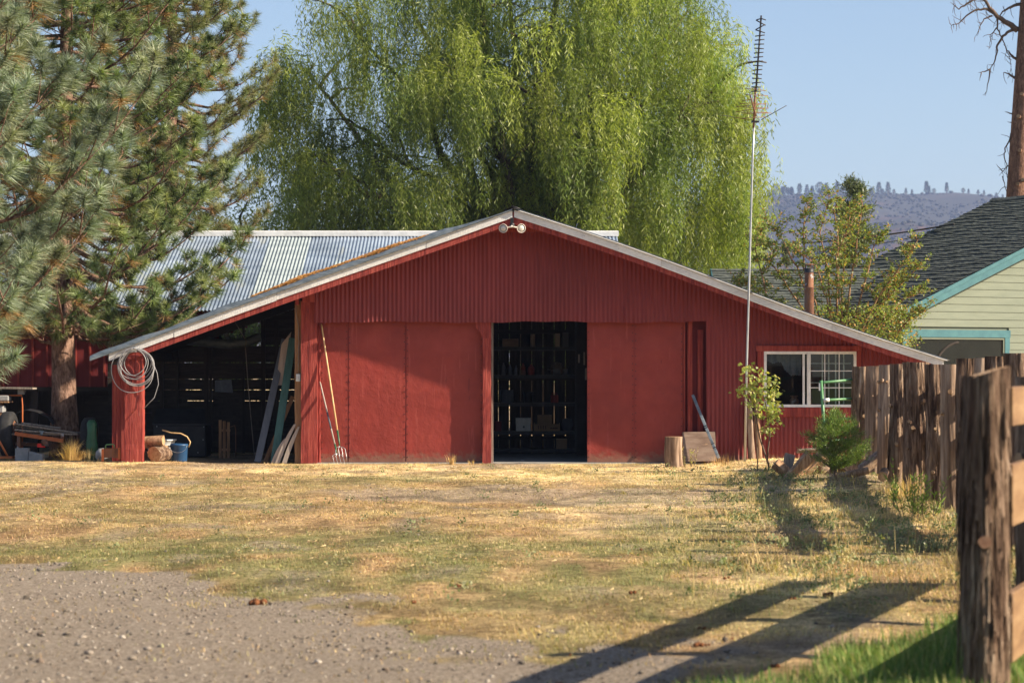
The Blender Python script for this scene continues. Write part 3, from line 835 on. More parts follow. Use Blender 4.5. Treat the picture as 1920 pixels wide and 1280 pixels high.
b = MB(); b.poly([(bx(891), bz(604)), (bx(921), bz(604)), (bx(921), bz(634)), (bx(905), bz(634)), (bx(901), bz(624)), (bx(892), bz(614))][::-1], BY - .18, BY - .162)
b.build("post_bracket", M['red_wood'], barn)
MB().box(bx(921.3), bx(925), BY - .02, BY + .12, 0, bz(603)).build("door_jamb", M['weathered'], barn)
def sheet_door(name, segs, y, z0, z1, seed, g=.009):
    rg = random.Random(seed)
    m = MB()
    for i, (a, c_) in enumerate(segs):
        yo = y - .004 * (i % 2)
        # front skin: a grid so that its edges can be slightly wavy
        n = 26; v = []
        for k in range(n + 1):
            z = z0 + (z1 - z0) * k / n
            v += [(a + g + rg.uniform(-.004, .004), yo, z), (c_ - g + rg.uniform(-.005, .005), yo, z)]
        m.add(v, [(2 * k, 2 * k + 1, 2 * k + 3, 2 * k + 2) for k in range(n)], 0)
        for xx in (a + .03, c_ - .03):
            zz = z0 + .1
            while zz < z1 - .1:
                m.box(xx - .009, xx + .009, yo - .007, yo, zz - .009, zz + .009, 1); zz += rg.uniform(.11, .17)
        for r_ in (.48, ):
            xx = a + .08
            while xx < c_ - .06:
                m.box(xx - .005, xx + .005, yo - .004, yo, z0 + (z1 - z0) * r_ - .005, z0 + (z1 - z0) * r_ + .005, 1); xx += rg.uniform(.12, .2)
    m.box(segs[0][0], segs[-1][1], y + .01, y + .05, z0 + .005, z1, 2)
    return m.build(name, [M['red_door'], M['nail'], M['red_dark']], barn)
ZD0, ZD1 = bz(866), bz(598)
sheet_door("sliding_door", [(bx(601), bx(653)), (bx(653), bx(761)), (bx(761), bx(905))], BY, ZD0, ZD1, 4)
sheet_door("sliding_door", [(bx(1101), bx(1189)), (bx(1189), bx(1281))], BY, ZD0, ZD1, 5, .003)
# jamb with upright boards right of the right door
b = MB()
b.box(bx(1281), bx(1324), BY + .05, BY + .07, 0, bz(598))
b.build("jamb_panel", M['red_dark'], barn)
b = MB()
b.box(bx(1289), bx(1298), BY - .04, BY + .03, .05, bz(603)); b.box(bx(1281.5), bx(1284.5), BY - .03, BY + .05, .02, bz(603))
b.build("jamb_board", M['red_wood'], barn)
rough_post("jamb_timber", bx(1308), bx(1318), BY - .03, BY + .05, .05, bz(618), M['red_wood'], 8)

# twin floodlight under the apex
fl = empty("floodlight", (fx_(960), FY - .03, fz_(430)), "double floodlight with two round glass lamps under the barn apex", "floodlight")
yl = FY - .03
b = MB(); b.box(wx(957, yl), wx(963, yl), yl, FY + .06, wz(424, yl), wz(408, yl)); b.lathe((wx(960, yl), yl + .02, wz(422, yl)), [(.0, -.05), (.045, -.045), (.05, 0), (.03, .03)], 14, axis='y'); b.build("mount", M['steel_dark'], fl)
MB().lathe((wx(959.5, yl), yl - .05, wz(425, yl)), [(.0, -.012), (.022, -.01), (.026, .0), (.0, .02)], 12, axis='y').build("sensor", M['ivory'], fl)
for px, tilt in ((944.5, -.25), (976.5, .22)):
    cx, cz = wx(px, yl - .06), wz(428, yl - .06)
    b = MB(); b.lathe((0, 0, 0), [(.012, .10), (.03, .085), (.055, .03), (.083, -.03), (.088, -.04), (.085, -.046), (.078, -.046), (.073, -.030)], 28, axis='y')
    b.tube([(0, .09, 0), (wx(960, yl) - cx, .04, .03)], .014, 8)
    h = b.build("lamp_housing", [M['ivory']], fl, origin=(0, 0, 0)); h.location = Vector((cx, yl - .06, cz)) - world_loc(fl); h.rotation_euler = (R(6), 0, tilt)
    b = MB(); b.lathe((0, 0, 0), [(.0, -.052), (.03, -.049), (.055, -.042), (.062, -.026)], 24, axis='y')
    g_ = b.build("lamp_lens", M['lamp_glass'], h, origin=(0, 0, 0)); g_.location = (0, 0, 0)

# --- window in the right lean-to
b = MB()
b.box(bx(1415), bx(1612), SHY - .045, SHY - .017, bz(658.5), bz(648)); b.build("window_header", M['red_wood'], barn, bevel=.004)
for a, c_ in ((1418, 1429.5), (1602.5, 1611)): MB().box(bx(a), bx(c_), SHY - .035, SHY - .017, bz(763), bz(658.7)).build("window_trim", M['red_wood'], barn)
MB().box(bx(1418), bx(1611), SHY - .045, SHY - .017, bz(781), bz(763.2)).build("window_sill_board", M['red_wood'], barn, bevel=.004)
win = MB()
x0, x1, z0, z1 = bx(1429.6), bx(1602.4), bz(763), bz(658.7); t = .055; xm = bx(1513.5)
y0, y1 = SHY - .03, SHY + .05
win.box(x0, x1, y0, y1, z1 - t, z1); win.box(x0, x1, y0, y1, z0, z0 + t)
win.box(x0, x0 + t, y0, y1, z0 + t, z1 - t); win.box(x1 - t, x1, y0, y1, z0 + t, z1 - t); win.box(xm - .035, xm + .035, y0 - .004, y1, z0 + t, z1 - t)
wf = win.build("window", M['vinyl'], barn, bevel=.004)
b = MB(); b.box(bx(1502), bx(1506), y0 + .012, y0 + .05, z0 + t, z1 - t); b.build("sash", M['vinyl'], wf)
gx0, gx1 = xm + .035, x1 - t
b = MB()
for k in (1, 2): b.box(gx0 + (gx1 - gx0) * k / 3 - .008, gx0 + (gx1 - gx0) * k / 3 + .008, y0 + .03, y0 + .045, z0 + t, z1 - t)
for k in (1, 2): b.box(gx0, gx1, y0 + .028, y0 + .047, z0 + t + (z1 - z0 - 2 * t) * k / 3 - .008, z0 + t + (z1 - z0 - 2 * t) * k / 3 + .008)
b.build("muntins", M['vinyl'], wf)
MB().box(x0 + t, xm - .035, y0 + .052, y0 + .055, z0 + t, z1 - t).build("pane", M['glass_dark'], wf)
MB().box(gx0, gx1, y0 + .052, y0 + .055, z0 + t, z1 - t).build("pane", M['glass'], wf)
# torn curtain inside the left pane
cur = MB(); v = []; n = 40; xa, xb = x0 + t, bx(1501)
for i in range(n + 1):
    x = xa + (xb - xa) * i / n; u = i / n
    zb = bz(np.interp(u, [0, .10, .22, .34, .45, .52, .62, .72, .85, 1], [676, 678, 682, 678, 680, 692, 698, 704, 703, 704])) + .012 * math.sin(i * 2.3)
    yy = BY - .06 + .02 * math.sin(i * .9)
    v += [(x, yy, zb), (x, yy, z1)]
cur.add(v, [(2 * i, 2 * i + 2, 2 * i + 3, 2 * i + 1) for i in range(n)], 0, True)
co = cur.build("curtain", M['curtain']); tag(co, "torn blue grey curtain inside the left pane of the barn window", "curtain")
ws = MB(); ws.box(bx(1426), bx(1606), BY - .12, BY + .12, z0 - .03, z0 + .01); ws.build("window_ledge", M['pale_board'], barn)
jar = MB(); jar.lathe((bx(1489), BY + .0, z0 + .05), [(.05, 0), (.085, .03), (.09, .09), (.05, .13), (.045, .15), (.075, .155), (.075, .175), (0, .178)], 16)
tag(jar.build("jar", M['rust']), "round brown jar on the ledge inside the barn window", "jar")
bk = MB(); bk.box(bx(1476), bx(1508), BY - .03, BY + .10, z0 + .012, z0 + .045)
tag(bk.build("book", M['cardboard']), "flat book under the round jar inside the barn window", "book")
# pale bars put behind the right pane to imitate lines reflected in it
b = MB()
for px in (1541, 1553, 1566, 1581): b.box(bx(px, BY), bx(px + 2.6, BY), BY + .03, BY + .035, z0 + t, z1 - .02)
for k in range(2): b.box(bx(1520), bx(1596), BY + .028, BY + .037, bz(682 + 36 * k), bz(680.4 + 36 * k))
b.build("pane_reflection_bars", M['vinyl'], barn)

# --- interior shell of the barn
b = MB(); b.box(-3.9, 3.78, BY - .10, BY + 5.35, -.2, .012)
b.box(-4.0, 3.78, BY - .22, BY - .10, -.2, -.003)
b.build("floor_slab", M['concrete'], barn)
# back wall of upright boards with gaps
YB = BY + 5.3
b = MB(); x = -3.7; rg = random.Random(5); pitch = 21 / (F / YB)
x = wx(955, YB) - 12 * pitch + .008
while x < 6.5:
    g = .014 if rg.random() < .8 else .005
    b.box(x, x + pitch - g, YB, YB + .025, 0, min(3.4, rk(x) - .1)); x += pitch
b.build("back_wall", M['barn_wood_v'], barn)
b = MB()
for z in (.3, 1.05, 1.6, 2.62): b.box(-3.7, 6.5, YB - .06, YB - .001, z, z + .09)
b.build("wall_girt", M['barn_wood'], barn)
b = MB(); b.box(3.7, 3.76, BY + .08, BY + 5.3, 0, 3.6); b.build("partition_wall", M['barn_wood_v'], barn)
b = MB(); b.box(7.68, 7.73, BY - .14, BB, 0, 2.25); b.build("right_side_wall", M['red_dark'], barn)
b = MB(); b.poly([(3.8, 0), (7.6, 0), (7.6, rk(7.6) - .1), (3.8, rk(3.8) - .1)], BY + 2.6, BY + 2.64); b.build("room_back_wall", M['dark_interior'], barn)
# wall between the main bay and the left lean-to, and its weathered post and conduit
b = MB(); yy = BY + .2; rg = random.Random(9)
while yy < BY + 5.3:
    b.box(-4.12, -4.08, yy, yy + .235, 0, 3.45); yy += .24
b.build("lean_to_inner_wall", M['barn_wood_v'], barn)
rough_post("weathered_post", bx(553), bx(565.3), BY - .05, BY + .1, 0, bz(563), M['raw_wood'], 12)
b = MB(); b.tube([(bx(555), BY - .07, bz(572)), (bx(556), BY - .07, bz(590)), (bx(560.5), BY - .07, bz(612)), (bx(561), BY - .07, bz(660)), (bx(560), BY - .07, bz(700))], .009, 6)
b.build("conduit", M['weathered'], barn)
b = MB(); b.box(bx(556), bx(564), BY - .12, BY - .055, bz(715), bz(701)); b.box(bx(559), bx(561), BY - .13, BY - .12, bz(710), bz(706))
b.build("switch_box", M['white_plastic'], barn, bevel=.006)
# left lean-to: pillar, beam, side boards, plank back wall with slits of daylight
PY = FY + .11
rough_post("lean_to_post", wx(234, PY), wx(267, PY), PY, PY + .3, 0, rk(wx(250, PY)) - .12, M['red_wood'], 15)
MB().box(wx(233, PY), wx(267.5, PY), PY - .012, PY - .001, wz(700, PY), wz(655, PY)).build("post_plate", M['red_wood'], barn)
b = MB()
for k in range(3): b.box(wx(211, BY + .35) + k * .092, wx(211, BY + .35) + k * .092 + .086, BY + .30 - .02 * k, BY + .33 - .02 * k, 0, rk(-8.1) - .1)
b.build("side_boards", M['red_wood'], barn)
b = MB(); b.box(LX + .2, LX + .32, PY + .02, BB - .1, rk(LX + .26) - .22, rk(LX + .26) - .05); b.build("eave_beam", M['barn_wood'], barn)
YL = BY + 5.5
b = MB(); zs = [848, 820, 792, 774, 751, 730.5, 710.5, 679.5, 648]; rg = random.Random(3)
xl0, xl1, xo = wx(262, YL), -4.1, wx(488, YL)
for i in range(len(zs) - 1):
    z0_, z1_ = wz(zs[i], YL) + (0 if i == 0 else .006), wz(zs[i + 1], YL) - .007
    # plank pieces butt at random, gaps closed by battens here and there
    b.box(-8.9, xl1, YL, YL + .03, z0_, z1_)
xa_, xb_ = wx(489, YL), xl1; b.poly([(xa_, wz(647, YL)), (xb_, wz(647, YL)), (xb_, rk(xb_) - .07), (xa_, rk(xa_) - .07)], YL, YL + .03); xa_, xb_ = APX - (APZ - wz(604.5, YL) - .08) / SL, wx(488.5, YL); b.poly([(xa_, wz(604.5, YL)), (xb_, wz(604.5, YL)), (xb_, rk(xb_) - .07)], YL, YL + .03); b.box(-8.9, wx(385, YL), YL, YL + .03, wz(647, YL), wz(604.8, YL))
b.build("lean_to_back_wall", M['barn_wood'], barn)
b = MB()
for px, w_ in ((300, 7), (330, 5), (383, 9), (393, 5), (455, 4), (490, 8), (515, 8)):
    b.box(wx(px, YL), wx(px + w_, YL), YL - .06, YL - .002, 0, wz(600, YL))
for (py, a, c_) in ((751, 305, 352), (751, 408, 456), (730.5, 378, 386), (774, 285, 330), (792, 262, 560), (820, 262, 560), (774, 340, 560)):
    b.box(wx(a, YL), wx(c_, YL), YL - .025, YL - .002, wz(py + 4, YL), wz(py - 4, YL))
b.build("wall_stud", M['barn_wood_v'], barn)
# stove pipe chimney on the right slope of the roof
ch = empty("stove_pipe", (wx(1517, BY + 1.5), BY + 1.5, rk(wx(1517, BY + 1.5))), "rusty stove pipe with a caged cap rising through the barn roof", "chimney")
cy = BY + 1.5; cxp = wx(1517, cy); zb = rk(cxp) - .05
b = MB(); b.lathe((cxp, cy, 0), [(.098, zb), (.096, wz(540, cy)), (.103, wz(539.5, cy)), (.103, wz(538, cy)), (.092, wz(537.5, cy)), (.090, wz(511, cy))], 20); b.build("pipe", M['rust'], ch)
b = MB(); b.lathe((cxp, cy, 0), [(.094, wz(511, cy)), (.096, wz(503, cy)), (.085, wz(503, cy)), (.085, wz(510, cy))], 20); b.build("collar", M['steel_dark'], ch)
b = MB()
for k in range(5): b.bar((cxp + .088 * math.cos(k * 1.256), cy + .088 * math.sin(k * 1.256), wz(504, cy)), (cxp + .088 * math.cos(k * 1.256), cy + .088 * math.sin(k * 1.256), wz(496, cy)), .014, .006)
b.lathe((cxp, cy, wz(496, cy)), [(.0, .02), (.06, .016), (.112, 0), (.112, -.008), (0, -.002)], 20)
b.build("cap", M['rust'], ch)

# pine needles drifted behind the left rake edging
n = 5200
x = np.concatenate([RG.uniform(fx_(475), fx_(600), n * 2 // 5), RG.uniform(fx_(600), fx_(735), n * 2 // 5), RG.uniform(fx_(735), fx_(800), n - 2 * (n * 2 // 5))])
ampz = np.interp(x, [fx_(470), fx_(520), fx_(560), fx_(610), fx_(680), fx_(720), fx_(760), fx_(800)], [.01, .04, .09, .05, .055, .075, .05, .01])
y = FY + RG.uniform(.0, .30, n)
z = rake(x) + .09 + ampz * RG.random(n) ** .7 * np.exp(-((y - FY - .12) / .16) ** 2)
az = RG.uniform(0, 2 * np.pi, n); L = RG.uniform(.05, .10, n); w = .003
dx, dy, dz = np.cos(az) * L, np.sin(az) * L * .6, RG.uniform(-.03, .03, n) + SL * np.cos(az) * L
V = np.stack([np.stack([x - dx, y - dy, z - dz - w], -1), np.stack([x - dx, y - dy, z - dz + w], -1), np.stack([x + dx, y + dy, z + dz + w], -1), np.stack([x + dx, y + dy, z + dz - w], -1)], 1).reshape(-1, 3)
o = mesh_np("needle_litter", V, [np.arange(n)[:, None] * 4 + np.array([[0, 1, 2, 3]])], GRASS, attr={"col": np.repeat(pick([(.50, .26, .09), (.40, .20, .08), (.58, .34, .13)], n), 4, 0)})
tag(o, "brown pine needles drifted along the left edge of the barn roof", "needles", kind="stuff")

# ------------------------------------------------------------------ back barn with the metal roof
bb = empty("back_barn", (0, BB, 0), "long back barn with pale corrugated metal roof and dark red board wall", "barn")
ye, yr = BB - .35, BB + 5.2
ze, zr = 3.14, 5.13
xl, xr_ = -17.0, wx(1157, yr)
def roofplane(name, x0, x1, ya, za, yb, zb_, mtl, parent, per=PER, amp=.014):
    n = int((x1 - x0) / per * 8); xs = np.linspace(x0, x1, n + 1); rows = 7; V = []
    for j in range(rows + 1):
        t = j / rows
        hem = .03 * np.sin(xs * 1.3) * (1 - t) * .4
        V.append(np.stack([xs, np.full(n + 1, ya + (yb - ya) * t), za + (zb_ - za) * t + amp * np.cos(2 * np.pi * xs / per) + .010 * np.sin(xs * .9 + 3 * t) + .005 * (np.floor(xs / .66) % 2) + hem], -1))
    V = np.concatenate(V); i = np.arange(rows)[:, None] * (n + 1) + np.arange(n)[None]
    return mesh_np(name, V, [np.stack([i, i + 1, i + n + 2, i + n + 1], -1).reshape(-1, 4)], mtl, parent=parent, smooth=True)
roofplane("roof", xl, xr_, ye, ze, yr, zr, M['galv'], bb)
roofplane("roof", xl, xr_, yr + .01, zr, yr + 5.6, ze, M['galv'], bb)
def zf_(y): return ze + (zr - ze) * (y - ye) / (yr - ye)
roofplane("patched_sheet", wx(508, yr), wx(585, yr), ye - .03, zf_(ye - .03) + .006, yr - .24, zf_(yr - .24) + .006, M['galv_old'], bb)
roofplane("patched_sheet", wx(640, yr), wx(720, yr), yr - 2.9, zf_(yr - 2.9) + .006, yr - 2.1, zf_(yr - 2.1) + .006, M['galv_old'], bb)
b = MB(); b.box(xl, xr_ + .03, yr - .22, yr - .20, zr - .06, zr + .05)
b.add([(xl, yr - .2, zr + .05), (xr_ + .03, yr - .2, zr + .05), (xr_ + .03, yr, zr + .085), (xl, yr, zr + .085), (xr_ + .03, yr + .22, zr + .01), (xl, yr + .22, zr + .01)], [(0, 1, 2, 3), (3, 2, 4, 5)])
b.build("ridge_cap", M['vinyl'], bb)
b = MB(); x = -17.0
while x < -4.2:
    b.box(x, x + .31, BB, BB + .025, wz(725, BB) if x < -8.4 else min(3.15, rk(x + .15) - .03), ze + .1); x += .318
b.build("wall_boards", M['red_dark'], bb)
b = MB(); x = -17.0 + .318
while x < -8.1:
    b.box(x - .025, x + .02, BB - .03, BB - .001, wz(725, BB), ze - .02); x += .318
b.build("wall_batten", M['red_wood'], bb)
b = MB(); b.box(-17, -8.2, BB - .03, BB + .06, wz(733, BB), wz(725.5, BB)); b.build("lintel_beam", M['barn_wood'], bb)
for xx in (-16.9, -13.2, -10.7, -8.4): MB().box(xx, xx + .16, BB + .03, BB + .19, 0, wz(733, BB)).build("bay_post", M['barn_wood_v'], bb)
b = MB(); b.box(-17, -8.3, BB + 3.0, BB + 3.04, 0, 3.0); b.box(-8.34, -8.3, BB + .2, BB + 3.0, 0, 3.0); b.build("bay_back_wall", M['barn_wood_v'], bb)
b = MB(); b.box(wx(160, BB + 1), wx(208, BB + 1), BB + 1.0, BB + 1.02, .3, wz(742, BB + 1)); b.build("bay_panel", M['barn_wood'], bb)
b = MB(); b.add([(xr_ - .1, BB, 0), (xr_ - .1, yr + 5.2, 0), (xr_ - .1, yr + 5.2, ze), (xr_ - .1, yr, zr - .08), (xr_ - .1, BB, ze)], [(0, 1, 2, 3, 4)]); b.build("end_wall", M['red_dark'], bb)
for xx in (-7.9, -3.6, -.6, 2.2): MB().box(xx, xx + .15, yr + 5.0, yr + 5.15, 0, ze).build("rear_post", M['barn_wood_v'], bb)
# ------------------------------------------------------------------ things in and around the barn
def lean_board(name, base, top, w, t, mtl, label, cat, up=(0, 1, 0), group=None):
    b = MB(); b.bar(base, top, w, t, up=up)
    return tag(b.build(name, mtl, bevel=.003), label, cat, group)
# shelving in the main bay
YS = BY + 4.7
sh = empty("storage_shelf", (0, YS, .02), "tall dark shelving unit loaded with boxes inside the open barn door", "shelf")
sx0, sx1 = -1.2, wx(1081, YS)
zsh = [wz(850, YS) + .10, wz(808, YS), wz(755, YS), wz(703, YS), wz(650, YS)]
for z in zsh: MB().box(sx0, sx1 - .03, YS, YS + .42, z - .075, z, 0).build("shelf_board", M['steel_dark'], sh)
for xx in (sx0, wx(1079, YS)):
    for yy in (YS - .012, YS + .40): MB().box(xx, xx + .04, yy, yy + .04, .012, 2.9).build("upright", M['steel_dark'], sh)
def ybx(px, d): return wx(px, d)
def box_item(name, px0, px1, py0, py1, z, mtl, label, cat, d=.25, yo=.03, lid=None):
    o = empty(name, (wx((px0 + px1) / 2, YS), YS + yo, z + .001), label, cat)
    b = MB(); x0, x1 = wx(px0, YS), wx(px1, YS); h = (py1 - py0) / (F / YS)
    b.box(x0, x1, YS + yo, YS + yo + d, z + .001, z + .001 + h); b.build("box_body", mtl, o, bevel=.004)
    if lid: MB().box(x0 - .006, x1 + .006, YS + yo - .006, YS + yo + d + .006, z + h * .55, z + h + .006).build("lid", lid, o, bevel=.004)
    return o
def bottle(name, px, w, h, z, mtl, label, cat, yo=.06, shape='jug'):
    x = wx(px, YS); w = w / (F / YS); h = h / (F / YS); b = MB()
    pr = [(w / 2 * .92, 0), (w / 2, .02), (w / 2, h * .6), (w / 2 * .8, h * .75), (w * .18, h * .88), (w * .18, h)] if shape == 'jug' else [(w / 2, 0), (w / 2, h), (w / 2 * .9, h), (w / 2 * .9, h - .01), (0, h - .01)]
    b.lathe((x, YS + yo + w / 2, z + .001), [(0, 0)] + pr + [(0, pr[-1][1])], 14)
    return tag(b.build(name, mtl), label, cat)
# topmost shelf
box_item("box", 942, 972, 634, 649, zsh[4], M['plywood'], "grey brown box on the left of the topmost shelf", "box")
bottle("canister", 999, 9, 24, zsh[4], M['pale_board'], "tall pale canister standing right of the box on the topmost shelf", "canister", shape='can')
box_item("carton", 1041, 1050, 624, 649, zsh[4], M['pale_board'], "narrow upright pale carton on the right of the topmost shelf", "carton", d=.15)
box_item("carton", 1055, 1066, 622, 649, zsh[4], M['board_blue'], "narrow upright dark blue carton on the right of the topmost shelf", "carton", d=.15)
# second
for px, w, h, lb in ((944, 8, 23, "leftmost"), (956, 8, 20, "second from the left"), (968, 7, 18, "third from the left")):
    bottle("bottle", px, w, h, zsh[3], M['board_blue'], "dark blue bottle, " + lb + ", on the shelf below the topmost", "bottle")
bottle("bottle", 981, 9, 22, zsh[3], M['red_door'], "dull pink bottle beside the red jug on the upper shelf", "bottle")
bottle("jug", 996, 13, 20, zsh[3], M['red_wood'], "wide dull red jug in the middle of the upper shelf", "jug")
tr = MB(); tr.box(wx(1024, YS), wx(1078, YS), YS + .02, YS + .32, zsh[3] + .002, zsh[3] + .016); tag(tr.build("tray", M['steel_dark']), "flat dark tray under the pots on the upper shelf", "tray")
z_ = zsh[3] + .017
for px, w, h, lb in ((1044, 14, 11, "wide metal pot with the round hat shaped bowl above it on the tray"), (1060, 9, 10, "small metal pot at the right end of the tray")):
    b = MB(); x, ww, hh = wx(px, YS), w / 86.5, h / 86.5
    b.lathe((x, YS + .12, z_), [(0, 0), (ww / 2, 0), (ww / 2, hh * .45), (ww / 2 + .006, hh * .5), (ww / 2, hh * .55), (ww / 2, hh), (ww / 2 - .01, hh), (ww / 2 - .01, .01), (0, .01)], 18)
    tag(b.build("pot", M['steel']), lb, "pot")
b = MB(); b.lathe((wx(1045, YS), YS + .24, z_), [(.0, .27), (.09, .25), (.14, .17), (.15, .12), (.22, .11), (.22, .10), (.14, .09), (.13, 0), (0, 0)], 20)
tag(b.build("hat", M['weathered']), "round brimmed grey hat behind the metal pots", "hat")
# third
b = MB(); b.lathe((wx(950, YS), YS + .2, zsh[2] + .001), [(0, 0), (.12, 0), (.14, .03), (.15, .16), (.14, .28), (.135, .28), (.13, .03), (0, .02)], 18)
tag(b.build("pail", M['board_blue']), "pale grey pail on the left of the middle shelf", "pail")
b = MB(); b.lathe((wx(990, YS), YS + .2, zsh[2] + .001), [(0, 0), (.08, 0), (.095, .05), (.095, .18), (.11, .19), (.11, .235), (0, .24)], 16)
tag(b.build("jar", M['steel_dark']), "dark jar with pale lid in the centre of the middle shelf", "jar")
gc = empty("fuel_can", (wx(1040, YS), YS + .1, zsh[2]), "small red fuel can on the right of the middle shelf", "fuel can")
b = MB(); b.box(wx(1033, YS), wx(1047, YS), YS + .08, YS + .24, zsh[2] + .001, zsh[2] + .17); b.build("body", M['red_wood'], gc, bevel=.012)
b = MB(); b.tube([(wx(1035, YS), YS + .16, zsh[2] + .165), (wx(1036, YS), YS + .16, zsh[2] + .21), (wx(1044, YS), YS + .16, zsh[2] + .21), (wx(1045, YS), YS + .16, zsh[2] + .165)], .009, 6); b.build("handle", M['red_dark'], gc)
# fourth
wb = box_item("carton", 967.5, 995, 784, 808, zsh[1], M['white_plastic'], "white lidded carton in the middle of the lower shelf", "carton", lid=M['white_plastic'])
MB().lathe((wx(982, YS), YS + .0265, zsh[1] + .09), [(.0, -.002), (.022, -.002), (.022, 0)], 12, axis='y').build("printed_mark", M['board_blue'], wb)
pc = empty("crate", (wx(1025, YS), YS + .03, zsh[1]), "shallow pinkish crate with dark printed marks on the lower shelf", "crate")
b = MB(); h_ = .165; x0, x1 = wx(1001, YS), wx(1050, YS); y0, y1 = YS + .03, YS + .33; z0 = zsh[1] + .001
b.box(x0, x1, y0, y0 + .012, z0, z0 + h_ - .02); b.box(x0, x1, y1 - .012, y1, z0, z0 + h_ - .02); b.box(x0, x0 + .012, y0 + .013, y1 - .013, z0, z0 + h_); b.box(x1 - .012, x1, y0 + .013, y1 - .013, z0, z0 + h_); b.box(x0 + .013, x1 - .013, y0 + .013, y1 - .013, z0, z0 + .012)
for xx in (x0, x1 - .02): b.box(xx, xx + .02, y0 - .002, y0 - .0005, z0, z0 + h_ + .01)
b.build("crate_body", M['cardboard'], pc)
b = MB()
for px in (1009, 1013.5, 1018, 1022.5): b.box(wx(px, YS), wx(px + 1.5, YS), y0 - .003, y0 - .001, z0 + .045, z0 + .12)
for px in (1032, 1036, 1039.5, 1043): b.box(wx(px, YS), wx(px + 2.6, YS), y0 - .003, y0 - .001, z0 + .05, z0 + .075)
b.build("printed_marks", M['dark_ink'], pc)
box_item("box", 1008, 1035, 778, 808, zsh[1], M['cardboard'], "plain brown box behind the pinkish crate on the lower shelf", "box", yo=.35, d=.05)
b = MB(); b.lathe((wx(1064, YS), YS + .2, zsh[1] + .14), [(0, -.14), (.10, -.12), (.135, 0), (.10, .12), (0, .14)], 16); tag(b.build("ball", M['board_blue']), "dark blue round bundle at the right end of the lower shelf", "bundle")
box_item("box", 928, 940, 790, 808, zsh[1], M['red_dark'], "small dark red box at the left end of the lower shelf", "box")
box_item("box", 1043, 1063, 832, 851, zsh[0] + .0, M['cardboard'], "square orange brown box on the bottom shelf", "box", yo=-.0, d=.22)
# things hanging on the right of the bay
b = MB()
for px, py0, py1 in ((1084, 664, 680), (1094, 660, 684), (1097, 690, 712)): b.box(wx(px, BY + 3.6), wx(px + 3, BY + 3.6), BY + 3.6, BY + 3.62, wz(py1, BY + 3.6), wz(py0, BY + 3.6))
rkk = empty("tool_rack", (wx(1090, BY + 3.6), BY + 3.6, 1.0), "dark rack with small hanging tools beyond the right door edge", "rack")
b.build("hanging_tool", M['pale_board'], rkk)
MB().box(wx(1082, BY + 3.7), 3.68, BY + 3.63, BY + 3.66, .02, 2.8).build("rack_panel", M['dark_interior'], rkk)
b = MB(); b.box(wx(977, BY + .9), wx(983, BY + .9), BY + .9, BY + 1.1, .013, .018); tag(b.build("paper_scrap", M['white_plastic']), "scrap of white paper on the concrete barn floor", "paper")

# forks leaning on the left door
def fork(name, base, top, r, cols, label, lean_y, tl=.30):
    root = empty(name, base, label, "garden fork")
    base = Vector(base); top = Vector(top); d = (top - base)
    s0 = base + d * .12; s1 = base + d * .235
    b = MB(); b.tube([s1 - d * .01, s1 + d * .25, top - d * .30, top - d * .02, top], [r, r * 1.05, r, r * .95, r * .5], 10); h = b.build("handle", cols[0], root)
    if cols[2] is not None:
        b = MB(); b.tube([base + d * .42, base + d * .62], r * 1.12, 10); b.build("grip_sleeve", cols[2], root)
    b = MB(); b.tube([s0, s0 + d * .03, s1], [r * .5, r * .95, r * 1.15], 10); b.build("socket", cols[1], root)
    ax = Vector((1, 0, 0))
    for k in range(4):
        o = (k - 1.5) * .065
        b = MB(); fwd = Vector((0, -1, 0))
        p = [s0, s0 + ax * o * .55 - d.normalized() * .015, s0 + ax * o - d.normalized() * .05 + fwd * .015, s0 + ax * o * 1.02 - d.normalized() * .17 + fwd * .0, s0 + ax * o * 1.05 - d.normalized() * (tl - .02) + fwd * .05]
        p[-1].z = max(p[-1].z, .012)
        b.tube(p, [.006, .006, .0055, .005, .0022], 6); b.build("tine", M['steel'], root)
    return root
fork("garden_fork", (bx(642, BY - .6), BY - .62, .02), (bx(603), BY - .06, bz(607)), .0165, (M['tan_handle'], M['green_paint'], None), "long garden fork with a plain yellow wooden handle leaning on the left door", 0, .30)
fork("garden_fork", (bx(637, BY - .7), BY - .78, .02), (bx(600.5), BY - .09, bz(715)), .0145, (M['pale_board'], M['green_paint'], M['board_blue']), "shorter garden fork with a white and blue handle leaning on the left door", 0, .28)

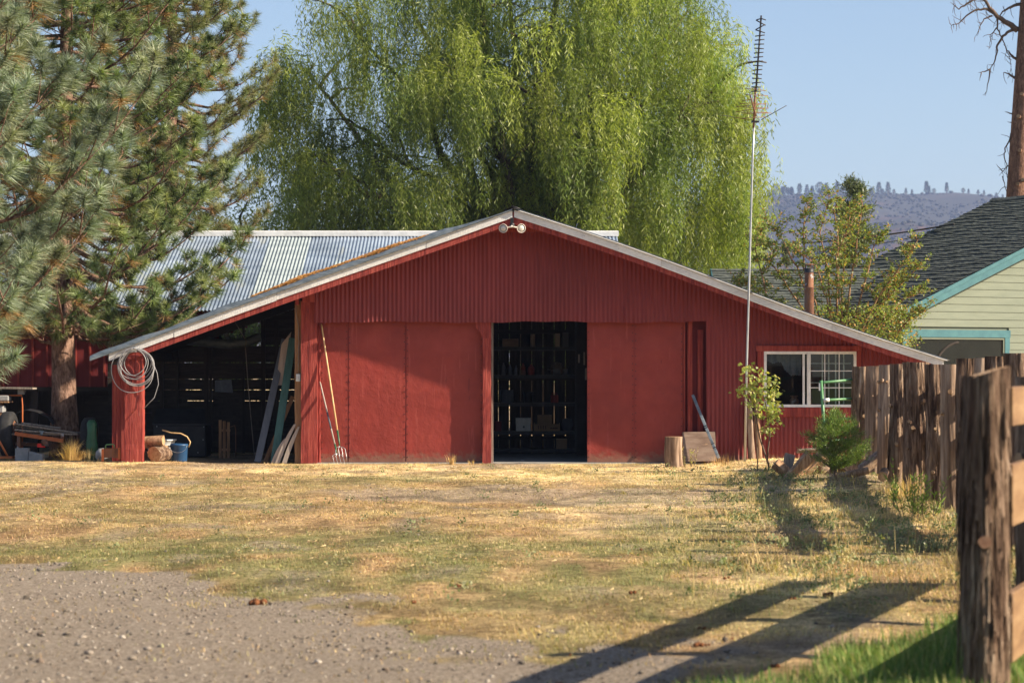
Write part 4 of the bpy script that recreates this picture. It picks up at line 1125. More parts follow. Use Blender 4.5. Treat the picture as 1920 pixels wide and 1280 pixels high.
# metal strip, plywood and stump right of the right door
sp = empty("metal_strip", (bx(1340), BY - .85, .12), "long grey metal strip with dark bands leaning on the barn right of the doors", "metal strip")
p0, p1 = Vector((bx(1341), BY - .80, .12)), Vector((bx(1298), BY - .10, bz(740)))
MB().bar(p0, p1, .055, .02, up=(0, 1, 0)).build("strip", M['galv_dull'], sp, bevel=.003)
for t in (.16, .22, .47, .50): MB().bar(p0 + (p1 - p0) * t, p0 + (p1 - p0) * (t + .012), .062, .028, up=(0, 1, 0)).build("band", M['steel_dark'], sp)
pw = MB(); pw.bar((bx(1309), BY - .52, .05), (bx(1308), BY - .26, .62), .64, .02, up=(0, -1, .2)); pwo = pw.build("plywood_sheet", M['plywood'], bevel=.002)
tag(pwo, "sheet of brown plywood leaning on the barn behind the stump", "plywood")
def log_mesh(b, p0, p1, r, seed, m=0, mcap=1, n=22, rings=16, rough=.10, flute=.06, taper=.9, capjit=.0, tilt=0):
    """a bark covered log: ring radii vary around and along it; cut ends get their own material"""
    p0 = Vector(p0); p1 = Vector(p1); d = (p1 - p0); L = d.length; d.normalize()
    up = Vector((1, 0, 0)) if abs(d.z) > .7 else Vector((0, 0, 1))
    a = d.cross(up).normalized(); c = d.cross(a)
    th = np.arange(n) / n * 2 * np.pi
    v = []
    for i in range(rings + 1):
        t = i / rings
        tw = th + t * L * .25
        rr = r * (1 + (taper - 1) * t) * (1 + rough * 2 * (vnoise(np.cos(tw) * 1.6 + seed * 7.1 + 50, np.sin(tw) * 1.6 + t * L * .9 + 50, seed) - .5)
             + flute * 2 * (vnoise(tw * 4.5 + seed, t * L * .8 + seed * 3 + 0 * tw, seed + 3) - .5) * np.ones(n)
             + flute * 1.2 * (vnoise(tw * 10 + seed, t * L * 2.2 + seed * 5 + 0 * tw, seed + 9) - .5)
             - flute * 1.5 * (1 - np.minimum(1, 5 * np.abs(vnoise(tw * 6.5 + seed * 2, t * L * 1.1 + seed + 0 * tw, seed + 5) - .5))))
        rr[-1] = (rr[-1] + rr[0]) / 2
        bend = Vector((math.sin(t * 3 + seed), math.cos(t * 2.3 + seed * 2), 0)) * r * .10 if abs(d.z) > .7 else Vector((0, 0, 0))
        for k in range(n):
            off = 0
            if i == rings: off = -tilt * math.sin(th[k]) * r
            v.append(p0 + d * (L * t + off) + bend + (a * math.cos(th[k]) + c * math.sin(th[k])) * float(rr[k]))
    f = []
    for i in range(rings):
        for k in range(n):
            k2 = (k + 1) % n
            f.append((i * n + k, i * n + k2, (i + 1) * n + k2, (i + 1) * n + k))
    b.add(v, f, m, True)
    for ring, rev in ((0, True), (rings, False)):
        vv = v[ring * n:(ring + 1) * n]; cen = sum(vv, Vector((0, 0, 0))) / n
        o_ = [cen] + vv
        b.add(o_, [(0, 1 + k, 1 + (k + 1) % n) if not rev else (0, 1 + (k + 1) % n, 1 + k) for k in range(n)], mcap)
    return v
ds = 45.8; b = MB(); gz = ghf(wx(1264, ds), ds)
log_mesh(b, (wx(1264, ds), ds, gz - .03), (wx(1264, ds), ds, gz + .575), .172, 3, n=36, rings=14, rough=.05, flute=.05, taper=.97)
tag(b.build("stump", [M['juniper_gray'], M['cut_wood']]), "upright pale weathered log stump in front of the right door", "stump")
# two old posts leaning behind the antenna mast
for px, w_, lb, ty, mt in ((1410, .065, "dark old fence post leaning on the barn behind the antenna mast", 752, 'juniper_gray'), (1423, .06, "brown split post leaning on the barn right of the antenna mast", 750, 'split_wood')):
    b = MB(); log_mesh(b, (wx(px + 1, BY - .45), BY - .45, .02), (wx(px - 5, BY - .3), BY - .30, bz(ty)), w_, px, n=18, rings=12, flute=.09)
    tag(b.build("old_post", [M[mt], M['cut_red']]), lb, "post")

# antenna on its mast
am = empty("tv_antenna", (bx(1397, 46.5), 46.5, .05), "tall leaning television antenna mast in front of the barn roof", "antenna")
ya = 46.5
def ap(px, py, dy=0): return Vector((wx(px, ya), ya + dy, wz(py, ya)))
MB().tube([ap(1396.5, 868), ap(1399.5, 700), ap(1404, 548), ap(1411, 300), ap(1414, 222)], [.024, .024, .022, .02, .017], 10).build("mast", M['steel'], am)
MB().tube([ap(1413, 240), ap(1416.5, 165)], .02, 8).build("upper_mast", M['rust'], am)
boom0, boom1 = ap(1417, 172, -.03), ap(1427, 30, -.03)
MB().tube([boom0, boom1], .017, 8).build("boom", M['steel_dark'], am)
b_ = 0
rg = random.Random(31)
for i in range(18):
    t = i / 17; p = boom1 + (boom0 - boom1) * (.04 + .96 * t)
    j = rg.uniform(-.012, .012) if i > 3 else (0, .05, -.05, .03)[i]
    MB().tube([p + Vector((-.092, -.012, j - .03 * (i == 0))), p + Vector((0, -.012, 0)), p + Vector((.092, -.012, -j - .03 * (i == 0)))], .012, 6).build("director", M['steel_dark'], am)
lb0, lb1 = ap(1407, 180, .0), ap(1413, 222, -.45)
MB().tube([lb0, lb1], .014, 8).build("lower_boom", M['rust'], am)
for i, (py, xa_, xb_, za, zb_) in enumerate(((168, 1396, 1437, 0, 8), (179, 1396, 1441, 0, 0), (187, 1390, 1428, 7, -7), (194, 1386, 1437, 3, 10), (198, 1380, 1438, 6, -14), (203, 1391, 1442, -2, -8), (206, 1378, 1436, 9, -5), (211, 1390, 1441, 2, -1), (213, 1392, 1447, 4, -3), (221, 1388, 1438, 4, -7))):
    MB().tube([ap(xa_, py + za * .6, -.1), ap((xa_ + xb_) / 2, py, -.05), ap(xb_, py - za * .3 + zb_ * .2, .1)], .0065, 6).build("element", M['rust'], am)
MB().tube([ap(1427, 225), ap(1475, 198)], .008, 6).build("long_element", M['steel_dark'], am)
MB().tube([ap(1357, 212, .4), ap(1412, 226)], .006, 6).build("long_element", M['rust'], am)
MB().box(ap(1409, 0).x, ap(1423, 0).x, ya - .05, ya + .05, wz(230, ya), wz(227, ya)).build("clamp", M['steel_dark'], am)
b = MB(); b.tube([ap(1404, 548), Vector((wx(1411, FY), FY - .01, wz(549, FY)))], .012, 6); b.build("bracket", M['steel_dark'], am)

# --- left lean-to contents
def g0(px, d): return ghf(wx(px, d), d)
cy = PY - .05
rp = MB(); rg = random.Random(77)
for k in range(9):
    cx_, rr, zt = wx(255 + rg.uniform(-6, 6), cy), .36 + rg.uniform(-.13, .06), wz(655 + rg.uniform(-2, 4), cy)
    pts = []
    for i in range(41):
        t = 2 * math.pi * i / 40 + math.pi / 2
        pts.append((cx_ + rr * math.cos(t) + .01 * math.sin(3 * t + k), cy - .02 - .016 * k + .01 * math.sin(2 * t), zt - rr * 1.02 + rr * (1.0 + .03 * (k % 3)) * math.sin(t)))
    rp.tube(pts, .0085, 6)
rp.tube([(wx(285, cy), cy - .1, wz(672, cy)), (wx(296, cy), cy - .08, wz(700, cy)), (wx(298, cy), cy - .06, wz(720, cy)), (wx(290, cy), cy - .05, wz(745, cy)), (wx(270, cy), cy - .04, wz(766, cy))], .0075, 6)
tag(rp.build("coiled_cable", M['hose']), "pale grey cable coiled in loops and hung on the left barn post", "cable coil")
# firewood at the pillar
dl = BY - .55
for i, (px, py, r_, ax, lb, kind) in enumerate(((291, 852, .155, 1, "round sawn log end lying in front at the foot of the left post", 0), (283, 838, .12, 0, "split log with bright sawn face on top of the firewood at the left post", 1), (309, 845, .12, 2, "grey split log behind the blue bucket", 1))):
    b = MB(); c0 = Vector((wx(px, dl), dl - .15 * (i == 0) + .2 * (i == 2), wz(py, dl)))
    c0.z = max(c0.z, ghf(c0.x, c0.y) + r_ * (.95 if i == 0 else .8))
    if ax == 1: log_mesh(b, c0, c0 + Vector((.18, .42, .02)), r_, 4 + i, n=24, rings=6, rough=.06)
    elif ax == 0: log_mesh(b, c0 + Vector((-.22, .12, .08)), c0 + Vector((.24, .02, .12)), r_, 4 + i, n=12, rings=6, rough=.2, flute=.12)
    else: log_mesh(b, c0 + Vector((-.08, .0, .0)), c0 + Vector((.12, .3, -.03)), r_, 4 + i, n=9, rings=5, rough=.25)
    tag(b.build("firewood_log", [M['split_wood'] if kind else M['juniper'], M['cut_wood']]), lb, "log")
b = MB(); dd = BY + .4; cx_ = wx(297, dd)
b.lathe((cx_, dd + .25, g0(297, dd) + .17), [(0, 0), (.24, 0), (.27, .10), (.30, .20), (.325, .21), (.325, .23), (.30, .225), (.285, .20), (.25, .02), (0, .015)], 28)
tag(b.build("washtub", M['white_plastic']), "shallow white tub behind the firewood in the left lean-to", "tub")
st = MB(); st.box(cx_ - .3, cx_ + .22, dd + .08, dd + .5, .0, g0(297, dd) + .168); tag(st.build("crate", M['barn_wood']), "dark wooden crate carrying the white tub", "crate")
b = MB(); b.tube([(wx(305, dd), dd - .03, wz(806, dd)), (wx(322, dd), dd - .08, wz(811, dd)), (wx(340, dd), dd - .1, wz(812, dd)), (wx(352, dd), dd - .1, wz(818, dd)), (wx(358, dd), dd - .1, wz(828, dd)), (wx(355, dd), dd - .1, wz(838, dd))], .014, 6)
tag(b.build("strap", M['tan_handle']), "yellow strap draped over the rim of the white tub", "strap")
dd = BY - .2; bk = empty("bucket", (wx(336, dd), dd, g0(336, dd)), "dark blue plastic bucket among the firewood in the left lean-to", "bucket")
b = MB(); zb = g0(336, dd); b.lathe((wx(336, dd), dd, zb), [(0, 0), (.15, 0), (.155, .02), (.168, .30), (.18, .31), (.18, .33), (.168, .335), (.168, .35), (.155, .35), (.148, .02), (0, .015)], 26); b.build("body", M['blue_plastic'], bk)
b = MB(); b.tube([(wx(336, dd) + .17 * math.cos(t), dd - .17 - .02 * math.sin(t), zb + .31 - .13 * math.sin(t)) for t in np.linspace(0, math.pi, 12)], .004, 5); b.build("handle", M['steel'], bk)
# dark steel bin
dd = BY + 3.2; bn = empty("steel_bin", (wx(340, dd), dd, 0), "large dark steel bin with a raised lid at the back of the left lean-to", "bin")
x0, x1 = wx(287, dd), wx(386, dd)
MB().box(x0, x1, dd, dd + .9, .0, wz(797, dd)).build("body", M['steel_dark'], bn, bevel=.02)
b = MB(); b.add([(x0 - .02, dd, wz(797, dd)), (x1 - .0, dd, wz(797, dd)), (x1 - .10, dd + .5, wz(769, dd)), (x0 + .0, dd + .5, wz(769, dd)), (x0 - .02, dd, wz(794, dd)), (x1 - .0, dd, wz(794, dd)), (x1 - .1, dd + .5, wz(766, dd)), (x0, dd + .5, wz(766, dd))], [(0, 1, 2, 3), (7, 6, 5, 4), (0, 4, 5, 1), (1, 5, 6, 2), (2, 6, 7, 3), (3, 7, 4, 0)]); b.build("lid", M['steel_dark'], bn)
for px, py in ((294, 799), (382, 800), (381, 824), (371, 848)): MB().lathe((wx(px, dd), dd, wz(py, dd)), [(0, -.012), (.014, -.01), (.016, 0)], 8, axis='y').build("rivet", M['steel'], bn)
b = MB(); dd = BY + 2.6; x0 = wx(410, dd)
for k in range(3): b.box(x0 + k * .085, x0 + k * .085 + .06, dd, dd + .02, 0, wz(787 + 2 * k, dd))
for z in (.15, .55): b.box(x0, x0 + .24, dd + .021, dd + .04, z, z + .05)
tag(b.build("slatted_crate", M['raw_wood']), "narrow brown slatted frame standing in the back of the left lean-to", "crate")
b = MB(); b.tube([(wx(432, dd), dd, wz(800, dd)), (wx(440, dd), dd, wz(797, dd)), (wx(442, dd), dd, wz(806, dd)), (wx(442, dd), dd, 0.01)], .011, 6); tag(b.build("pipe_hoop", M['rust']), "thin bent pipe standing beside the brown slatted frame", "pipe")
b = MB(); dd = YL - .1; b.add([(wx(403, dd), dd, wz(734, dd)), (wx(437, dd), dd - .03, wz(736, dd)), (wx(434, dd), dd - .02, wz(711, dd)), (wx(403, dd), dd, wz(713, dd)), (wx(403, dd), dd + .01, wz(734, dd)), (wx(437, dd), dd - .02, wz(736, dd)), (wx(434, dd), dd - .01, wz(711, dd)), (wx(403, dd), dd + .01, wz(713, dd))], [(0, 1, 2, 3), (7, 6, 5, 4), (0, 4, 5, 1), (1, 5, 6, 2), (2, 6, 7, 3), (3, 7, 4, 0)])
tag(b.build("hanging_cloth", M['curtain']), "grey cloth hung on the plank wall of the left lean-to", "cloth")
b = MB(); dd = YL - .35
b.tube([(wx(352, dd), dd - .4, wz(634, dd)), (wx(372, dd), dd - .25, wz(637, dd)), (wx(400, dd), dd, wz(643, dd)), (wx(430, dd), dd, wz(645, dd)), (wx(462, dd), dd, wz(642, dd)), (wx(486, dd), dd + .1, wz(632, dd))], [.15, .13, .105, .10, .10, .11], 18, caps=False)
tag(b.build("flexible_duct", M['galv_dull']), "fat grey flexible duct lying across the high opening of the left lean-to", "duct")
b = MB(); b.tube([(wx(461, dd), BY + 3, wz(602, BY + 3)), (wx(462, BY + 3), BY + 3, wz(640, BY + 3)), (wx(460, BY + 3), BY + 3, wz(648, BY + 3)), (wx(466, BY + 3), BY + 2.9, wz(720, BY + 3)), (wx(477, BY + 2.8), BY + 2.8, .02)], .009, 6)
tag(b.build("thin_rod", M['weathered']), "thin bent rod standing upright in the left lean-to", "rod")
# bright sheet metal strips seen through the high opening
for (a, c_, mt, lb) in (((401, 600), (425, 650), 'vinyl', "white metal strip slanting in the high opening of the left lean-to"), ((391, 606), (408, 650), 'steel_dark', "dark steel bar slanting beside the white strip in the high opening")):
    d2 = YL + .9; b = MB(); b.bar((wx(a[0] + 8, d2), d2, wz(a[1], d2)), (wx(c_[0] + 12, d2), d2, wz(c_[1], d2)), .10, .03, up=(0, 1, 0))
    tag(b.build("metal_strip", M[mt]), lb, "metal strip")

# boards leaning at the right of the lean-to
def pb(px, py, dy): return Vector((wx(px, BY + dy), BY + dy, wz(py, BY + dy)))
lean_board("plank", pb(483, 866, .15), pb(534, 636, 1.0), .135, .04, M['board_blue'], "blue grey painted plank leaning left of the green plank", "plank")
lean_board("plank", pb(514, 867, .05), pb(549, 634, .7), .15, .045, M['board_green'], "wide green painted plank leaning in the lean-to opening", "plank")
b = MB(); a, c_, e_, f_ = pb(516, 722, .75), pb(534, 722, .7), pb(546, 622, .8), pb(528, 645, .8)
b.add([a, c_, pb(541, 650, .8), e_, f_] + [p + Vector((0, .03, 0)) for p in (a, c_, pb(541, 650, .8), e_, f_)], [(0, 1, 2, 3, 4), (9, 8, 7, 6, 5)] + [(k, 5 + k, 5 + (k + 1) % 5, (k + 1) % 5) for k in range(5)])
tag(b.build("panel", M['pale_board']), "pale pointed panel held between the blue grey and green planks", "panel")
lean_board("plank", pb(497, 866, .5), pb(549, 743, .8), .085, .03, M['raw_wood'], "bare brown plank leaning behind the green plank", "plank")
for (px0, px1, py, dy, lb) in ((512, 535, 822, -.05, "shortest of the pale curved slats leaning at the corner post"), (520, 553, 795, -.08, "longest pale curved slat leaning at the corner post"), (533, 560, 800, -.11, "rightmost of the pale curved slats leaning at the corner post")):
    b = MB(); v = []
    for k in range(9):
        t = k / 8; z = wz(868 + (py - 868) * t, BY + dy); x = wx(px0 + (px1 - px0) * (t * .75 + .25 * t * t), BY + dy); w_ = .045 * (1 - .55 * t ** 4)
        v += [(x - w_, BY + dy, z), (x + w_, BY + dy, z), (x + w_, BY + dy + .02, z), (x - w_, BY + dy + .02, z)]
    f = [(k * 4 + j, k * 4 + (j + 1) % 4, k * 4 + 4 + (j + 1) % 4, k * 4 + 4 + j) for k in range(8) for j in range(4)] + [(3, 2, 1, 0), (32, 33, 34, 35)]
    b.add(v, f); tag(b.build("slat", M['pale_board']), lb, "slat", )

# --- far left: trailer, planks, blocks
dt = 49.2
tl = empty("flatbed_trailer", (wx(90, dt), dt, 0), "old rusty trailer stacked with grey planks under the pine tree", "trailer")
def tyre(cx, w, r, y):
    b = MB(); pr = [(r * .62, -w / 2), (r * .86, -w / 2), (r * .97, -w * .38), (r, -w * .2), (r, w * .2), (r * .97, w * .38), (r * .86, w / 2), (r * .62, w / 2)]
    b.lathe((cx, y, ghf(cx, y) + r), pr, 30, axis='x'); return b
for px, r_ in ((10, .47), (163, .41)):
    cx = wx(px, dt); t_ = tyre(cx, .27, r_, dt + .3).build("tyre", M['rubber'], tl)
    MB().lathe((cx, dt + .3, ghf(cx, dt + .3) + r_), [(0, -.06), (r_ * .3, -.07), (r_ * .6, -.1), (r_ * .63, -.12), (r_ * .63, .12), (0, .1)], 18, axis='x').build("rim", M['rust'], t_)
MB().bar((wx(30, dt), dt - .1, wz(812, dt)), (wx(120, dt), dt - .1, wz(826, dt)), .05, .075, up=(0, 0, 1)).build("crossbar", M['rust_orange'], tl)
MB().bar((wx(22, dt), dt + .3, wz(832, dt)), (wx(150, dt), dt + .3, wz(838, dt)), .07, .07).build("axle", M['rust'], tl)
for px in (33, 115): MB().box(wx(px, dt), wx(px + 6, dt), dt - .08, dt + .1, wz(842, dt), wz(812, dt)).build("upright", M['rust'], tl)
MB().box(wx(72, dt), wx(86, dt), dt - .12, dt - .06, wz(838, dt), wz(831, dt)).build("reflector", M['red_light'], tl)
MB().lathe((wx(86, dt), dt - .1, wz(835, dt)), [(0, 0), (.07, .0), (.075, .10), (.05, .13), (0, .13)], 12).build("hitch_cup", M['rust'], tl)
MB().add([(wx(76, dt), dt - .15, wz(806, dt)), (wx(85, dt), dt - .15, wz(807, dt)), (wx(81, dt), dt - .15, wz(817, dt)), (wx(76, dt), dt - .13, wz(806, dt)), (wx(85, dt), dt - .13, wz(807, dt)), (wx(81, dt), dt - .13, wz(817, dt))], [(0, 1, 2), (5, 4, 3), (0, 3, 4, 1), (1, 4, 5, 2), (2, 5, 3, 0)]).build("corner_plate", M['galv_dull'], tl)
MB().box(wx(20, dt), wx(146, dt), dt - .05, dt + 1.2, wz(815, dt), wz(812, dt)).build("deck", M['weathered'], tl)
rg = random.Random(12)
for k, (a, c_, y_, lb) in enumerate((((27, 794), (140, 811), 0, "topmost grey plank of the stack on the trailer"), ((30, 800), (146, 812), .12, "second grey plank of the stack on the trailer"), ((28, 805), (120, 813), -.08, "lowest short grey plank in front of the stack on the trailer"), ((40, 793), (112, 803), .3, "pale grey plank at the back of the stack on the trailer"))):
    b = MB(); b.bar((wx(a[0], dt + y_), dt + y_, wz(a[1], dt)), (wx(c_[0], dt + y_), dt + y_ + .1, wz(c_[1], dt)), .17, .03, up=(0, 0, 1))
    tag(b.build("grey_plank", M['weathered'], bevel=.003), lb, "plank")
b = MB(); d2 = dt + 1.4; pts = [(wx(px, d2), d2, wz(py, d2)) for px, py in ((12, 800), (18, 786), (34, 774), (52, 769), (72, 773), (92, 784), (100, 796))]
v = []
for p in pts: v += [(p[0], p[1] - .12, p[2]), (p[0], p[1] + .3, p[2] + .02), (p[0], p[1] + .3, p[2] + .035), (p[0], p[1] - .12, p[2] + .015)]
b.add(v, [(k * 4 + j, k * 4 + (j + 1) % 4, k * 4 + 4 + (j + 1) % 4, k * 4 + 4 + j) for k in range(6) for j in range(4)] + [(3, 2, 1, 0), (24, 25, 26, 27)], 0, True)
tag(b.build("mudguard", M['steel_dark']), "old black arched mudguard behind the trailer", "mudguard")
d2 = dt + 1.1; wbn = empty("work_bench", (wx(20, d2), d2, 0), "makeshift bench of a long weathered board on an orange pipe frame", "bench")
MB().bar((wx(-40, d2), d2, wz(726, d2)), (wx(67, d2), d2 - .1, wz(728, d2)), .3, .04).build("top_board", M['weathered'], wbn, bevel=.004)
MB().box(wx(34, d2), wx(45, d2), d2 - .05, d2 + .1, wz(739, d2), wz(730, d2)).build("spacer", M['block'], wbn)
MB().tube([(wx(-40, d2), d2, wz(741, d2)), (wx(41, d2), d2, wz(741, d2)), (wx(42, d2), d2, wz(760, d2)), (wx(42, d2), d2, 0)], .016, 8).build("pipe_frame", M['rust_orange'], wbn)
b = MB(); d2 = dt - .3; b.tube([(wx(-16, d2), d2, wz(800, d2)), (wx(18, d2), d2 - .1, wz(858, d2))], .022, 8); b.box(wx(-20, d2), wx(27, d2), d2 - .2, d2 + .1, g0(5, d2), g0(5, d2) + .04)
tag(b.build("angle_brace", M['rust_orange']), "rusty orange slanting brace at the far left edge", "brace")
for (a, c_, e_, f_, lb) in ((-30, 16, 741, 752, "rough grey block on the low shelf at the far left"), (-30, 6, 760, 774, "pale grey block below the bench at the far left")):
    b = MB(); d2 = dt + .9; b.box(wx(a, d2), wx(c_, d2), d2, d2 + .3, wz(f_, d2), wz(e_, d2)); tag(b.build("stone_block", M['block'], bevel=.02), lb, "block")
b = MB(); d2 = dt + 1.0; b.box(wx(-40, d2), wx(8, d2), d2 - .15, d2 + .35, wz(778, d2), wz(774.5, d2)); b.box(wx(-40, d2), wx(18, d2), d2 - .15, d2 + .35, wz(754.5, d2), wz(752.2, d2)); b.box(wx(-22, d2), wx(-16, d2), d2, d2 + .1, 0, wz(778.2, d2)); b.box(wx(-2, d2), wx(3, d2), d2 + .1, d2 + .2, 0, wz(754.7, d2))
tag(b.build("plank_shelf", M['raw_wood']), "two short plank shelves at the far left edge", "shelf")
d2 = 48.6
cb = MB(); cb.box(wx(28, d2), wx(53, d2), d2, d2 + .2, 0, wz(840, d2)); tag(cb.build("concrete_block", M['block'], bevel=.012), "upright grey concrete block under the trailer", "block")
cb = MB(); cb.poly([(wx(53.5, d2), .0), (wx(80, d2), .0), (wx(80, d2), wz(852, d2)), (wx(54, d2), wz(846, d2))], d2 - .02, d2 + .2); tag(cb.build("concrete_block", M['block'], bevel=.012), "broken low concrete block beside the upright one", "block")
b = MB(); d2 = 49.0; b.lathe((wx(172, d2), d2, .0), [(0, .02), (.11, .02), (.12, .3), (.09, .55), (.10, .75), (.06, .82), (0, .82)], 14); tag(b.build("green_tank", M['green_paint']), "dark green metal bottle standing right of the trailer", "gas bottle")
d2 = 47.0; hf_ = empty("handled_frame", (wx(208, d2), d2, g0(208, d2)), "small rusty metal frame with a green carrying handle left of the post", "metal frame")
b = MB(); z0 = g0(208, d2); b.box(wx(190.5, d2), wx(195, d2), d2 - .02, d2 + .03, z0, wz(841, d2)); b.build("side_strip", M['rust_orange'], hf_); b = MB(); b.box(wx(221.5, d2), wx(225.5, d2), d2 - .02, d2 + .03, z0 + .05, wz(839, d2)); b.build("side_strip", M['rust_orange'], hf_)
MB().box(wx(195, d2), wx(221.5, d2), d2, d2 + .015, z0 + .08, wz(840, d2)).build("plate", M['rust'], hf_)
MB().tube([(wx(198, d2), d2, wz(840, d2)), (wx(198, d2), d2, wz(835, d2)), (wx(200, d2), d2, wz(833, d2)), (wx(212, d2), d2, wz(832.5, d2)), (wx(214, d2), d2, wz(834, d2)), (wx(214, d2), d2, wz(839, d2))], .011, 8).build("handle", M['gate_green'], hf_)
b = MB(); d2 = 47.5; b.lathe((wx(193, d2), d2, g0(193, d2)), [(0, 0), (.12, .01), (.15, .08), (.14, .18), (.08, .24), (0, .25)], 18); tag(b.build("round_stone", M['block']), "round pale grey stone behind the handled metal frame", "stone")
# ------------------------------------------------------------------ log fences
def fence_log(name, x, y, r, h, seed, gray, parent, n=44, rings=40, knots=3, tilt=0.0, lean=0.0, nstrip=60):
    b = MB(); z0 = ghf(x, y)
    log_mesh(b, (x, y, z0 - .12), (x + lean, y, z0 + h), r, seed, n=n, rings=rings, rough=.05, flute=.03 if gray else .085, taper=.94, tilt=tilt)
    if not gray:      # strips of shaggy bark standing off the log
        rg = random.Random(seed)
        for k in range(nstrip):
            a = rg.uniform(0, 2 * math.pi); zz = z0 + rg.uniform(.05, h - .35); L = rg.uniform(.12, .5); w = rg.uniform(.006, .020); rr = r * rg.uniform(.98, 1.07)
            a2 = a + rg.uniform(-.12, .12); ta = Vector((-math.sin(a), math.cos(a), 0)) * w / 2; o_ = rg.uniform(.0, .03)
            P0 = Vector((x + math.cos(a) * rr, y + math.sin(a) * rr, zz)); P1 = Vector((x + math.cos(a2) * rr * .99, y + math.sin(a2) * rr * .99, zz + L)); Pm = (P0 + P1) / 2 + Vector((math.cos(a), math.sin(a), 0)) * .008
            P0 = P0 + Vector((math.cos(a), math.sin(a), 0)) * o_
            b.add([P0 - ta, P0 + ta, Pm + ta, Pm - ta, P1 + ta * .4, P1 - ta * .4], [(0, 1, 2, 3), (3, 2, 4, 5)], 0)
    o = b.build(name, [M['juniper_gray'] if gray else M['juniper'], M['cut_wood']], parent, origin=(x, y, z0))
    rg = random.Random(seed * 3 + 1)
    for k in range(knots):
        a = -math.pi / 2 + rg.uniform(-1.1, .5); zz = z0 + rg.uniform(.2, h - .2); rk_ = rg.uniform(.014, .042)
        kb = MB(); d = Vector((math.cos(a), math.sin(a), rg.uniform(.1, .5)))
        c0 = Vector((x, y, zz)) + Vector((math.cos(a), math.sin(a), 0)) * r * .8
        log_mesh(kb, c0, c0 + d.normalized() * (r * .2 + .035), rk_, seed + k, n=12, rings=3, rough=.08, taper=.85)
        kb.build("knot", [M['juniper_gray' if gray else 'juniper'], M['cut_wood']], o)
    return o
nf = empty("board_fence", (2.62, 13.4, 0), "close log fence with three fresh boards at the right edge", "fence")
fence_log("fence_post", 2.615, 13.4, .134, 1.825, 21, False, nf, n=110, rings=90, knots=0, tilt=.26, lean=.03, nstrip=340)
kb = MB(); c0 = Vector((2.60, 13.275, .91)); log_mesh(kb, c0, c0 + Vector((-.01, -.035, .008)), .040, 5, n=20, rings=3, rough=.1, taper=.9); kb.build("knot", [M['juniper'], M['cut_red']], nf)
fence_log("fence_post", 3.32, 15.3, .13, 1.80, 22, False, nf, n=60, rings=60, knots=1)
B0 = Vector((2.785, 13.56, 0)); BU = Vector((.34, .94, 0)).normalized(); BN = Vector((BU.y, -BU.x, 0))
for k, t in enumerate((4.1, 5.7, 7.15)):
    p = B0 + BU * t + BN * .16
    fence_log("fence_post", p.x, p.y, .115, 1.85, 30 + k, False, nf, n=30, rings=20, knots=1)
for z0, z1 in ((1.546, 1.765), (.984, 1.33), (.22, .61)):
    a = B0 + Vector((0, 0, (z0 + z1) / 2)); e_ = B0 + BU * 7.3 + Vector((0, 0, (z0 + z1) / 2))
    MB().bar(a, e_, .05, z1 - z0).build("fence_board", M['fresh_board'], nf, bevel=.004)

lf = empty("log_fence", (5.9, 33, 0), "long fence of upright shaggy and stripped juniper logs running towards the barn", "fence")
for k, (px, d, w, gray, ty) in enumerate(((1620, 43, 37, 0, 687), (1641, 41, 31, 1, 686), (1661, 39.4, 27, 1, 684), (1683, 37.6, 30, 0, 682), (1716, 35.8, 46, 0, 679), (1754, 33.6, 34, 0, 683), (1783, 31.8, 33, 1, 683),
                                          (1814, 29.8, 36, 0, 672), (1840, 28.3, 27, 1, 671), (1869, 27, 46, 0, 668), (1907, 25.5, 48, 0, 662), (1950, 24, 48, 0, 660))):
    x = wx(px, d); h = wz(ty, d) - ghf(x, d)
    fence_log("fence_post", x, d, w * d / F / 2 * 1.16, h, 40 + k, bool(gray), lf, n=64, rings=44, knots=4 if k < 9 else 1)
for z0, z1 in ((1.42, 1.68), (.72, 1.10)):
    pts = [(6.72, 43.2), (6.52, 37.6), (6.12, 32.5), (5.98, 29.5), (5.55, 24.2)]
    for (xa, ya_), (xb, yb) in zip(pts[:-1], pts[1:]):
        MB().bar((xa, ya_, (z0 + z1) / 2), (xb, yb, (z0 + z1) / 2), .04, z1 - z0).build("rail_board", M['fresh_board'], lf)

# green pipe gate
d0 = 42.4; gt = empty("pipe_gate", (wx(1541, d0), d0, 0), "green pipe gate hung on the far end of the log fence", "gate")
def gp(px, py, dd=0): return Vector((wx(px, d0 + dd), d0 + dd, wz(py, d0 + dd)))
MB().tube([gp(1539.5, 713), gp(1545, 800), gp(1546, 862)], .029, 12).build("end_pipe", M['gate_green'], gt)
for (ya_, yb) in ((717, 709), (750, 746), (787, 783), (826, 823)):
    MB().tube([gp(1543, ya_), gp(1625, yb, 1.0)], .024, 12).build("rail", M['gate_green'], gt)
MB().tube([gp(1544, 750.2, -.03), gp(1555, 749.2, -.03)], .032, 12).build("latch", M['vinyl'], gt)
MB().box(gp(1535.5, 0).x, gp(1538.5, 0).x, d0 - .02, d0 + .02, wz(732, d0), wz(718, d0)).build("latch_plate", M['vinyl'], gt)
# weathered pallet boards at the barn behind the seedling
for k in range(3):
    b = MB(); d = 46.2; b.bar((wx(1494, d), d - .12 * k, .16 + wz(850, d) - wz(850, d) + .10 + .03 * k), (wx(1580, d), d - .12 * k + .1, .30 + .035 * k), .14, .03)
    tag(b.build("old_board", M['weathered'], bevel=.003), ("lowest", "middle", "topmost")[k] + " of the grey boards lying against the barn under the window", "board")

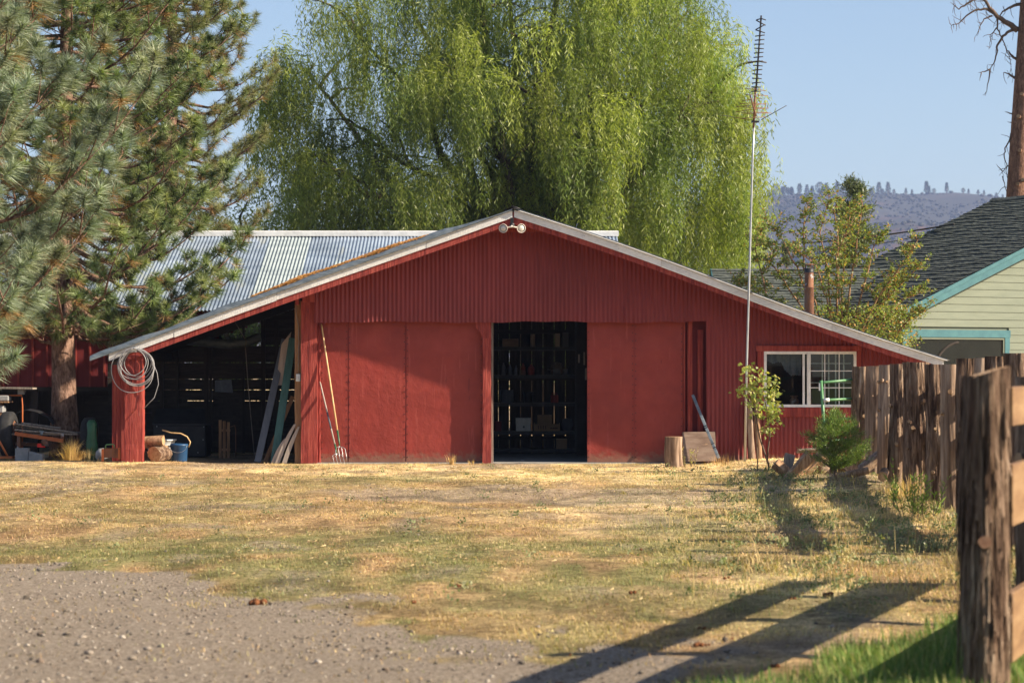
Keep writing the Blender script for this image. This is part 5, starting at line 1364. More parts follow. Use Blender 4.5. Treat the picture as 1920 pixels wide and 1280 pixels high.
# firewood heap at the seedling
def split_log(name, px, py, d, L, r, ang, label, mt='split_wood', az=0.0, n=5, dz=0):
    L *= 1.15; r *= 1.25
    """a split billet: wedge section, ang is its tilt in the picture plane (degrees)"""
    c = Vector((wx(px, d), d, wz(py, d))); c.z = max(c.z, ghf(c.x, d) + r * .6) + dz
    dv = Vector((math.cos(R(ang)) * math.cos(az), math.sin(az), math.sin(R(ang)) * math.cos(az))) * L / 2
    b = MB(); log_mesh(b, c - dv, c + dv, r, int(px), n=n, rings=5, rough=.12, flute=.10, taper=.98)
    for i in range(len(b.sm)): b.sm[i] = n > 8
    return tag(b.build(name, [M[mt], M['cut_wood']]), label, "log")
split_log("firewood_log", 1474, 893, 38.9, .42, .085, -42, "short dark split log lowest at the left of the woodpile")
split_log("firewood_log", 1494, 884, 38.7, .60, .105, 50, "steep reddish brown split log leaning in the woodpile")
split_log("firewood_log", 1512, 886, 39.0, .55, .09, 42, "second leaning split log of the woodpile, in shade")
split_log("firewood_log", 1528, 872, 39.4, .62, .10, 22, "grey weathered split log lying on top of the woodpile", 'weathered')
split_log("firewood_log", 1538, 893, 39.2, .40, .12, -70, "round grey log end in the middle of the woodpile", 'juniper_gray', az=.8, n=16)
split_log("firewood_log", 1575, 885, 39.5, .42, .14, -35, "broad split log right of the seedling trunk", 'split_wood')
split_log("firewood_log", 1478, 872, 39.9, .34, .09, 75, "grey splintered log behind the left of the woodpile", 'weathered')
split_log("firewood_log", 1595, 895, 38.3, .5, .05, 12, "thin pale crooked branch wood right of the seedling", 'juniper_gray', n=9)
split_log("firewood_log", 1628, 872, 40.2, .45, .09, 38, "pale stripped log propped against the fence foot", 'juniper_gray', n=12)
b = MB(); d = 36.6; c = Vector((wx(1655, d), d, max(wz(893, d), ghf(wx(1655, d), d) + .09))); log_mesh(b, c, c + Vector((.12, .6, .05)), .078, 9, n=22, rings=6, rough=.05)
tag(b.build("round_log", [M['juniper'], M['cut_wood']]), "round log with its pale sawn end showing at the foot of the fence", "log")

# horse droppings and bigger stones
k_ = 0
for (px, py, w) in ((483, 1127, 16), (771, 1127, 9), (1858, 1103, 0), (836, 1099, 0), (857, 1101, 9), (886, 1145, 6), (920, 1148, 5), (864, 1216, 8), (1045, 1278, 9), (1198, 1030, 6), (1186, 1113, 9), (1135, 1134, 7), (1317, 1175, 9), (1307, 1208, 12), (1323, 1207, 9), (1370, 1195, 6), (1452, 1253, 11), (1552, 1124, 12), (1486, 1130, 8), (1066, 1224, 6), (778, 1160, 5), (1362, 1085, 8)):
    if w == 0: continue
    d = F * CH / (py - HZ); x = wx(px, d); r = w * d / F
    rg = random.Random(px); b = MB()
    for j in range(max(2, int(w / 2.2))):
        cx_, cy_ = x + rg.uniform(-.8, .8) * r, d + rg.uniform(-.8, .8) * r; rr = r * rg.uniform(.3, .48); cz_ = ghf(cx_, cy_) + rr * .55
        n = 9; pr = [(0, -rr), (rr * .75, -rr * .6), (rr, 0), (rr * .8, rr * .55), (0, rr * .85)]
        s0 = len(b.v); b.lathe((cx_, cy_, cz_), pr, n)
        for q in range(s0, len(b.v)): p = b.v[q]; b.v[q] = (p[0] + rg.uniform(-.12, .12) * rr, p[1] + rg.uniform(-.12, .12) * rr, p[2] + rg.uniform(-.12, .12) * rr)
    where = ("on the gravel" if px < 900 and py > 1110 else "on the dry grass")
    side = ("left" if px < 700 else "middle" if px < 1150 else "right")
    k_ += 1
    tag(b.build("dropping", M['dung']), "dry brown horse dung " + where + ", " + side + " of the yard", "dung", "dry dung clumps scattered over the yard")
# larger loose stones
st_proto = []
for s_ in range(5):
    bm = bmesh.new(); bmesh.ops.create_icosphere(bm, subdivisions=2, radius=1)
    rg = random.Random(s_ + 3)
    off = [Vector((rg.uniform(-1, 1), rg.uniform(-1, 1), rg.uniform(-1, 1))).normalized() for _ in range(7)]
    for v in bm.verts:
        s = 1.0
        for o_ in off: s -= .20 * max(0, v.co.dot(o_) - .62) / .38
        v.co *= s * rg.uniform(.97, 1.03); v.co.z *= .62; v.co.x *= 1.15
    me = bpy.data.meshes.new("stone"); bm.to_mesh(me); bm.free(); me.materials.append(M['stone']); st_proto.append(me)
stone_list = [(75, 1068, 13), (22, 1080, 6), (235, 1110, 9), (81, 1192, 8), (300, 1216, 11), (220, 1184, 9), (145, 1216, 12), (193, 1224, 8), (60, 1158, 6), (462, 1198, 12), (443, 1223, 11), (555, 1206, 7), (494, 1258, 9), (548, 1246, 10), (600, 1204, 6), (692, 1270, 8), (310, 1036, 7), (110, 1270, 9), (65, 1268, 8), (260, 1266, 8), (352, 1240, 7), (240, 1190, 8), (485, 1098, 5), (740, 1098, 5), (410, 1205, 7), (318, 1245, 7), (690, 1218, 5), (735, 1250, 7), (160, 1190, 6), (278, 1238, 7)]
rg = random.Random(5)
for k in range(46):
    py = rg.uniform(1075, 1278); px = rg.uniform(0, 900)
    d = F * CH / (py - HZ)
    if wx(px, d) < np.interp(d, EDGE_D, EDGE_X): stone_list.append((px, py, rg.uniform(3, 6)))
for k, (px, py, w) in enumerate(stone_list):
    d = F * CH / (py - HZ); x = wx(px, d); r = w * d / F / 2
    o = bpy.data.objects.new("stone", st_proto[k % 5]); COL.objects.link(o)
    o.location = (x, d, ghf(x, d) + r * .25); o.scale = (r, r, r); o.rotation_euler = (rg.uniform(-.3, .3), rg.uniform(-.3, .3), rg.uniform(0, 6.28))
    tag(o, "loose grey stone lying on the gravel drive", "stone", "loose stones on the gravel drive")

# ------------------------------------------------------------------ green house
hs = empty("green_house", (12, 60, 0), "pale green clapboard house with teal trim and dark shingle roof", "house")
E0 = Vector((9.2, 58.0, 0)); G = Vector((.87, .5, 0)).normalized(); Q = Vector((-.5, .87, 0)).normalized()     # along the gable, along the ridge
EZ, HS, HL, HD = 3.28, .415, 7.7, 5.2
def hp(s, q, z): return E0 + G * s + Q * q + Vector((0, 0, z))
def rz(s): return EZ + HS * s if s <= HL else EZ + HS * (2 * HL - s)
# siding: lapped boards
wins = [(.20, 3.55, .9, 2.78)]
b = MB(); z = .1; lap = .185
W0, W1 = .38, 2 * HL - .38
while z < EZ + HS * HL - .2:
    z1 = z + lap + .012
    smin = max(W0, (z1 - EZ) / HS + .28); smax = min(W1, 2 * HL - ((z1 - EZ) / HS + .28))
    segs = [(smin, smax)]
    for (a, c_, w0, w1) in wins:
        if z1 > w0 and z < w1:
            ns = []
            for (u, w_) in segs:
                if c_ <= u or a >= w_: ns.append((u, w_)); continue
                if a > u: ns.append((u, a))
                if c_ < w_: ns.append((c_, w_))
            segs = ns
    for u, w_ in segs:
        if w_ - u < .02: continue
        vs = [hp(u, -.020, z), hp(w_, -.020, z), hp(w_, -.003, z1), hp(u, -.003, z1), hp(u, .02, z), hp(w_, .02, z)]
        b.add(vs, [(0, 1, 2, 3), (0, 4, 5, 1)])
    z += lap
b.build("siding", M['siding'], hs)
b = MB(); b.add([hp(W0, .03, 0), hp(W1, .03, 0), hp(W1, .03, rz(W1) - .1), hp(HL, .03, rz(HL) - .1), hp(W0, .03, rz(W0) - .1)], [(0, 1, 2, 3, 4)])
b.add([hp(W0, .03, 0), hp(W0, HD, 0), hp(W0, HD, 3.35), hp(W0, .03, 3.35)], [(0, 1, 2, 3)]); b.add([hp(W1, .03, 0), hp(W1, HD, 0), hp(W1, HD, 3.35), hp(W1, .03, 3.35)], [(0, 1, 2, 3)])
b.build("wall", M['siding'], hs)
# window with teal frame
def hbox(b, s0, s1, q0, q1, z0, z1): 
    v = [hp(s, q, z) for z in (z0, z1) for q in (q0, q1) for s in (s0, s1)]
    b.add(v, [(0, 2, 3, 1), (4, 5, 7, 6), (0, 1, 5, 4), (2, 6, 7, 3), (0, 4, 6, 2), (1, 3, 7, 5)])
a, c_, w0, w1 = wins[0]
b = MB(); hbox(b, a - .02, c_ + .02, -.05, .01, w1 - .16, w1 + .02); hbox(b, a, a + .13, -.046, .01, w0, w1 - .162); hbox(b, c_ - .15, c_, -.046, .01, w0, w1 - .162); hbox(b, a, c_, -.06, .01, w0 - .05, w0 - .001)
wd = b.build("window", M['teal'], hs)
b = MB(); hbox(b, a + .131, c_ - .151, -.03, -.0, w1 - .21, w1 - .163); hbox(b, a + .131, a + .18, -.03, 0, w0, w1 - .211); hbox(b, c_ - .20, c_ - .151, -.03, 0, w0, w1 - .211); b.build("inner_frame", M['siding'], wd)
b = MB(); hbox(b, a + .181, c_ - .201, -.012, -.008, w0, w1 - .211); b.build("pane", M['glass_far'], wd)
b = MB(); hbox(b, a + .15, c_ - .17, .012, .02, w0, w1 - .2); b.build("dark_room_sheet", M['dark_interior'], wd)  # dark sheet close behind the pane stands in for the unlit room
b = MB(); b.tube([hp(1.1 + .9 * (1 - math.cos(t)), -.004, 1.5 + 1.0 * math.sin(t)) for t in np.linspace(.1, 1.5, 12)], .035, 8); b.build("curtain_edge", M['barn_wood'], wd)
# rake trim in two steps, teal
for (q0, q1, zt, hh, nm) in ((-.36, -.33, -.0, .10, "rake_trim"), (-.325, -.29, -.075, .20, "rake_fascia")):
    for side in (0, 1):
        s0, s1 = (0, HL) if side == 0 else (HL, 2 * HL)
        b = MB(); v = []
        for s in (s0, s1):
            for q, dz in ((q0, -hh), (q1, -hh), (q1, 0), (q0, 0)): v.append(hp(s, q, rz(s) + zt + dz))
        b.add(v, [(0, 1, 5, 4), (1, 2, 6, 5), (2, 3, 7, 6), (3, 0, 4, 7), (3, 2, 1, 0), (4, 5, 6, 7)]); b.build(nm, M['teal'], hs)
b = MB(); b.add([hp(0, -.29, rz(0) - .16), hp(HL, -.29, rz(HL) - .16), hp(HL, 0, rz(HL) - .16), hp(0, 0, rz(0) - .16)], [(0, 1, 2, 3)]); b.build("soffit", M['siding'], hs)
# shingle courses: each a step, butts slightly wavy
def shingles(name, P, s0, s1, q0, q1, parent, course=.14, seed=1, n=46):
    """P(s, q) is a point on the roof plane; s runs up the slope, q along the course"""
    nrm = (P(s0, q1) - P(s0, q0)).cross(P(s1, q0) - P(s0, q0)).normalized()
    if nrm.z < 0: nrm = -nrm
    rg = random.Random(seed); b = MB(); s = s0; k = 0
    while s < s1 - .01:
        se = min(s + course, s1); base = len(b.v); v = []; f = []
        for i in range(n + 1):
            q = q0 + (q1 - q0) * i / n
            wob = .016 * math.sin(q * 1.9 + k * .7) + .012 * math.sin(q * 4.7 + k * 1.9) + rg.uniform(-.008, .008)
            lift = .026 + .010 * math.sin(q * 3.1 + k * 2.2) + rg.uniform(-.004, .008)
            pa = P(s + wob, q)
            v += [pa, pa + nrm * lift, P(min(se + .03, s1), q) + nrm * .003]
        for i in range(n):
            o_ = i * 3
            f += [(o_, o_ + 3, o_ + 4, o_ + 1), (o_ + 1, o_ + 4, o_ + 5, o_ + 2)]
        b.add(v, f); s += course; k += 1
    return b.build(name, M['shingle'], parent)
shingles("roof_slope", lambda s, q: hp(s, q, rz(s)), -.05, HL, -.35, HD + .15, hs, seed=1)
shingles("roof_slope", lambda s, q: hp(2 * HL - s, q, rz(s)), -.05, HL, -.35, HD + .15, hs, seed=2, n=10)
b = MB(); v = []
for q in np.linspace(-.35, HD + .15, 14): v += [hp(HL - .14, q, rz(HL) - .02), hp(HL, q, rz(HL) + .06 + .01 * math.sin(q * 5)), hp(HL + .14, q, rz(HL) - .02)]
b.add(v, [(i * 3 + j, i * 3 + 3 + j, i * 3 + 4 + j, i * 3 + 1 + j) for i in range(13) for j in (0, 1)]); b.build("ridge_shingles", M['shingle'], hs)
b = MB(); b.add([hp(0, HD, 0), hp(2 * HL, HD, 0), hp(2 * HL, HD, EZ), hp(HL, HD, rz(HL) - .05), hp(0, HD, EZ)], [(0, 1, 2, 3, 4)]); b.build("rear_wall", M['siding'], hs)
# lower wing to the left with its ridge across
wy, wr, wzr = 59.8, 62.6, wz(504, 62.6)
shingles("wing_roof", lambda s, q: Vector((q, wy + s, 3.02 + (wzr - 3.02) * s / (wr - wy))), 0, wr - wy, wx(1333, wr), 11.2, hs, seed=3, n=60)
b = MB(); b.add([(wx(1333, wr), wr, wzr), (11.2, wr, wzr), (11.2, wr + 2.8, 3.0), (wx(1333, wr), wr + 2.8, 3.0)], [(0, 1, 2, 3)]); b.build("wing_roof_rear", M['shingle'], hs)
b = MB(); b.box(wx(1338, wr) + .1, 11, wy + .3, wr + 2.5, 0, 3.05); b.build("wing_wall", M['siding'], hs)
b = MB(); b.bar((wx(1333, wr), wr, wzr - .06), (wx(1333, wr), wy, 2.96), .03, .14); b.build("wing_rake", M['teal'], hs)
# overhead lines
def cable(p0, p1, sag, r, label):
    b = MB(); P = []
    for i in range(25):
        t = i / 24; p = Vector(p0) * (1 - t) + Vector(p1) * t; p.z -= sag * 4 * t * (1 - t); P.append(p)
    b.tube(P, r, 6); tag(b.build("overhead_cable", M['wire_cable']), label, "cable")
pA = hp(HL - 3.1, HD + .1, rz(HL - 3.1) + .0)
cable((wx(1789, 64.5), 64.5, wz(420, 64.5)), (wx(1200, 82), 82, wz(450, 82)), .35, .022, "thick twisted overhead cable running from the green house roof to the left")
cable((wx(1765, 63.5), 63.5, wz(434, 63.5)), (wx(1200, 80), 80, wz(500, 80)), .25, .010, "thin overhead cable below the thick one beside the green house")
# ------------------------------------------------------------------ trees
LEAF = leafmat('leaf', trans=.42, rough=.45, spec=.4)
NEEDLE = leafmat('needle', trans=.22, rough=.45, spec=.45)
def leaves_mesh(name, base, dirv, side, L, W, cols, mtl, parent, fold=.0):
    """diamond leaves: base point, unit direction, unit side vector"""
    n = len(base)
    L = np.asarray(L)[:, None]; W = np.asarray(W)[:, None]
    nrm = np.cross(dirv, side)
    m = base + dirv * L * .42
    V = np.stack([base, m + side * W * .5 + nrm * W * fold, base + dirv * L, m - side * W * .5 + nrm * W * fold], 1).reshape(-1, 3)
    Q = np.arange(n)[:, None] * 4 + np.array([[0, 1, 2, 3]])
    return mesh_np(name, V, [Q], mtl, parent=parent, attr={"col": np.repeat(cols, 4, 0)})
def unit(v): return v / np.maximum(np.linalg.norm(v, axis=-1, keepdims=True), 1e-9)
def rand_side(d):
    r = RG.normal(size=d.shape); return unit(np.cross(d, r))
def limb_path(p0, p1, bow, n=8, wob=.15, seed=0):
    rg = random.Random(seed); p0 = Vector(p0); p1 = Vector(p1); P = []
    for i in range(n + 1):
        t = i / n; p = p0.lerp(p1, t); p += Vector(bow) * math.sin(math.pi * t)
        if 0 < i < n: p += Vector((rg.uniform(-wob, wob), rg.uniform(-wob, wob), rg.uniform(-wob, wob) * .5))
        P.append(p)
    return P

# --- weeping willow behind the barn
def willow():
    D = 70.0
    root = empty("willow_tree", (.6, D + 1, 0), "huge weeping willow with yellow green hanging foliage behind the barn", "tree")
    rg = random.Random(2)
    def W(px, py, dy=0): return Vector((wx(px, D), D + dy, wz(py, D)))
    tr = MB(); tr.tube([Vector((.9, D + 1, -.1)), Vector((.8, D + 1, 2.2)), Vector((.4, D + 1, 4.2))], [.75, .6, .5], 16)
    tr.build("trunk", M['willow_bark'], root)
    lb = MB()
    ends = [(540, 90), (640, 20), (700, 250), (760, -60), (860, -150), (960, -120), (1000, 60), (1060, -160), (1140, -60), (1230, -140), (1290, 20), (1350, 60), (1345, 160), (1280, 200), (1180, 330), (820, 120), (600, 300), (1130, 200), (930, 200)]
    tips = []
    for k, (px, py) in enumerate(ends):
        dy = rg.uniform(-3.5, 4.5); e = W(px, py, dy)
        p0 = Vector((.4 + rg.uniform(-.2, .2), D + 1, rg.uniform(3.2, 4.4)))
        P = limb_path(p0, e, (0, 0, rg.uniform(-.6, .8)), 9, .22, k)
        lb.tube(P, [.17 * (1 - .88 * i / 9) + .015 for i in range(10)], 8)
        for j in range(9):
            t = rg.uniform(.3, 1.0); i = min(8, int(t * 9)); q = P[i].lerp(P[i + 1], t * 9 - i)
            e2 = q + Vector((rg.uniform(-1.9, 1.9), rg.uniform(-1.9, 1.9), rg.uniform(-.2, 1.5)))
            lb.tube(limb_path(q, e2, (0, 0, .2), 5, .08, k * 20 + j), [.06 * (1 - .14 * m) for m in range(6)], 5)
            if 960 + F * e2.x / D < 1385: tips.append(e2)
        tips.append(e)
    lb.build("limbs", M['willow_bark'], root)
    # hanging clumps through the crown
    cl = [tuple(t) for t in tips]
    tries = 0
    while len(cl) < 470 and tries < 60000:
        tries += 1
        x = rg.uniform(-7.3, 7.3); y = D + rg.uniform(-5.2, 5.5); z = rg.uniform(4.6, 15.5)
        px = 960 + F * x / D; py = HZ - F * (z - CH) / D
        top = np.interp(px, [480, 510, 560, 600, 632, 640, 700, 800, 1300, 1365, 1395, 1425, 1440], [190, 95, 75, 170, 150, -20, -200, -400, -400, -40, 85, 150, 330])
        if py < top + 4 or py > 470 or px > 1392 or px < 505: continue
        e = ((x - .2) / 7.4) ** 2 + ((y - D) / 5.6) ** 2 + ((z - 5) / 11) ** 2
        if e > 1.1 or (e < .34 and rg.random() < .72): continue
        # natural voids in the crown
        v = float(fbm(x * .55 + 20, z * .55 + 3 * math.sin(y), 12, 2))
        if v < .49 and rg.random() < .97: continue
        cl.append((x, y, z))
    for (px, py) in ((1385, 110), (1400, 150), (1412, 190), (1405, 240), (1420, 260), (1415, 310), (1425, 340), (1400, 330), (1428, 390), (1410, 400), (1390, 290), (1380, 200), (1395, 430), (1370, 400), (1360, 330), (1422, 440), (520, 110), (545, 95), (530, 150), (510, 190), (560, 130), (505, 250), (540, 220), (570, 200), (600, 240), (560, 290), (620, 330), (660, 360), (700, 370), (580, 350)):
        for q in range(2): p = W(px - (38 if px > 1000 else 0), py, rg.uniform(-2.5, 2.5)); cl.append(tuple(p))
    S = []; 
    Bs, Ds, Ls, Ws, Cs = [], [], [], [], []
    strand = MB()
    for ci, c in enumerate(cl):
        rr = rg.uniform(.35, 1.0); ns = rg.randint(22, 34)
        bright = rg.uniform(.65, 1.25)
        yel = rg.random()
        right = np.clip((c[0] + 4) / 10, 0, 1)
        for s in range(ns):
            a = rg.uniform(0, 2 * math.pi); r0 = rr * math.sqrt(rg.random()); Ln = rg.uniform(.45, 1.7) * (1.1 if c[2] > 6 else .8)
            Ln = min(Ln, max(.6, c[2] - 2.6))
            m = int(Ln / .040)
            t = np.linspace(0, 1, m); dz0 = rg.uniform(-.55, .25); rr_ = rg.uniform(.8, 1.5); r0 = r0 * rr_
            # out and over, then straight down
            ox = np.minimum(t * 3.2, 1); ox = ox * (2 - ox)
            P = np.stack([c[0] + math.cos(a) * r0 * ox, c[1] + math.sin(a) * r0 * ox, c[2] + dz0 + .30 * np.sin(np.minimum(t * 3.2, 1) * np.pi) * min(r0, .6) - Ln * np.maximum(t - .10, 0)], -1)
            sw = np.sin(t * 4 + a) * .06; P[:, 0] += sw; P[:, 1] += np.cos(t * 3 + a) * .05
            T = unit(np.gradient(P, axis=0) + 1e-6); P = P + RG.normal(size=P.shape) * np.array([.04, .04, .03])
            th = RG.uniform(0, 2 * np.pi, m)
            o_ = np.stack([np.cos(th), np.sin(th), RG.uniform(-.2, .2, m)], -1)
            d = unit(T * .7 + o_ * RG.uniform(.4, .95, (m, 1)) + np.array([0, 0, -.25]))
            Bs.append(P); Ds.append(d); Ls.append(RG.uniform(.12, .22, m)); Ws.append(RG.uniform(.021, .034, m))
            base = np.array([.155, .22, .06]) * (1 - yel * .75) + np.array([.34, .375, .08]) * yel * .75
            base = base * (.86 + .2 * right)  # sunlight put into the leaf colour: lighter towards the right of the crown
            Cs.append(np.clip(base[None] * bright * RG.uniform(.72, 1.25, (m, 1)), 0, .6))
    Bv = np.concatenate(Bs); Dv = np.concatenate(Ds)
    leaves_mesh("crown", Bv, Dv, rand_side(Dv), np.concatenate(Ls), np.concatenate(Ws), np.concatenate(Cs), LEAF, root)
    print("willow leaves", len(Bv), "clumps", len(cl))
willow()

# --- pines
def pine(name, label, x, y, h, r0, crown, z_first, tuftL, needle, nneed, col, nbr, seed, spars=1.0, blue=0, wneed=.005, lean=0, tip_up=.35, zmax=None, brown=0.0, sub=.42, xlim=None, gapz=.34, step=.17):
    root = empty(name, (x, y, 0), label, "tree")
    rg = random.Random(seed)
    tr = MB(); P = [Vector((x + lean * t + .05 * math.sin(t * 7 + seed), y, -.1 + h * t)) for t in np.linspace(0, 1, 12)]
    v0 = len(tr.v); tr.tube(P, [r0 * (1 - .9 * t) * (1.25 if t == 0 else 1) for t in np.linspace(0, 1, 12)], 22)
    tr.build("trunk", M['pine_bark'], root)
    lb = MB(); tufts = []
    z = z_first; k = 0
    while z < h - .3:
        u = (z - z_first) / (h - z_first)
        Lb = crown(z) * rg.uniform(.75, 1.08)
        for j in range(nbr):
            a = k * 2.4 + j * 2 * math.pi / nbr + rg.uniform(-.35, .35)
            L = Lb * rg.uniform(.7, 1.1); zz = z + rg.uniform(-.15, .15)
            rise = rg.uniform(-.05, .20) + u * .30
            c = Vector((x + lean * zz / h, y, zz)); dirh = Vector((math.cos(a), math.sin(a), 0))
            if xlim is not None and c.x + dirh.x * L < xlim: continue
            pts = []
            for i in range(7):
                t = i / 6
                pts.append(c + dirh * (L * t) + Vector((0, 0, L * (rise * t - .25 * math.sin(t * math.pi) * (1 - u) + tip_up * t * t))) + Vector((rg.uniform(-.05, .05), rg.uniform(-.05, .05), rg.uniform(-.04, .04))) * (t > 0))
            br = max(.012, r0 * .22 * (1 - .6 * u)); lb.tube(pts, [br * (1 - .85 * i / 6) for i in range(7)], 6)
            # side shoots
            s = .30 * L if L > 1.2 else .15 * L; sd = 1
            while s <= L:
                t = s / L; i = min(5, int(t * 6)); q = pts[i].lerp(pts[i + 1], t * 6 - i); dt = (pts[i + 1] - pts[i]).normalized()
                if rg.random() < spars:
                    sl = sub * rg.uniform(.6, 1.3) * (1.25 - .5 * t); sv = Vector((-dirh.y, dirh.x, 0)) * sd
                    e = q + (dt * rg.uniform(.5, .9) + sv * rg.uniform(.5, 1.0) + Vector((0, 0, rg.uniform(.05, .6)))).normalized() * sl
                    lb.tube([q, q.lerp(e, .5) + Vector((0, 0, -.02)), e], [.012, .009, .007], 4, caps=False)
                    tufts.append((e, (e - q).normalized() + Vector((0, 0, .35)), 1.0))
                    if rg.random() < .75:
                        m_ = q.lerp(e, rg.uniform(.3, .7)); e3 = m_ + (dt + Vector((rg.uniform(-.6, .6), rg.uniform(-.6, .6), rg.uniform(.2, .8)))).normalized() * sl * .55
                        lb.tube([m_, e3], [.008, .006], 4, caps=False)
                        tufts.append((e3, (e3 - m_).normalized() + Vector((0, 0, .4)), .85))
                sd = -sd; s += step * rg.uniform(.7, 1.3)
            tufts.append((pts[-1], (pts[-1] - pts[-2]).normalized() + Vector((0, 0, .3)), 1.1))
        z += gapz * rg.uniform(.8, 1.25) ; k += 1
    if zmax: tufts = [t for t in tufts if t[0].z < zmax]
    lb.build("limbs", M['pine_bark'], root)
    # needles: brushes round the last stretch of each shoot
    C = np.array([t[0][:] for t in tufts]); A = unit(np.array([t[1][:] for t in tufts])); Sz = np.array([t[2] for t in tufts])
    nt_ = len(tufts); n = nneed
    U = rand_side(A); Wv = np.cross(A, U)
    t = (RG.random((nt_, n)) ** .75 * 1.1 - 1) * tuftL * Sz[:, None]
    th = RG.uniform(0, 2 * np.pi, (nt_, n))
    rad = np.cos(th)[..., None] * U[:, None] + np.sin(th)[..., None] * Wv[:, None]
    # the needles sweep forward at the tip, stand off further back
    fw = np.clip(1 + t / (tuftL * Sz[:, None]), 0, 1.1)[..., None]
    d = unit(A[:, None] * (.12 + .75 * fw ** 2) + rad * RG.uniform(.75, 1.1, (nt_, n, 1)) + RG.normal(size=(nt_, n, 3)) * .10)
    b = C[:, None] + A[:, None] * t[..., None]
    L = needle * Sz[:, None] * RG.uniform(.75, 1.1, (nt_, n))
    tip = b + d * L[..., None] + np.array([0, 0, -1]) * (L[..., None] * .10)
    sd = unit(np.cross(d, RG.normal(size=d.shape))) * (wneed / 2)
    V = np.stack([b - sd, b + sd, tip], 2).reshape(-1, 3)
    nn = nt_ * n
    tc = RG.uniform(.6, 1.3, (nt_, 1, 1)); c0 = np.array(col, float)
    cc = c0[RG.integers(0, len(c0), (nt_,))][:, None, :] * tc * RG.uniform(.8, 1.2, (nt_, n, 1))
    if brown:
        bm_ = (RG.random((nt_, 1, 1)) < brown) & (fw < .55)
        cc = np.where(bm_, np.array([.33, .20, .09]) * RG.uniform(.7, 1.2, (nt_, n, 1)), cc)
    cc = np.clip(cc, 0, .7)
    mesh_np("crown", V, [np.arange(nn)[:, None] * 3 + np.array([[0, 1, 2]])], NEEDLE, parent=root, attr={"col": np.repeat(cc.reshape(-1, 3), 3, 0)})
    print(name, "tufts", nt_, "needles", nn)
    return root
PG = [(.14, .19, .07), (.175, .225, .085), (.12, .17, .07), (.22, .25, .10)]
PB = [(.20, .25, .18), (.235, .285, .205), (.17, .22, .155), (.26, .29, .19)]
PY_ = [(.14, .17, .06), (.19, .21, .08), (.22, .215, .09)]
pine("ponderosa_pine", "big bright green pine beside the left lean-to, its bare trunk behind the trailer", wx(122, 51), 51, 15.5, .28,
     lambda z: float(np.interp(z, [2.5, 3.2, 4, 5, 6.3, 8, 10, 13, 15.5], [1.9, 3.9, 4.6, 4.2, 3.6, 3.3, 2.9, 1.6, .4])), 2.75, .17, .24, 120, PG, 6, 3, wneed=.0135, zmax=12.5, brown=.12, sub=.62, tip_up=.10, step=.23)
pine("young_pine", "nearer blue green pine with large soft tufts at the left edge", -7.9, 31.5, 9.5, .17,
     lambda z: float(np.interp(z, [1.6, 2.2, 3.0, 3.6, 5.3, 6.7, 9.5], [1.6, 2.3, 3.1, 3.2, 2.4, 1.6, .3])), 1.95, .20, .24, 190, PB, 6, 9, wneed=.0095, zmax=8.2, brown=.12, sub=.66, tip_up=.30, xlim=-7.6, gapz=.38, step=.22)
pine("ponderosa_pine", "thin pine with brownish tufts and bare dead twigs, seen left of the willow", wx(325, 61), 61, 17, .27,
     lambda z: float(np.interp(z, [4.5, 6, 8, 11, 14, 17], [2.0, 2.6, 2.5, 2.4, 2.0, .4])), 4.6, .24, .22, 95, PY_, 6, 14, spars=.92, wneed=.010, zmax=13, brown=.18, sub=.5, tip_up=.03, gapz=.36)
# distant evergreens: fine tufts
def far_pine(name, label, px, d, py_top, w_px, seed, dens=1.0, col=((.035, .06, .04), (.05, .075, .045)), group=None, zb=0.0):
    x = wx(px, d); h = wz(py_top, d); hw = w_px * d / F / 2
    root = empty(name, (x, d, zb), label, "tree", group)
    rg = random.Random(seed)
    MB().tube([(x, d, zb - .3), (x + .1, d, (h + zb) / 2), (x, d, h - .3)], [.02 * (h - zb) + .05, .012 * (h - zb) + .03, .02], 8).build("trunk", M['pine_bark'], root)
    Cn = []; H = h - zb; n = int(70 * dens)
    lb = MB()
    for i in range(n):
        u = rg.random() ** .8; z = zb + H * (.18 + .82 * u); rr = hw * (1.08 - u) ** .7 * rg.uniform(.35, 1.1)
        a = rg.uniform(0, 6.28); p = Vector((x + rr * math.cos(a), d + rr * math.sin(a), z)); Cn.append(p)
        lb.tube([(x, d, z - .25 * rr), p], [.04, .015], 4, caps=False)
    lb.build("limbs", M['pine_bark'], root)
    C = np.array([p[:] for p in Cn]); m = 230
    P = C[:, None] + RG.normal(size=(n, m, 3)) * np.array([.30, .30, .20]) * (hw * .36 + .12)
    dd = unit(RG.normal(size=(n, m, 3)) + np.array([0, 0, .7])); P = P.reshape(-1, 3); dd = dd.reshape(-1, 3)
    c = np.array(col)[RG.integers(0, len(col), n)][:, None] * RG.uniform(.7, 1.3, (n, m, 1))
    s = (.5 + hw * .12)
    leaves_mesh("crown", P, dd, rand_side(dd), RG.uniform(.2, .36, len(P)) * s, RG.uniform(.03, .05, len(P)) * s * 1.5, c.reshape(-1, 3), NEEDLE, root)
    return root
far_pine("pine_tree", "dark blue green pine in the gap between the left pine and the willow", 567, 112, 292, 95, 4, 1.3)
far_pine("pine_tree", "dark pine rising behind the orange leaved shrub right of the antenna", 1600, 96, 336, 120, 6, 1.1, ((.07, .095, .04), (.09, .12, .045)))
far_pine("pine_tree", "small dim pine low between the shrub and the green house roof", 1700, 118, 478, 70, 7, .8, ((.06, .085, .045), (.08, .10, .05)))
far_pine("pine_tree", "small faint conifer low at the left of the orange leaved shrub", 1474, 125, 462, 40, 8, .6, ((.06, .085, .045), (.08, .10, .05)))

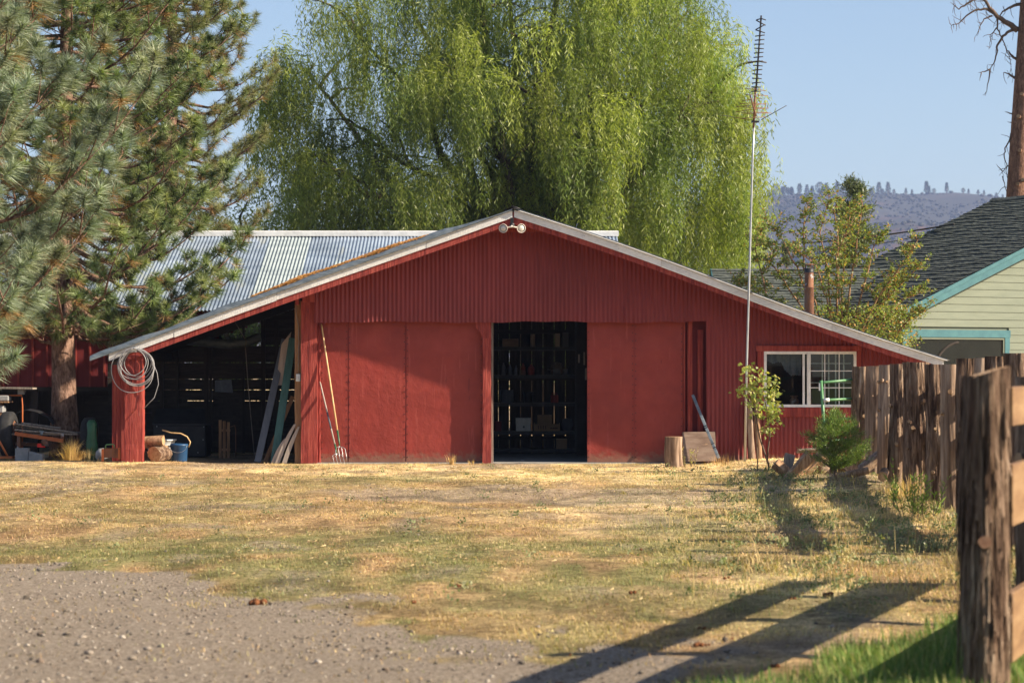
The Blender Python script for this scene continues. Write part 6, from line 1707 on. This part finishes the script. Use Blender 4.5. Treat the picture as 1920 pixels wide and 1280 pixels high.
# dense low trees behind the barns
def leafy(name, label, x, y, h, r, n, cols, seed, lsize=.09, zlow=.25, cat="tree", trunk=True, lw=.5):
    root = empty(name, (x, y, 0), label, cat); rg = random.Random(seed)
    lb = MB(); cs = []
    for k in range(26):
        a = rg.uniform(0, 6.28); rr = r * rg.random() ** .5; z = h * rg.uniform(zlow, 1) * (1 - .35 * (rr / r) ** 2)
        e = Vector((x + rr * math.cos(a), y + rr * math.sin(a), z)); cs.append(e)
        lb.tube(limb_path((x, y, h * .12), e, (0, 0, .15 * h), 5, .08 * h * .3, k + seed), [.02 * h, .015 * h, .01 * h, .007 * h, .005 * h, .003 * h], 6)
    lb.build("trunk", M['willow_bark'], root)
    C = np.array([c[:] for c in cs])[RG.integers(0, len(cs), n)]
    P = C + RG.normal(size=(n, 3)) * np.array([.26, .26, .2]) * r * .8
    P[:, 2] = np.clip(P[:, 2], .15, None)
    d = unit(RG.normal(size=(n, 3)) + np.array([0, 0, -.4]))
    leaves_mesh("crown", P, d, rand_side(d), RG.uniform(.7, 1.3, n) * lsize, RG.uniform(.7, 1.2, n) * lsize * lw, pick(cols, n, .3), LEAF, root)
GD = [(.09, .13, .04), (.13, .17, .05), (.07, .10, .035)]
for k, (px, d, h, r) in enumerate(((440, 74, 8.3, 2.6), (590, 69, 7.4, 2.4), (760, 72, 6.6, 2.8), (900, 75, 6.8, 2.8), (1050, 73, 6.6, 2.8), (1190, 74, 6.6, 2.6), (1310, 72, 6.0, 2.2), (300, 72, 5.6, 2.8), (130, 76, 6.5, 3.2), (-30, 74, 7, 3.2))):
    leafy("leafy_tree", "dense dark green low tree behind the barns " + ("under the left pine", "left below the willow", "below the left side of the willow", "left of the barn ridge", "right of the barn ridge", "below the right side of the willow", "at the right foot of the willow", "behind the back barn roof", "behind the big pine", "at the far left edge")[k], wx(px, d), d, h, r, 15000, GD, 30 + k, .10, .2)

# dead pine at the right edge
def dead_pine():
    d = 75.0; root = empty("dead_pine", (wx(1905, d), d, 0), "dead reddish pine trunk with bare drooping branches at the right edge", "tree")
    def P(px, py, dy=0): return Vector((wx(px, d), d + dy, wz(py, d)))
    b = MB(); b.tube([P(1897, 800), P(1908, 375), P(1920, 180), P(1931, 0), P(1940, -150)], [.42, .36, .33, .29, .24], 22); b.build("trunk", M['dead_bark'], root)
    br = MB(); rg = random.Random(4)
    def limb(pts, r, tw=0):
        PP = []
        for i in range(len(pts) - 1):
            a, c = Vector(pts[i]), Vector(pts[i + 1])
            for j in range(3): PP.append(a.lerp(c, j / 3) + Vector((rg.uniform(-.02, .02), rg.uniform(-.02, .02), rg.uniform(-.02, .02))) * (j > 0))
        PP.append(Vector(pts[-1])); n = len(PP)
        br.tube(PP, [r * (1 - .8 * i / (n - 1)) for i in range(n)], 6)
        for k in range(tw):
            i = rg.randint(1, n - 1); q = PP[i]; e = q
            ang = rg.uniform(-2.6, -.6) if rg.random() < .6 else rg.uniform(1.6, 3.0)
            T = [q]; L = rg.uniform(.12, .38)
            for m in range(3): 
                ang += rg.uniform(-.5, .5); e = e + Vector((math.cos(ang) * L / 3, rg.uniform(-.05, .05), math.sin(ang) * L / 3)); T.append(e)
            br.tube(T, [.011, .009, .007, .004], 4)
    limb([P(1908, 57), P(1890, 44), P(1870, 32), P(1855, 15), P(1843, -5), P(1835, -30)], .10, 26)
    limb([P(1915, 8), P(1895, 14), P(1880, 22), P(1872, 35)], .06, 8)
    limb([P(1868, 30), P(1850, 17), P(1832, 18), P(1812, 30), P(1798, 44), P(1784, 48)], .05, 20)
    limb([P(1832, -5), P(1812, 8), P(1798, 18), P(1786, 8)], .045, 16)
    limb([P(1861, 30), P(1845, 36), P(1838, 48), P(1828, 70)], .03, 10)
    limb([P(1908, 56), P(1895, 58), P(1880, 68), P(1870, 85), P(1869, 100), P(1864, 118), P(1857, 130)], .06, 5)
    limb([P(1857, 130), P(1845, 135), P(1834, 136)], .03, 2); limb([P(1840, 136), P(1837, 152)], .02); limb([P(1856, 130), P(1854, 150), P(1847, 180)], .03, 1)
    limb([P(1871, 33), P(1870, 55), P(1878, 70), P(1886, 90), P(1894, 112), P(1898, 138)], .03, 12)
    limb([P(1869, 52), P(1858, 65), P(1855, 90)], .025, 8)
    limb([P(1909, 112), P(1900, 108), P(1892, 98), P(1888, 94)], .055, 3); limb([P(1904, 147), P(1892, 139), P(1882, 136)], .045, 2)
    limb([P(1899, 215), P(1890, 211), P(1884, 210)], .03); limb([P(1898, 230), P(1889, 228)], .02)
    limb([P(1897, 247), P(1892, 265), P(1884, 278), P(1883, 295), P(1888, 308), P(1886, 320), P(1890, 338), P(1889, 350)], .028, 6)
    limb([P(1892, 310), P(1882, 320), P(1874, 330)], .022, 3); limb([P(1880, 322), P(1873, 314), P(1868, 308)], .02); limb([P(1880, 330), P(1884, 350), P(1889, 366)], .02, 4)
    br.build("branches", M['twig'], root)
    for px, py in ((1908, 285), (1906, 222), (1912, 180), (1905, 348), (1914, 340)):
        c = P(px, py, -.36); b = MB(); log_mesh(b, c, c + Vector((-.03, -.07, .02)), .07, px, n=10, rings=2); b.build("knot", [M['dead_bark'], M['cut_wood']], root)
dead_pine()

# orange and green leaved shrub beyond the roof
def shrub():
    d = 54.5; root = empty("tall_shrub", (wx(1575, d), d, 0), "tall vase shaped shrub with sparse green and orange leaves behind the barn roof", "shrub"); rg = random.Random(8)
    def P(px, py, dy=0): return Vector((wx(px, d), d + dy, wz(py, d)))
    stems = [((1545, 640), (1500, 520), (1462, 450), (1432, 415)), ((1550, 640), (1505, 500), (1505, 420), (1510, 385)), ((1560, 640), (1550, 510), (1530, 440), (1545, 375)), ((1568, 640), (1570, 500), (1567, 430), (1555, 380)),
             ((1575, 640), (1585, 500), (1593, 440), (1605, 385)), ((1580, 640), (1600, 500), (1612, 430), (1620, 380)), ((1590, 640), (1625, 520), (1640, 460), (1655, 440)), ((1600, 650), (1640, 560), (1680, 500), (1705, 455)),
             ((1610, 655), (1660, 600), (1700, 560), (1735, 548)), ((1600, 650), (1650, 570), (1690, 530), (1720, 500)), ((1540, 640), (1470, 590), (1430, 560), (1410, 530)), ((1548, 640), (1480, 540), (1445, 490), (1450, 460)), ((1535, 630), (1440, 585), (1400, 555), (1385, 520)),
             ((1570, 640), (1545, 560), (1520, 500), (1480, 470)), ((1620, 670), (1680, 625), (1700, 600), (1725, 585)), ((1500, 640), (1440, 560), (1418, 470), (1425, 430)), ((1610, 660), (1665, 590), (1672, 540), (1690, 520)), ((1586, 640), (1570, 560), (1560, 480), (1590, 410))]
    b = MB(); Bs, Ds = [], []
    for k, s in enumerate(stems):
        dy = rg.uniform(-1.3, 1.3); pts = []
        for i in range(len(s) - 1):
            for j in range(4): pts.append(P(*s[i], dy * i / 3).lerp(P(*s[i + 1], dy * (i + 1) / 3), j / 4) + Vector((rg.uniform(-.02, .02),) * 3))
        pts.append(P(*s[-1], dy)); n = len(pts)
        b.tube(pts, [.028 * (1 - .8 * i / n) for i in range(n)], 6)
        for i in range(3, n):
            for j in range(rg.randint(3, 6)):
                q = pts[i]; a = rg.uniform(0, 6.28); L = rg.uniform(.12, .42); e = q + Vector((math.cos(a) * .8, math.sin(a) * .8, rg.uniform(.1, 1.0))).normalized() * L
                b.tube([q, e], [.007, .003], 4, caps=False)
                m = rg.randint(14, 27)
                for u in range(m):
                    t = rg.uniform(.35, 1.05); Bs.append(q.lerp(e, t) + Vector((rg.gauss(0, .03), rg.gauss(0, .03), rg.gauss(0, .025)))); Ds.append((rg.gauss(0, 1), rg.gauss(0, 1), rg.gauss(.2, .6)))
    for u in range(5000):      # thicker foliage low down
        x = rg.uniform(1470, 1715); y = rg.uniform(575, 660)
        if y < 560 + abs(x - 1600) * .12: continue
        c = P(x, y, rg.uniform(-1.2, 1.2)); Bs.append(c); Ds.append((rg.gauss(0, 1), rg.gauss(0, 1), rg.gauss(.2, .6)))
    b.build("stems", M['raw_wood'], root)
    Bv = np.array([p[:] for p in Bs]); Dv = unit(np.array(Ds)); n = len(Bv)
    cols = pick([(.15, .19, .05), (.20, .23, .06), (.12, .16, .045), (.24, .26, .07), (.40, .22, .06), (.17, .22, .06), (.2, .26, .07), (.15, .2, .05)], n, .25)
    leaves_mesh("crown", Bv, Dv, rand_side(Dv), RG.uniform(.05, .09, n), RG.uniform(.028, .048, n), cols, LEAF, root, fold=.15)
shrub()

# maple sapling with lobed leaves
def maple_leaf_mesh(name, C, Nn, S, cols, parent):
    ang = np.array([0, 24, 50, 68, 95, 140, 180, 220, 265, 292, 310, 336]) * np.pi / 180
    rad = np.array([1.0, .45, .85, .42, .70, .30, .12, .30, .70, .42, .85, .45])
    n = len(C); k = len(ang)
    U = rand_side(Nn); W = np.cross(Nn, U)
    ring = (np.cos(ang) * rad)[None, :, None] * U[:, None] + (np.sin(ang) * rad)[None, :, None] * W[:, None]
    ring = C[:, None] + ring * S[:, None, None] + Nn[:, None] * (S[:, None, None] * .18 * (rad ** 2)[None, :, None] * -1)
    V = np.concatenate([C[:, None], ring], 1).reshape(-1, 3)
    i = np.arange(n)[:, None, None] * (k + 1); a = np.arange(k)
    T = np.stack([np.zeros(k, int), 1 + a, 1 + (a + 1) % k], -1)[None] + i
    return mesh_np(name, V, [T.reshape(-1, 3)], LEAF, parent=parent, attr={"col": np.repeat(cols, k + 1, 0)})
def maple():
    d = 43.0; root = empty("maple_sapling", (wx(1440, d), d, 0), "slender maple sapling with broad yellow green leaves in front of the barn window", "sapling"); rg = random.Random(6)
    def P(px, py, dy=0): return Vector((wx(px, d), d + dy, wz(py, d)))
    b = MB()
    b.tube([P(1443, 892), P(1441, 870), P(1434, 850), P(1424, 818), P(1419, 790), P(1416, 760)], [.022, .02, .018, .015, .012, .009], 8)
    b.tube([P(1439, 868), P(1440, 842), P(1444, 815), P(1441, 780), P(1434, 750), P(1425, 720)], [.014, .013, .012, .010, .008, .005], 8)
    b.tube([P(1421, 890), P(1420, 850), P(1417, 800), P(1412, 740), P(1402, 700), P(1406, 688)], [.011, .01, .009, .008, .006, .004], 8)
    br = [((1424, 818), (1432, 790), (1445, 775)), ((1434, 750), (1448, 745), (1456, 735)), ((1418, 780), (1408, 760), (1398, 745)), ((1416, 760), (1402, 735), (1390, 728)), ((1434, 750), (1440, 725), (1448, 715)), ((1443, 812), (1450, 800), (1455, 812)), ((1412, 740), (1425, 715), (1432, 705)), ((1441, 780), (1455, 770), (1462, 778))]
    for s in br: b.tube([P(*p, rg.uniform(-.1, .1)) for p in s], [.006, .005, .003], 5)
    b.build("stems", M['twig'], root)
    Cs = []
    blobs = [(1405, 692, 16, 8, 22), (1415, 708, 20, 12, 36), (1440, 712, 18, 12, 36), (1402, 730, 20, 10, 34), (1425, 735, 24, 14, 60), (1447, 740, 14, 14, 34), (1410, 755, 18, 12, 40), (1438, 765, 20, 14, 52), (1455, 775, 10, 12, 26), (1446, 790, 14, 12, 32), (1440, 808, 14, 9, 26), (1418, 775, 9, 8, 12), (1388, 735, 6, 5, 8), (1432, 872, 4, 4, 0)]
    for (px, py, sx, sy, n) in blobs:
        for k in range(int(n * 1.5)): Cs.append(P(px + max(-1.5, min(1.5, rg.gauss(0, .6))) * sx, py + max(-1.5, min(1.5, rg.gauss(0, .6))) * sy, rg.gauss(0, .18)))
    C = np.array([c[:] for c in Cs]); n = len(C)
    Nn = unit(RG.normal(size=(n, 3)) * .7 + np.array([.25, -.55, .75]))
    maple_leaf_mesh("crown", C, Nn, RG.uniform(.038, .072, n), pick([(.20, .25, .06), (.28, .33, .07), (.17, .22, .055), (.34, .32, .08)], n, .2), root)
    # leafy shoots at its foot
    r2 = empty("maple_shoots", (wx(1434, 42.3), 42.3, 0), "low dark leafy shoots at the foot of the maple sapling", "plant")
    d = 42.3; Cs = []
    b = MB()
    for k in range(9):
        p0 = P(1438 + rg.uniform(-4, 4), 897); e = P(1434 + rg.gauss(0, 10), 884 + rg.uniform(-12, 8), rg.uniform(-.1, .1)); b.tube([p0, e], [.006, .003], 5)
        for j in range(13): Cs.append(p0.lerp(e, rg.uniform(.2, 1.1)) + Vector((rg.gauss(0, .05), rg.gauss(0, .05), rg.gauss(0, .04))))
    b.build("stems", M['twig'], r2)
    C = np.array([c[:] for c in Cs]); n = len(C); Nn = unit(RG.normal(size=(n, 3)) * .7 + np.array([.2, -.5, .75]))
    maple_leaf_mesh("leaves", C, Nn, RG.uniform(.03, .055, n), pick([(.10, .15, .045), (.13, .18, .05)], n, .2), r2)
maple()

# incense cedar seedling
def seedling():
    d = 37.6; root = empty("cedar_seedling", (wx(1567, d), d, 0), "small dense green cedar seedling in front of the woodpile", "sapling"); rg = random.Random(16)
    def P(px, py, dy=0): return Vector((wx(px, d), d + dy, wz(py, d)))
    b = MB(); b.tube([P(1570, 922), P(1567, 895), P(1563, 860), P(1562, 820), P(1563, 785)], [.028, .022, .018, .012, .005], 8)
    b.tube([P(1566, 880), P(1545, 868), P(1530, 852)], [.014, .010, .006], 6); b.tube([P(1565, 872), P(1585, 862), P(1600, 850)], [.012, .009, .005], 6)
    Bs, Ds, K = [], [], []
    for k in range(300):
        u = rg.random(); py = 772 + 100 * u ** .85
        hw = np.interp(py, [770, 785, 800, 820, 845, 860, 875], [4, 22, 40, 52, 58, 46, 20]); a = rg.uniform(0, 2 * math.pi); rr = hw * rg.random() ** .45 * rg.choice((.8, 1, 1, 1.22))
        if rg.random() < .25 and py < 800: continue
        e = P(1564 + rr * math.cos(a) + (6 if py > 820 else 0), py, rr * math.sin(a) * d / F); q = P(1563, min(py + 22, 880))
        if k % 3 == 0: b.tube([q, e], [.006, .003], 4, caps=False)
        out = (e - q).normalized()
        for j in range(64):
            t = rg.uniform(-.16, .06); o_ = out * t + Vector((rg.gauss(0, .028), rg.gauss(0, .028), rg.gauss(0, .02)))
            Bs.append(e + o_); Ds.append(out * .8 + Vector((rg.gauss(0, .45), rg.gauss(0, .45), rg.gauss(.35, .4)))); K.append(.75 + .5 * rg.random())
    b.build("stems", M['twig'], root)
    Bv = np.array([p[:] for p in Bs]); Dv = unit(np.array([p[:] for p in Ds])); n = len(Bv)
    cols = pick([(.11, .18, .045), (.16, .24, .05), (.22, .30, .07), (.08, .14, .035)], n, .2)
    leaves_mesh("crown", Bv, Dv, rand_side(Dv), RG.uniform(.030, .060, n), RG.uniform(.006, .011, n), cols, NEEDLE, root)
seedling()

# single tufts and plants one can tell apart
def leafy_plant(name, label, px, py, d, nst, h, spread, cols, nl=24, L=(.05, .09), W=(.008, .014), lean=.25, cat="weed"):
    x0 = wx(px, d); z0 = ghf(x0, d); root = empty(name, (x0, d, z0), label, cat); rg = random.Random(px)
    b = MB(); Bs, Ds = [], []
    for k in range(nst):
        a = rg.uniform(0, 6.28); r = spread * rg.random() ** .6; hh = h * rg.uniform(.55, 1.1); p0 = Vector((x0 + r * .5 * math.cos(a), d + r * .5 * math.sin(a), z0 - .01))
        e = p0 + Vector((math.cos(a) * hh * lean * rg.random(), math.sin(a) * hh * lean * rg.random(), hh)); m_ = p0.lerp(e, .5) + Vector((rg.uniform(-.02, .02), 0, 0))
        b.tube([p0, m_, e], [.005, .004, .002], 5, caps=False)
        for j in range(nl):
            t = rg.uniform(.12, 1.0); q = p0.lerp(m_, t * 2) if t < .5 else m_.lerp(e, t * 2 - 1); th = rg.uniform(0, 6.28)
            Bs.append(q[:]); Ds.append((math.cos(th) * .75, math.sin(th) * .75, rg.uniform(.3, 1.1)))
    b.build("stems", M['twig'], root)
    Bv = np.array(Bs); Dv = unit(np.array(Ds)); n = len(Bv)
    leaves_mesh("leaves", Bv, Dv, rand_side(Dv), RG.uniform(*L, n), RG.uniform(*W, n), pick(cols, n, .2), LEAF, root)
def tuft_plant(name, label, px, py, d, n, h, spread, cols, cat="plant", w=(.004, .009), leafn=0):
    x0 = wx(px, d); x = x0 + RG.normal(size=n) * spread * .35; y = d + RG.normal(size=n) * spread * .3
    az = np.arctan2(y - d, x - x0) + RG.normal(size=n) * .5
    o = blades(name, x, y, RG.uniform(.55, 1.1, n) * h, RG.uniform(*w, n), (RG.uniform(.05, .55, n) if cat != "grass" else np.clip(np.abs(x - x0) / spread * 1.6 + RG.uniform(0, .35, n), .02, .96)), pick(cols, n), az=az)
    o['label'] = label; o['category'] = cat
    return o
tuft_plant("bunch_grass", "clump of tall dry yellow bunch grass in front of the trailer", 134, 862, 48.0, 300, .46, .26, STRAW, "grass", (.005, .010))
tuft_plant("bunch_grass", "spray of thin pale dry stalks between the trailer and the handled frame", 168, 862, 47.4, 40, .30, .40, STRAW, "grass", (.004, .008))
leafy_plant("green_weed", "bright green leafy upright weeds in front of the log fence", 1716, 985, 30.0, 16, .50, .62, [(.19, .29, .06), (.25, .35, .08), (.14, .22, .05)], 26, (.07, .12), (.012, .018), .45)
leafy_plant("green_weed", "single tall green weed left of the bright green weeds", 1676, 950, 32.0, 3, .62, .08, [(.17, .27, .05), (.22, .33, .07)], 40, (.05, .10), (.012, .02), .1)
leafy_plant("dry_weed", "pale leafy weed growing between the stump and the plywood sheet", 1292, 868, 46.0, 11, .36, .26, [(.36, .34, .15), (.26, .27, .12), (.45, .36, .18)], 18, (.02, .045), (.01, .02), .4)
tuft_plant("dry_weed", "dry brown stalks right of the leaning metal strip", 1352, 868, 45.9, 60, .26, .34, [(.40, .24, .12), (.50, .32, .17)], "weed", (.005, .010))
tuft_plant("dry_weed", "small dry weed at the foot of the left sliding door", 845, 868, 46.9, 40, .22, .10, STRAW, "weed", (.006, .012))
tuft_plant("dry_weed", "tiny dry weed just left of the centre post", 884, 868, 46.9, 24, .13, .08, STRAW, "weed", (.006, .012))
tuft_plant("dry_weed", "tangle of pale dry stalks at the foot of the log fence behind the green weeds", 1705, 940, 34.5, 170, .40, .6, STRAW, "weed", (.005, .010))
tuft_plant("dry_weed", "dry tangled stalks around the left of the woodpile", 1482, 880, 40.3, 120, .36, .4, STRAW, "weed", (.005, .010))
leafy_plant("gray_weed", "low grey green bushy weed left of the near fence post", 1735, 1035, 25.0, 60, .17, 1.0, [(.22, .25, .17), (.28, .30, .2), (.17, .2, .12)], 24, (.02, .04), (.008, .014), .8)

# ------------------------------------------------------------------ far hill, its trees, and the haze
def ridge_z(x, Y=2800.0):
    px = 960 + F * np.asarray(x, float) / Y
    py = np.interp(px, [-1500, 0, 600, 1100, 1435, 1500, 1600, 1720, 1800, 1850, 1900, 2300, 4000], [520, 500, 470, 400, 369, 363, 362, 364, 361, 367, 378, 430, 520])
    return CH + (HZ - py) * Y / F
def build_hill():
    xs = np.linspace(-1800, 1800, 241); us = np.linspace(0, 1, 60)
    X, U = np.meshgrid(xs, us); Y = 1200 + 1600 * U
    prof = U ** 1.15
    Z = ridge_z(X) * prof + 50 * (fbm(X * .0055, Y * .004, 3, 4) - .5) * np.sin(np.pi * U) * 2 + 9 * (fbm(X * .025, Y * .015, 4, 3) - .5) * sstep(0, .2, U) * (1 - .8 * U) - 3 * (1 - U) ** 3
    V = np.stack([X, Y, Z], -1).reshape(-1, 3)
    # far side
    X2 = xs; V2 = np.stack([X2, np.full_like(X2, 3500), ridge_z(X2) * .3 - 5], -1)
    nx = len(xs); V = np.concatenate([V, V2]); i = np.arange(60)[:, None] * nx + np.arange(nx - 1)[None]
    m = bpy.data.materials.new('hillside'); nt, out = nodes_of(m); v = coords(nt, (1, 1, 1), False)
    f = noise(nt, v, .022, 8, .7); f2 = noise(nt, coords(nt, (1, .6, 2.5), False), .006, 4, .6)
    c = ramp(nt, f, [(.36, (.008, .011, .010)), (.47, (.022, .021, .018)), (.58, (.07, .035, .024)), (.68, (.16, .07, .04))])
    c = mixc(nt, ramp(nt, f2, [(.42, (0, 0, 0)), (.58, (1, 1, 1))]), c, (.02, .021, .018))
    p = nt.nodes.new("ShaderNodeBsdfPrincipled"); p.inputs["Roughness"].default_value = 1; nt.links.new(c, p.inputs["Base Color"]); nt.links.new(p.outputs[0], out.inputs["Surface"])
    o = mesh_np("hill", V, [np.stack([i, i + 1, i + nx + 1, i + nx], -1).reshape(-1, 4)], m, smooth=True); tag(o, kind="structure")
    return xs, us
build_hill()
def hill_z(x, y):
    U = np.clip((y - 1200) / 1600, 0, 1)
    return ridge_z(x) * U ** 1.15 + 50 * (fbm(x * .0055, y * .004, 3, 4) - .5) * np.sin(np.pi * U) * 2 + 9 * (fbm(x * .025, y * .015, 4, 3) - .5) * sstep(0, .2, U) * (1 - .8 * U) - 3 * (1 - U) ** 3
# scrub on the slope
n = 9000; y = RG.uniform(1500, 2796, n); x = wx(RG.uniform(1300, 2000, n), y); r = RG.uniform(.5, 2.4, n) ** 1.15
k = fbm(x * .01, y * .006, 9, 3) > .45; x, y, r = x[k], y[k], r[k]
V, Fc, nb = stones(x, y, hill_z(x, y) + r * .4, r, 8)
V[:, 2] += 0
o = mesh_np("hillside_scrub", V, [Fc], LEAF, attr={"col": np.repeat(pick([(.03, .034, .02), (.05, .045, .028), (.02, .026, .015)], len(x)), nb, 0)}); tag(o, "dark scrub scattered over the far hillside", "scrub", kind="stuff")
def ridge_tree(px, top_py, w_px, seed, Y=2795.0, conical=True):
    x = wx(px, Y); z0 = float(hill_z(np.array([x]), np.array([Y]))[0]); top = wz(top_py, Y); H = max(6.0, top - z0); hw = w_px * Y / F / 2; rg = random.Random(seed)
    root = empty("ridge_tree", (x, Y, z0)); tag(root, "small hazy conifer standing on the ridge of the far hill", "tree", "conifers along the far ridge")
    MB().tube([(x, Y, z0 - 1), (x, Y, z0 + H * .9)], [.7, .25], 6).build("trunk", M['pine_bark'], root)
    n = 420; u = RG.random(n) ** .8; rr = hw * ((1.05 - u) if conical else np.sqrt(np.clip(1 - (2 * u - .9) ** 2, .05, 1))) * RG.uniform(.2, 1.15, n); a = RG.uniform(0, 6.28, n)
    P = np.stack([x + rr * np.cos(a), Y + rr * np.sin(a), z0 + H * (.10 + .88 * u)], -1); d = unit(np.stack([np.cos(a), np.sin(a), RG.uniform(-.6, .3, n)], -1))
    leaves_mesh("crown", P, d, rand_side(d), RG.uniform(1.0, 2.0, n) * (H / 12), RG.uniform(.5, 1.0, n) * (H / 12), pick([(.04, .06, .03), (.06, .08, .04)], n), NEEDLE, root)
rg = random.Random(44); 
RT = [(1455, 344, 14), (1472, 347, 12), (1484, 350, 9), (1499, 344, 6), (1513, 346, 9), (1523, 348, 10), (1537, 341, 15), (1549, 343, 12), (1570, 340, 11), (1582, 353, 9), (1597, 348, 12), (1618, 350, 9), (1635, 350, 10), (1648, 341, 12), (1665, 341, 9), (1676, 355, 5), (1737, 339, 7), (1742, 348, 5), (1751, 353, 8), (1775, 342, 7), (1710, 357, 5), (1806, 358, 6), (1816, 360, 5), (1834, 364, 7), (1868, 364, 4), (1442, 356, 6), (1560, 352, 8), (1608, 354, 7), (1845, 366, 5), (1880, 370, 5)]
for _ in range(26): _p = rg.uniform(1436, 1700); RT.append((_p, rg.uniform(349, 358), rg.uniform(5, 10)))
for k, (px, py, w) in enumerate(RT): ridge_tree(px, py, w, k, conical=(k % 3 != 0))

hz = MB(); hz.box(-2000, 2000, -12, 3600, -12, 290)
hm = bpy.data.materials.new("haze"); nt, out = nodes_of(hm)
pv = nt.nodes.new("ShaderNodeVolumePrincipled"); pv.inputs["Color"].default_value = (.40, .55, 1.0, 1); pv.inputs["Density"].default_value = .00012; pv.inputs["Anisotropy"].default_value = 0.0
nt.links.new(pv.outputs[0], out.inputs["Volume"])
ho = hz.build("haze", hm); tag(ho, "thin blue haze over the valley", "haze", kind="stuff")
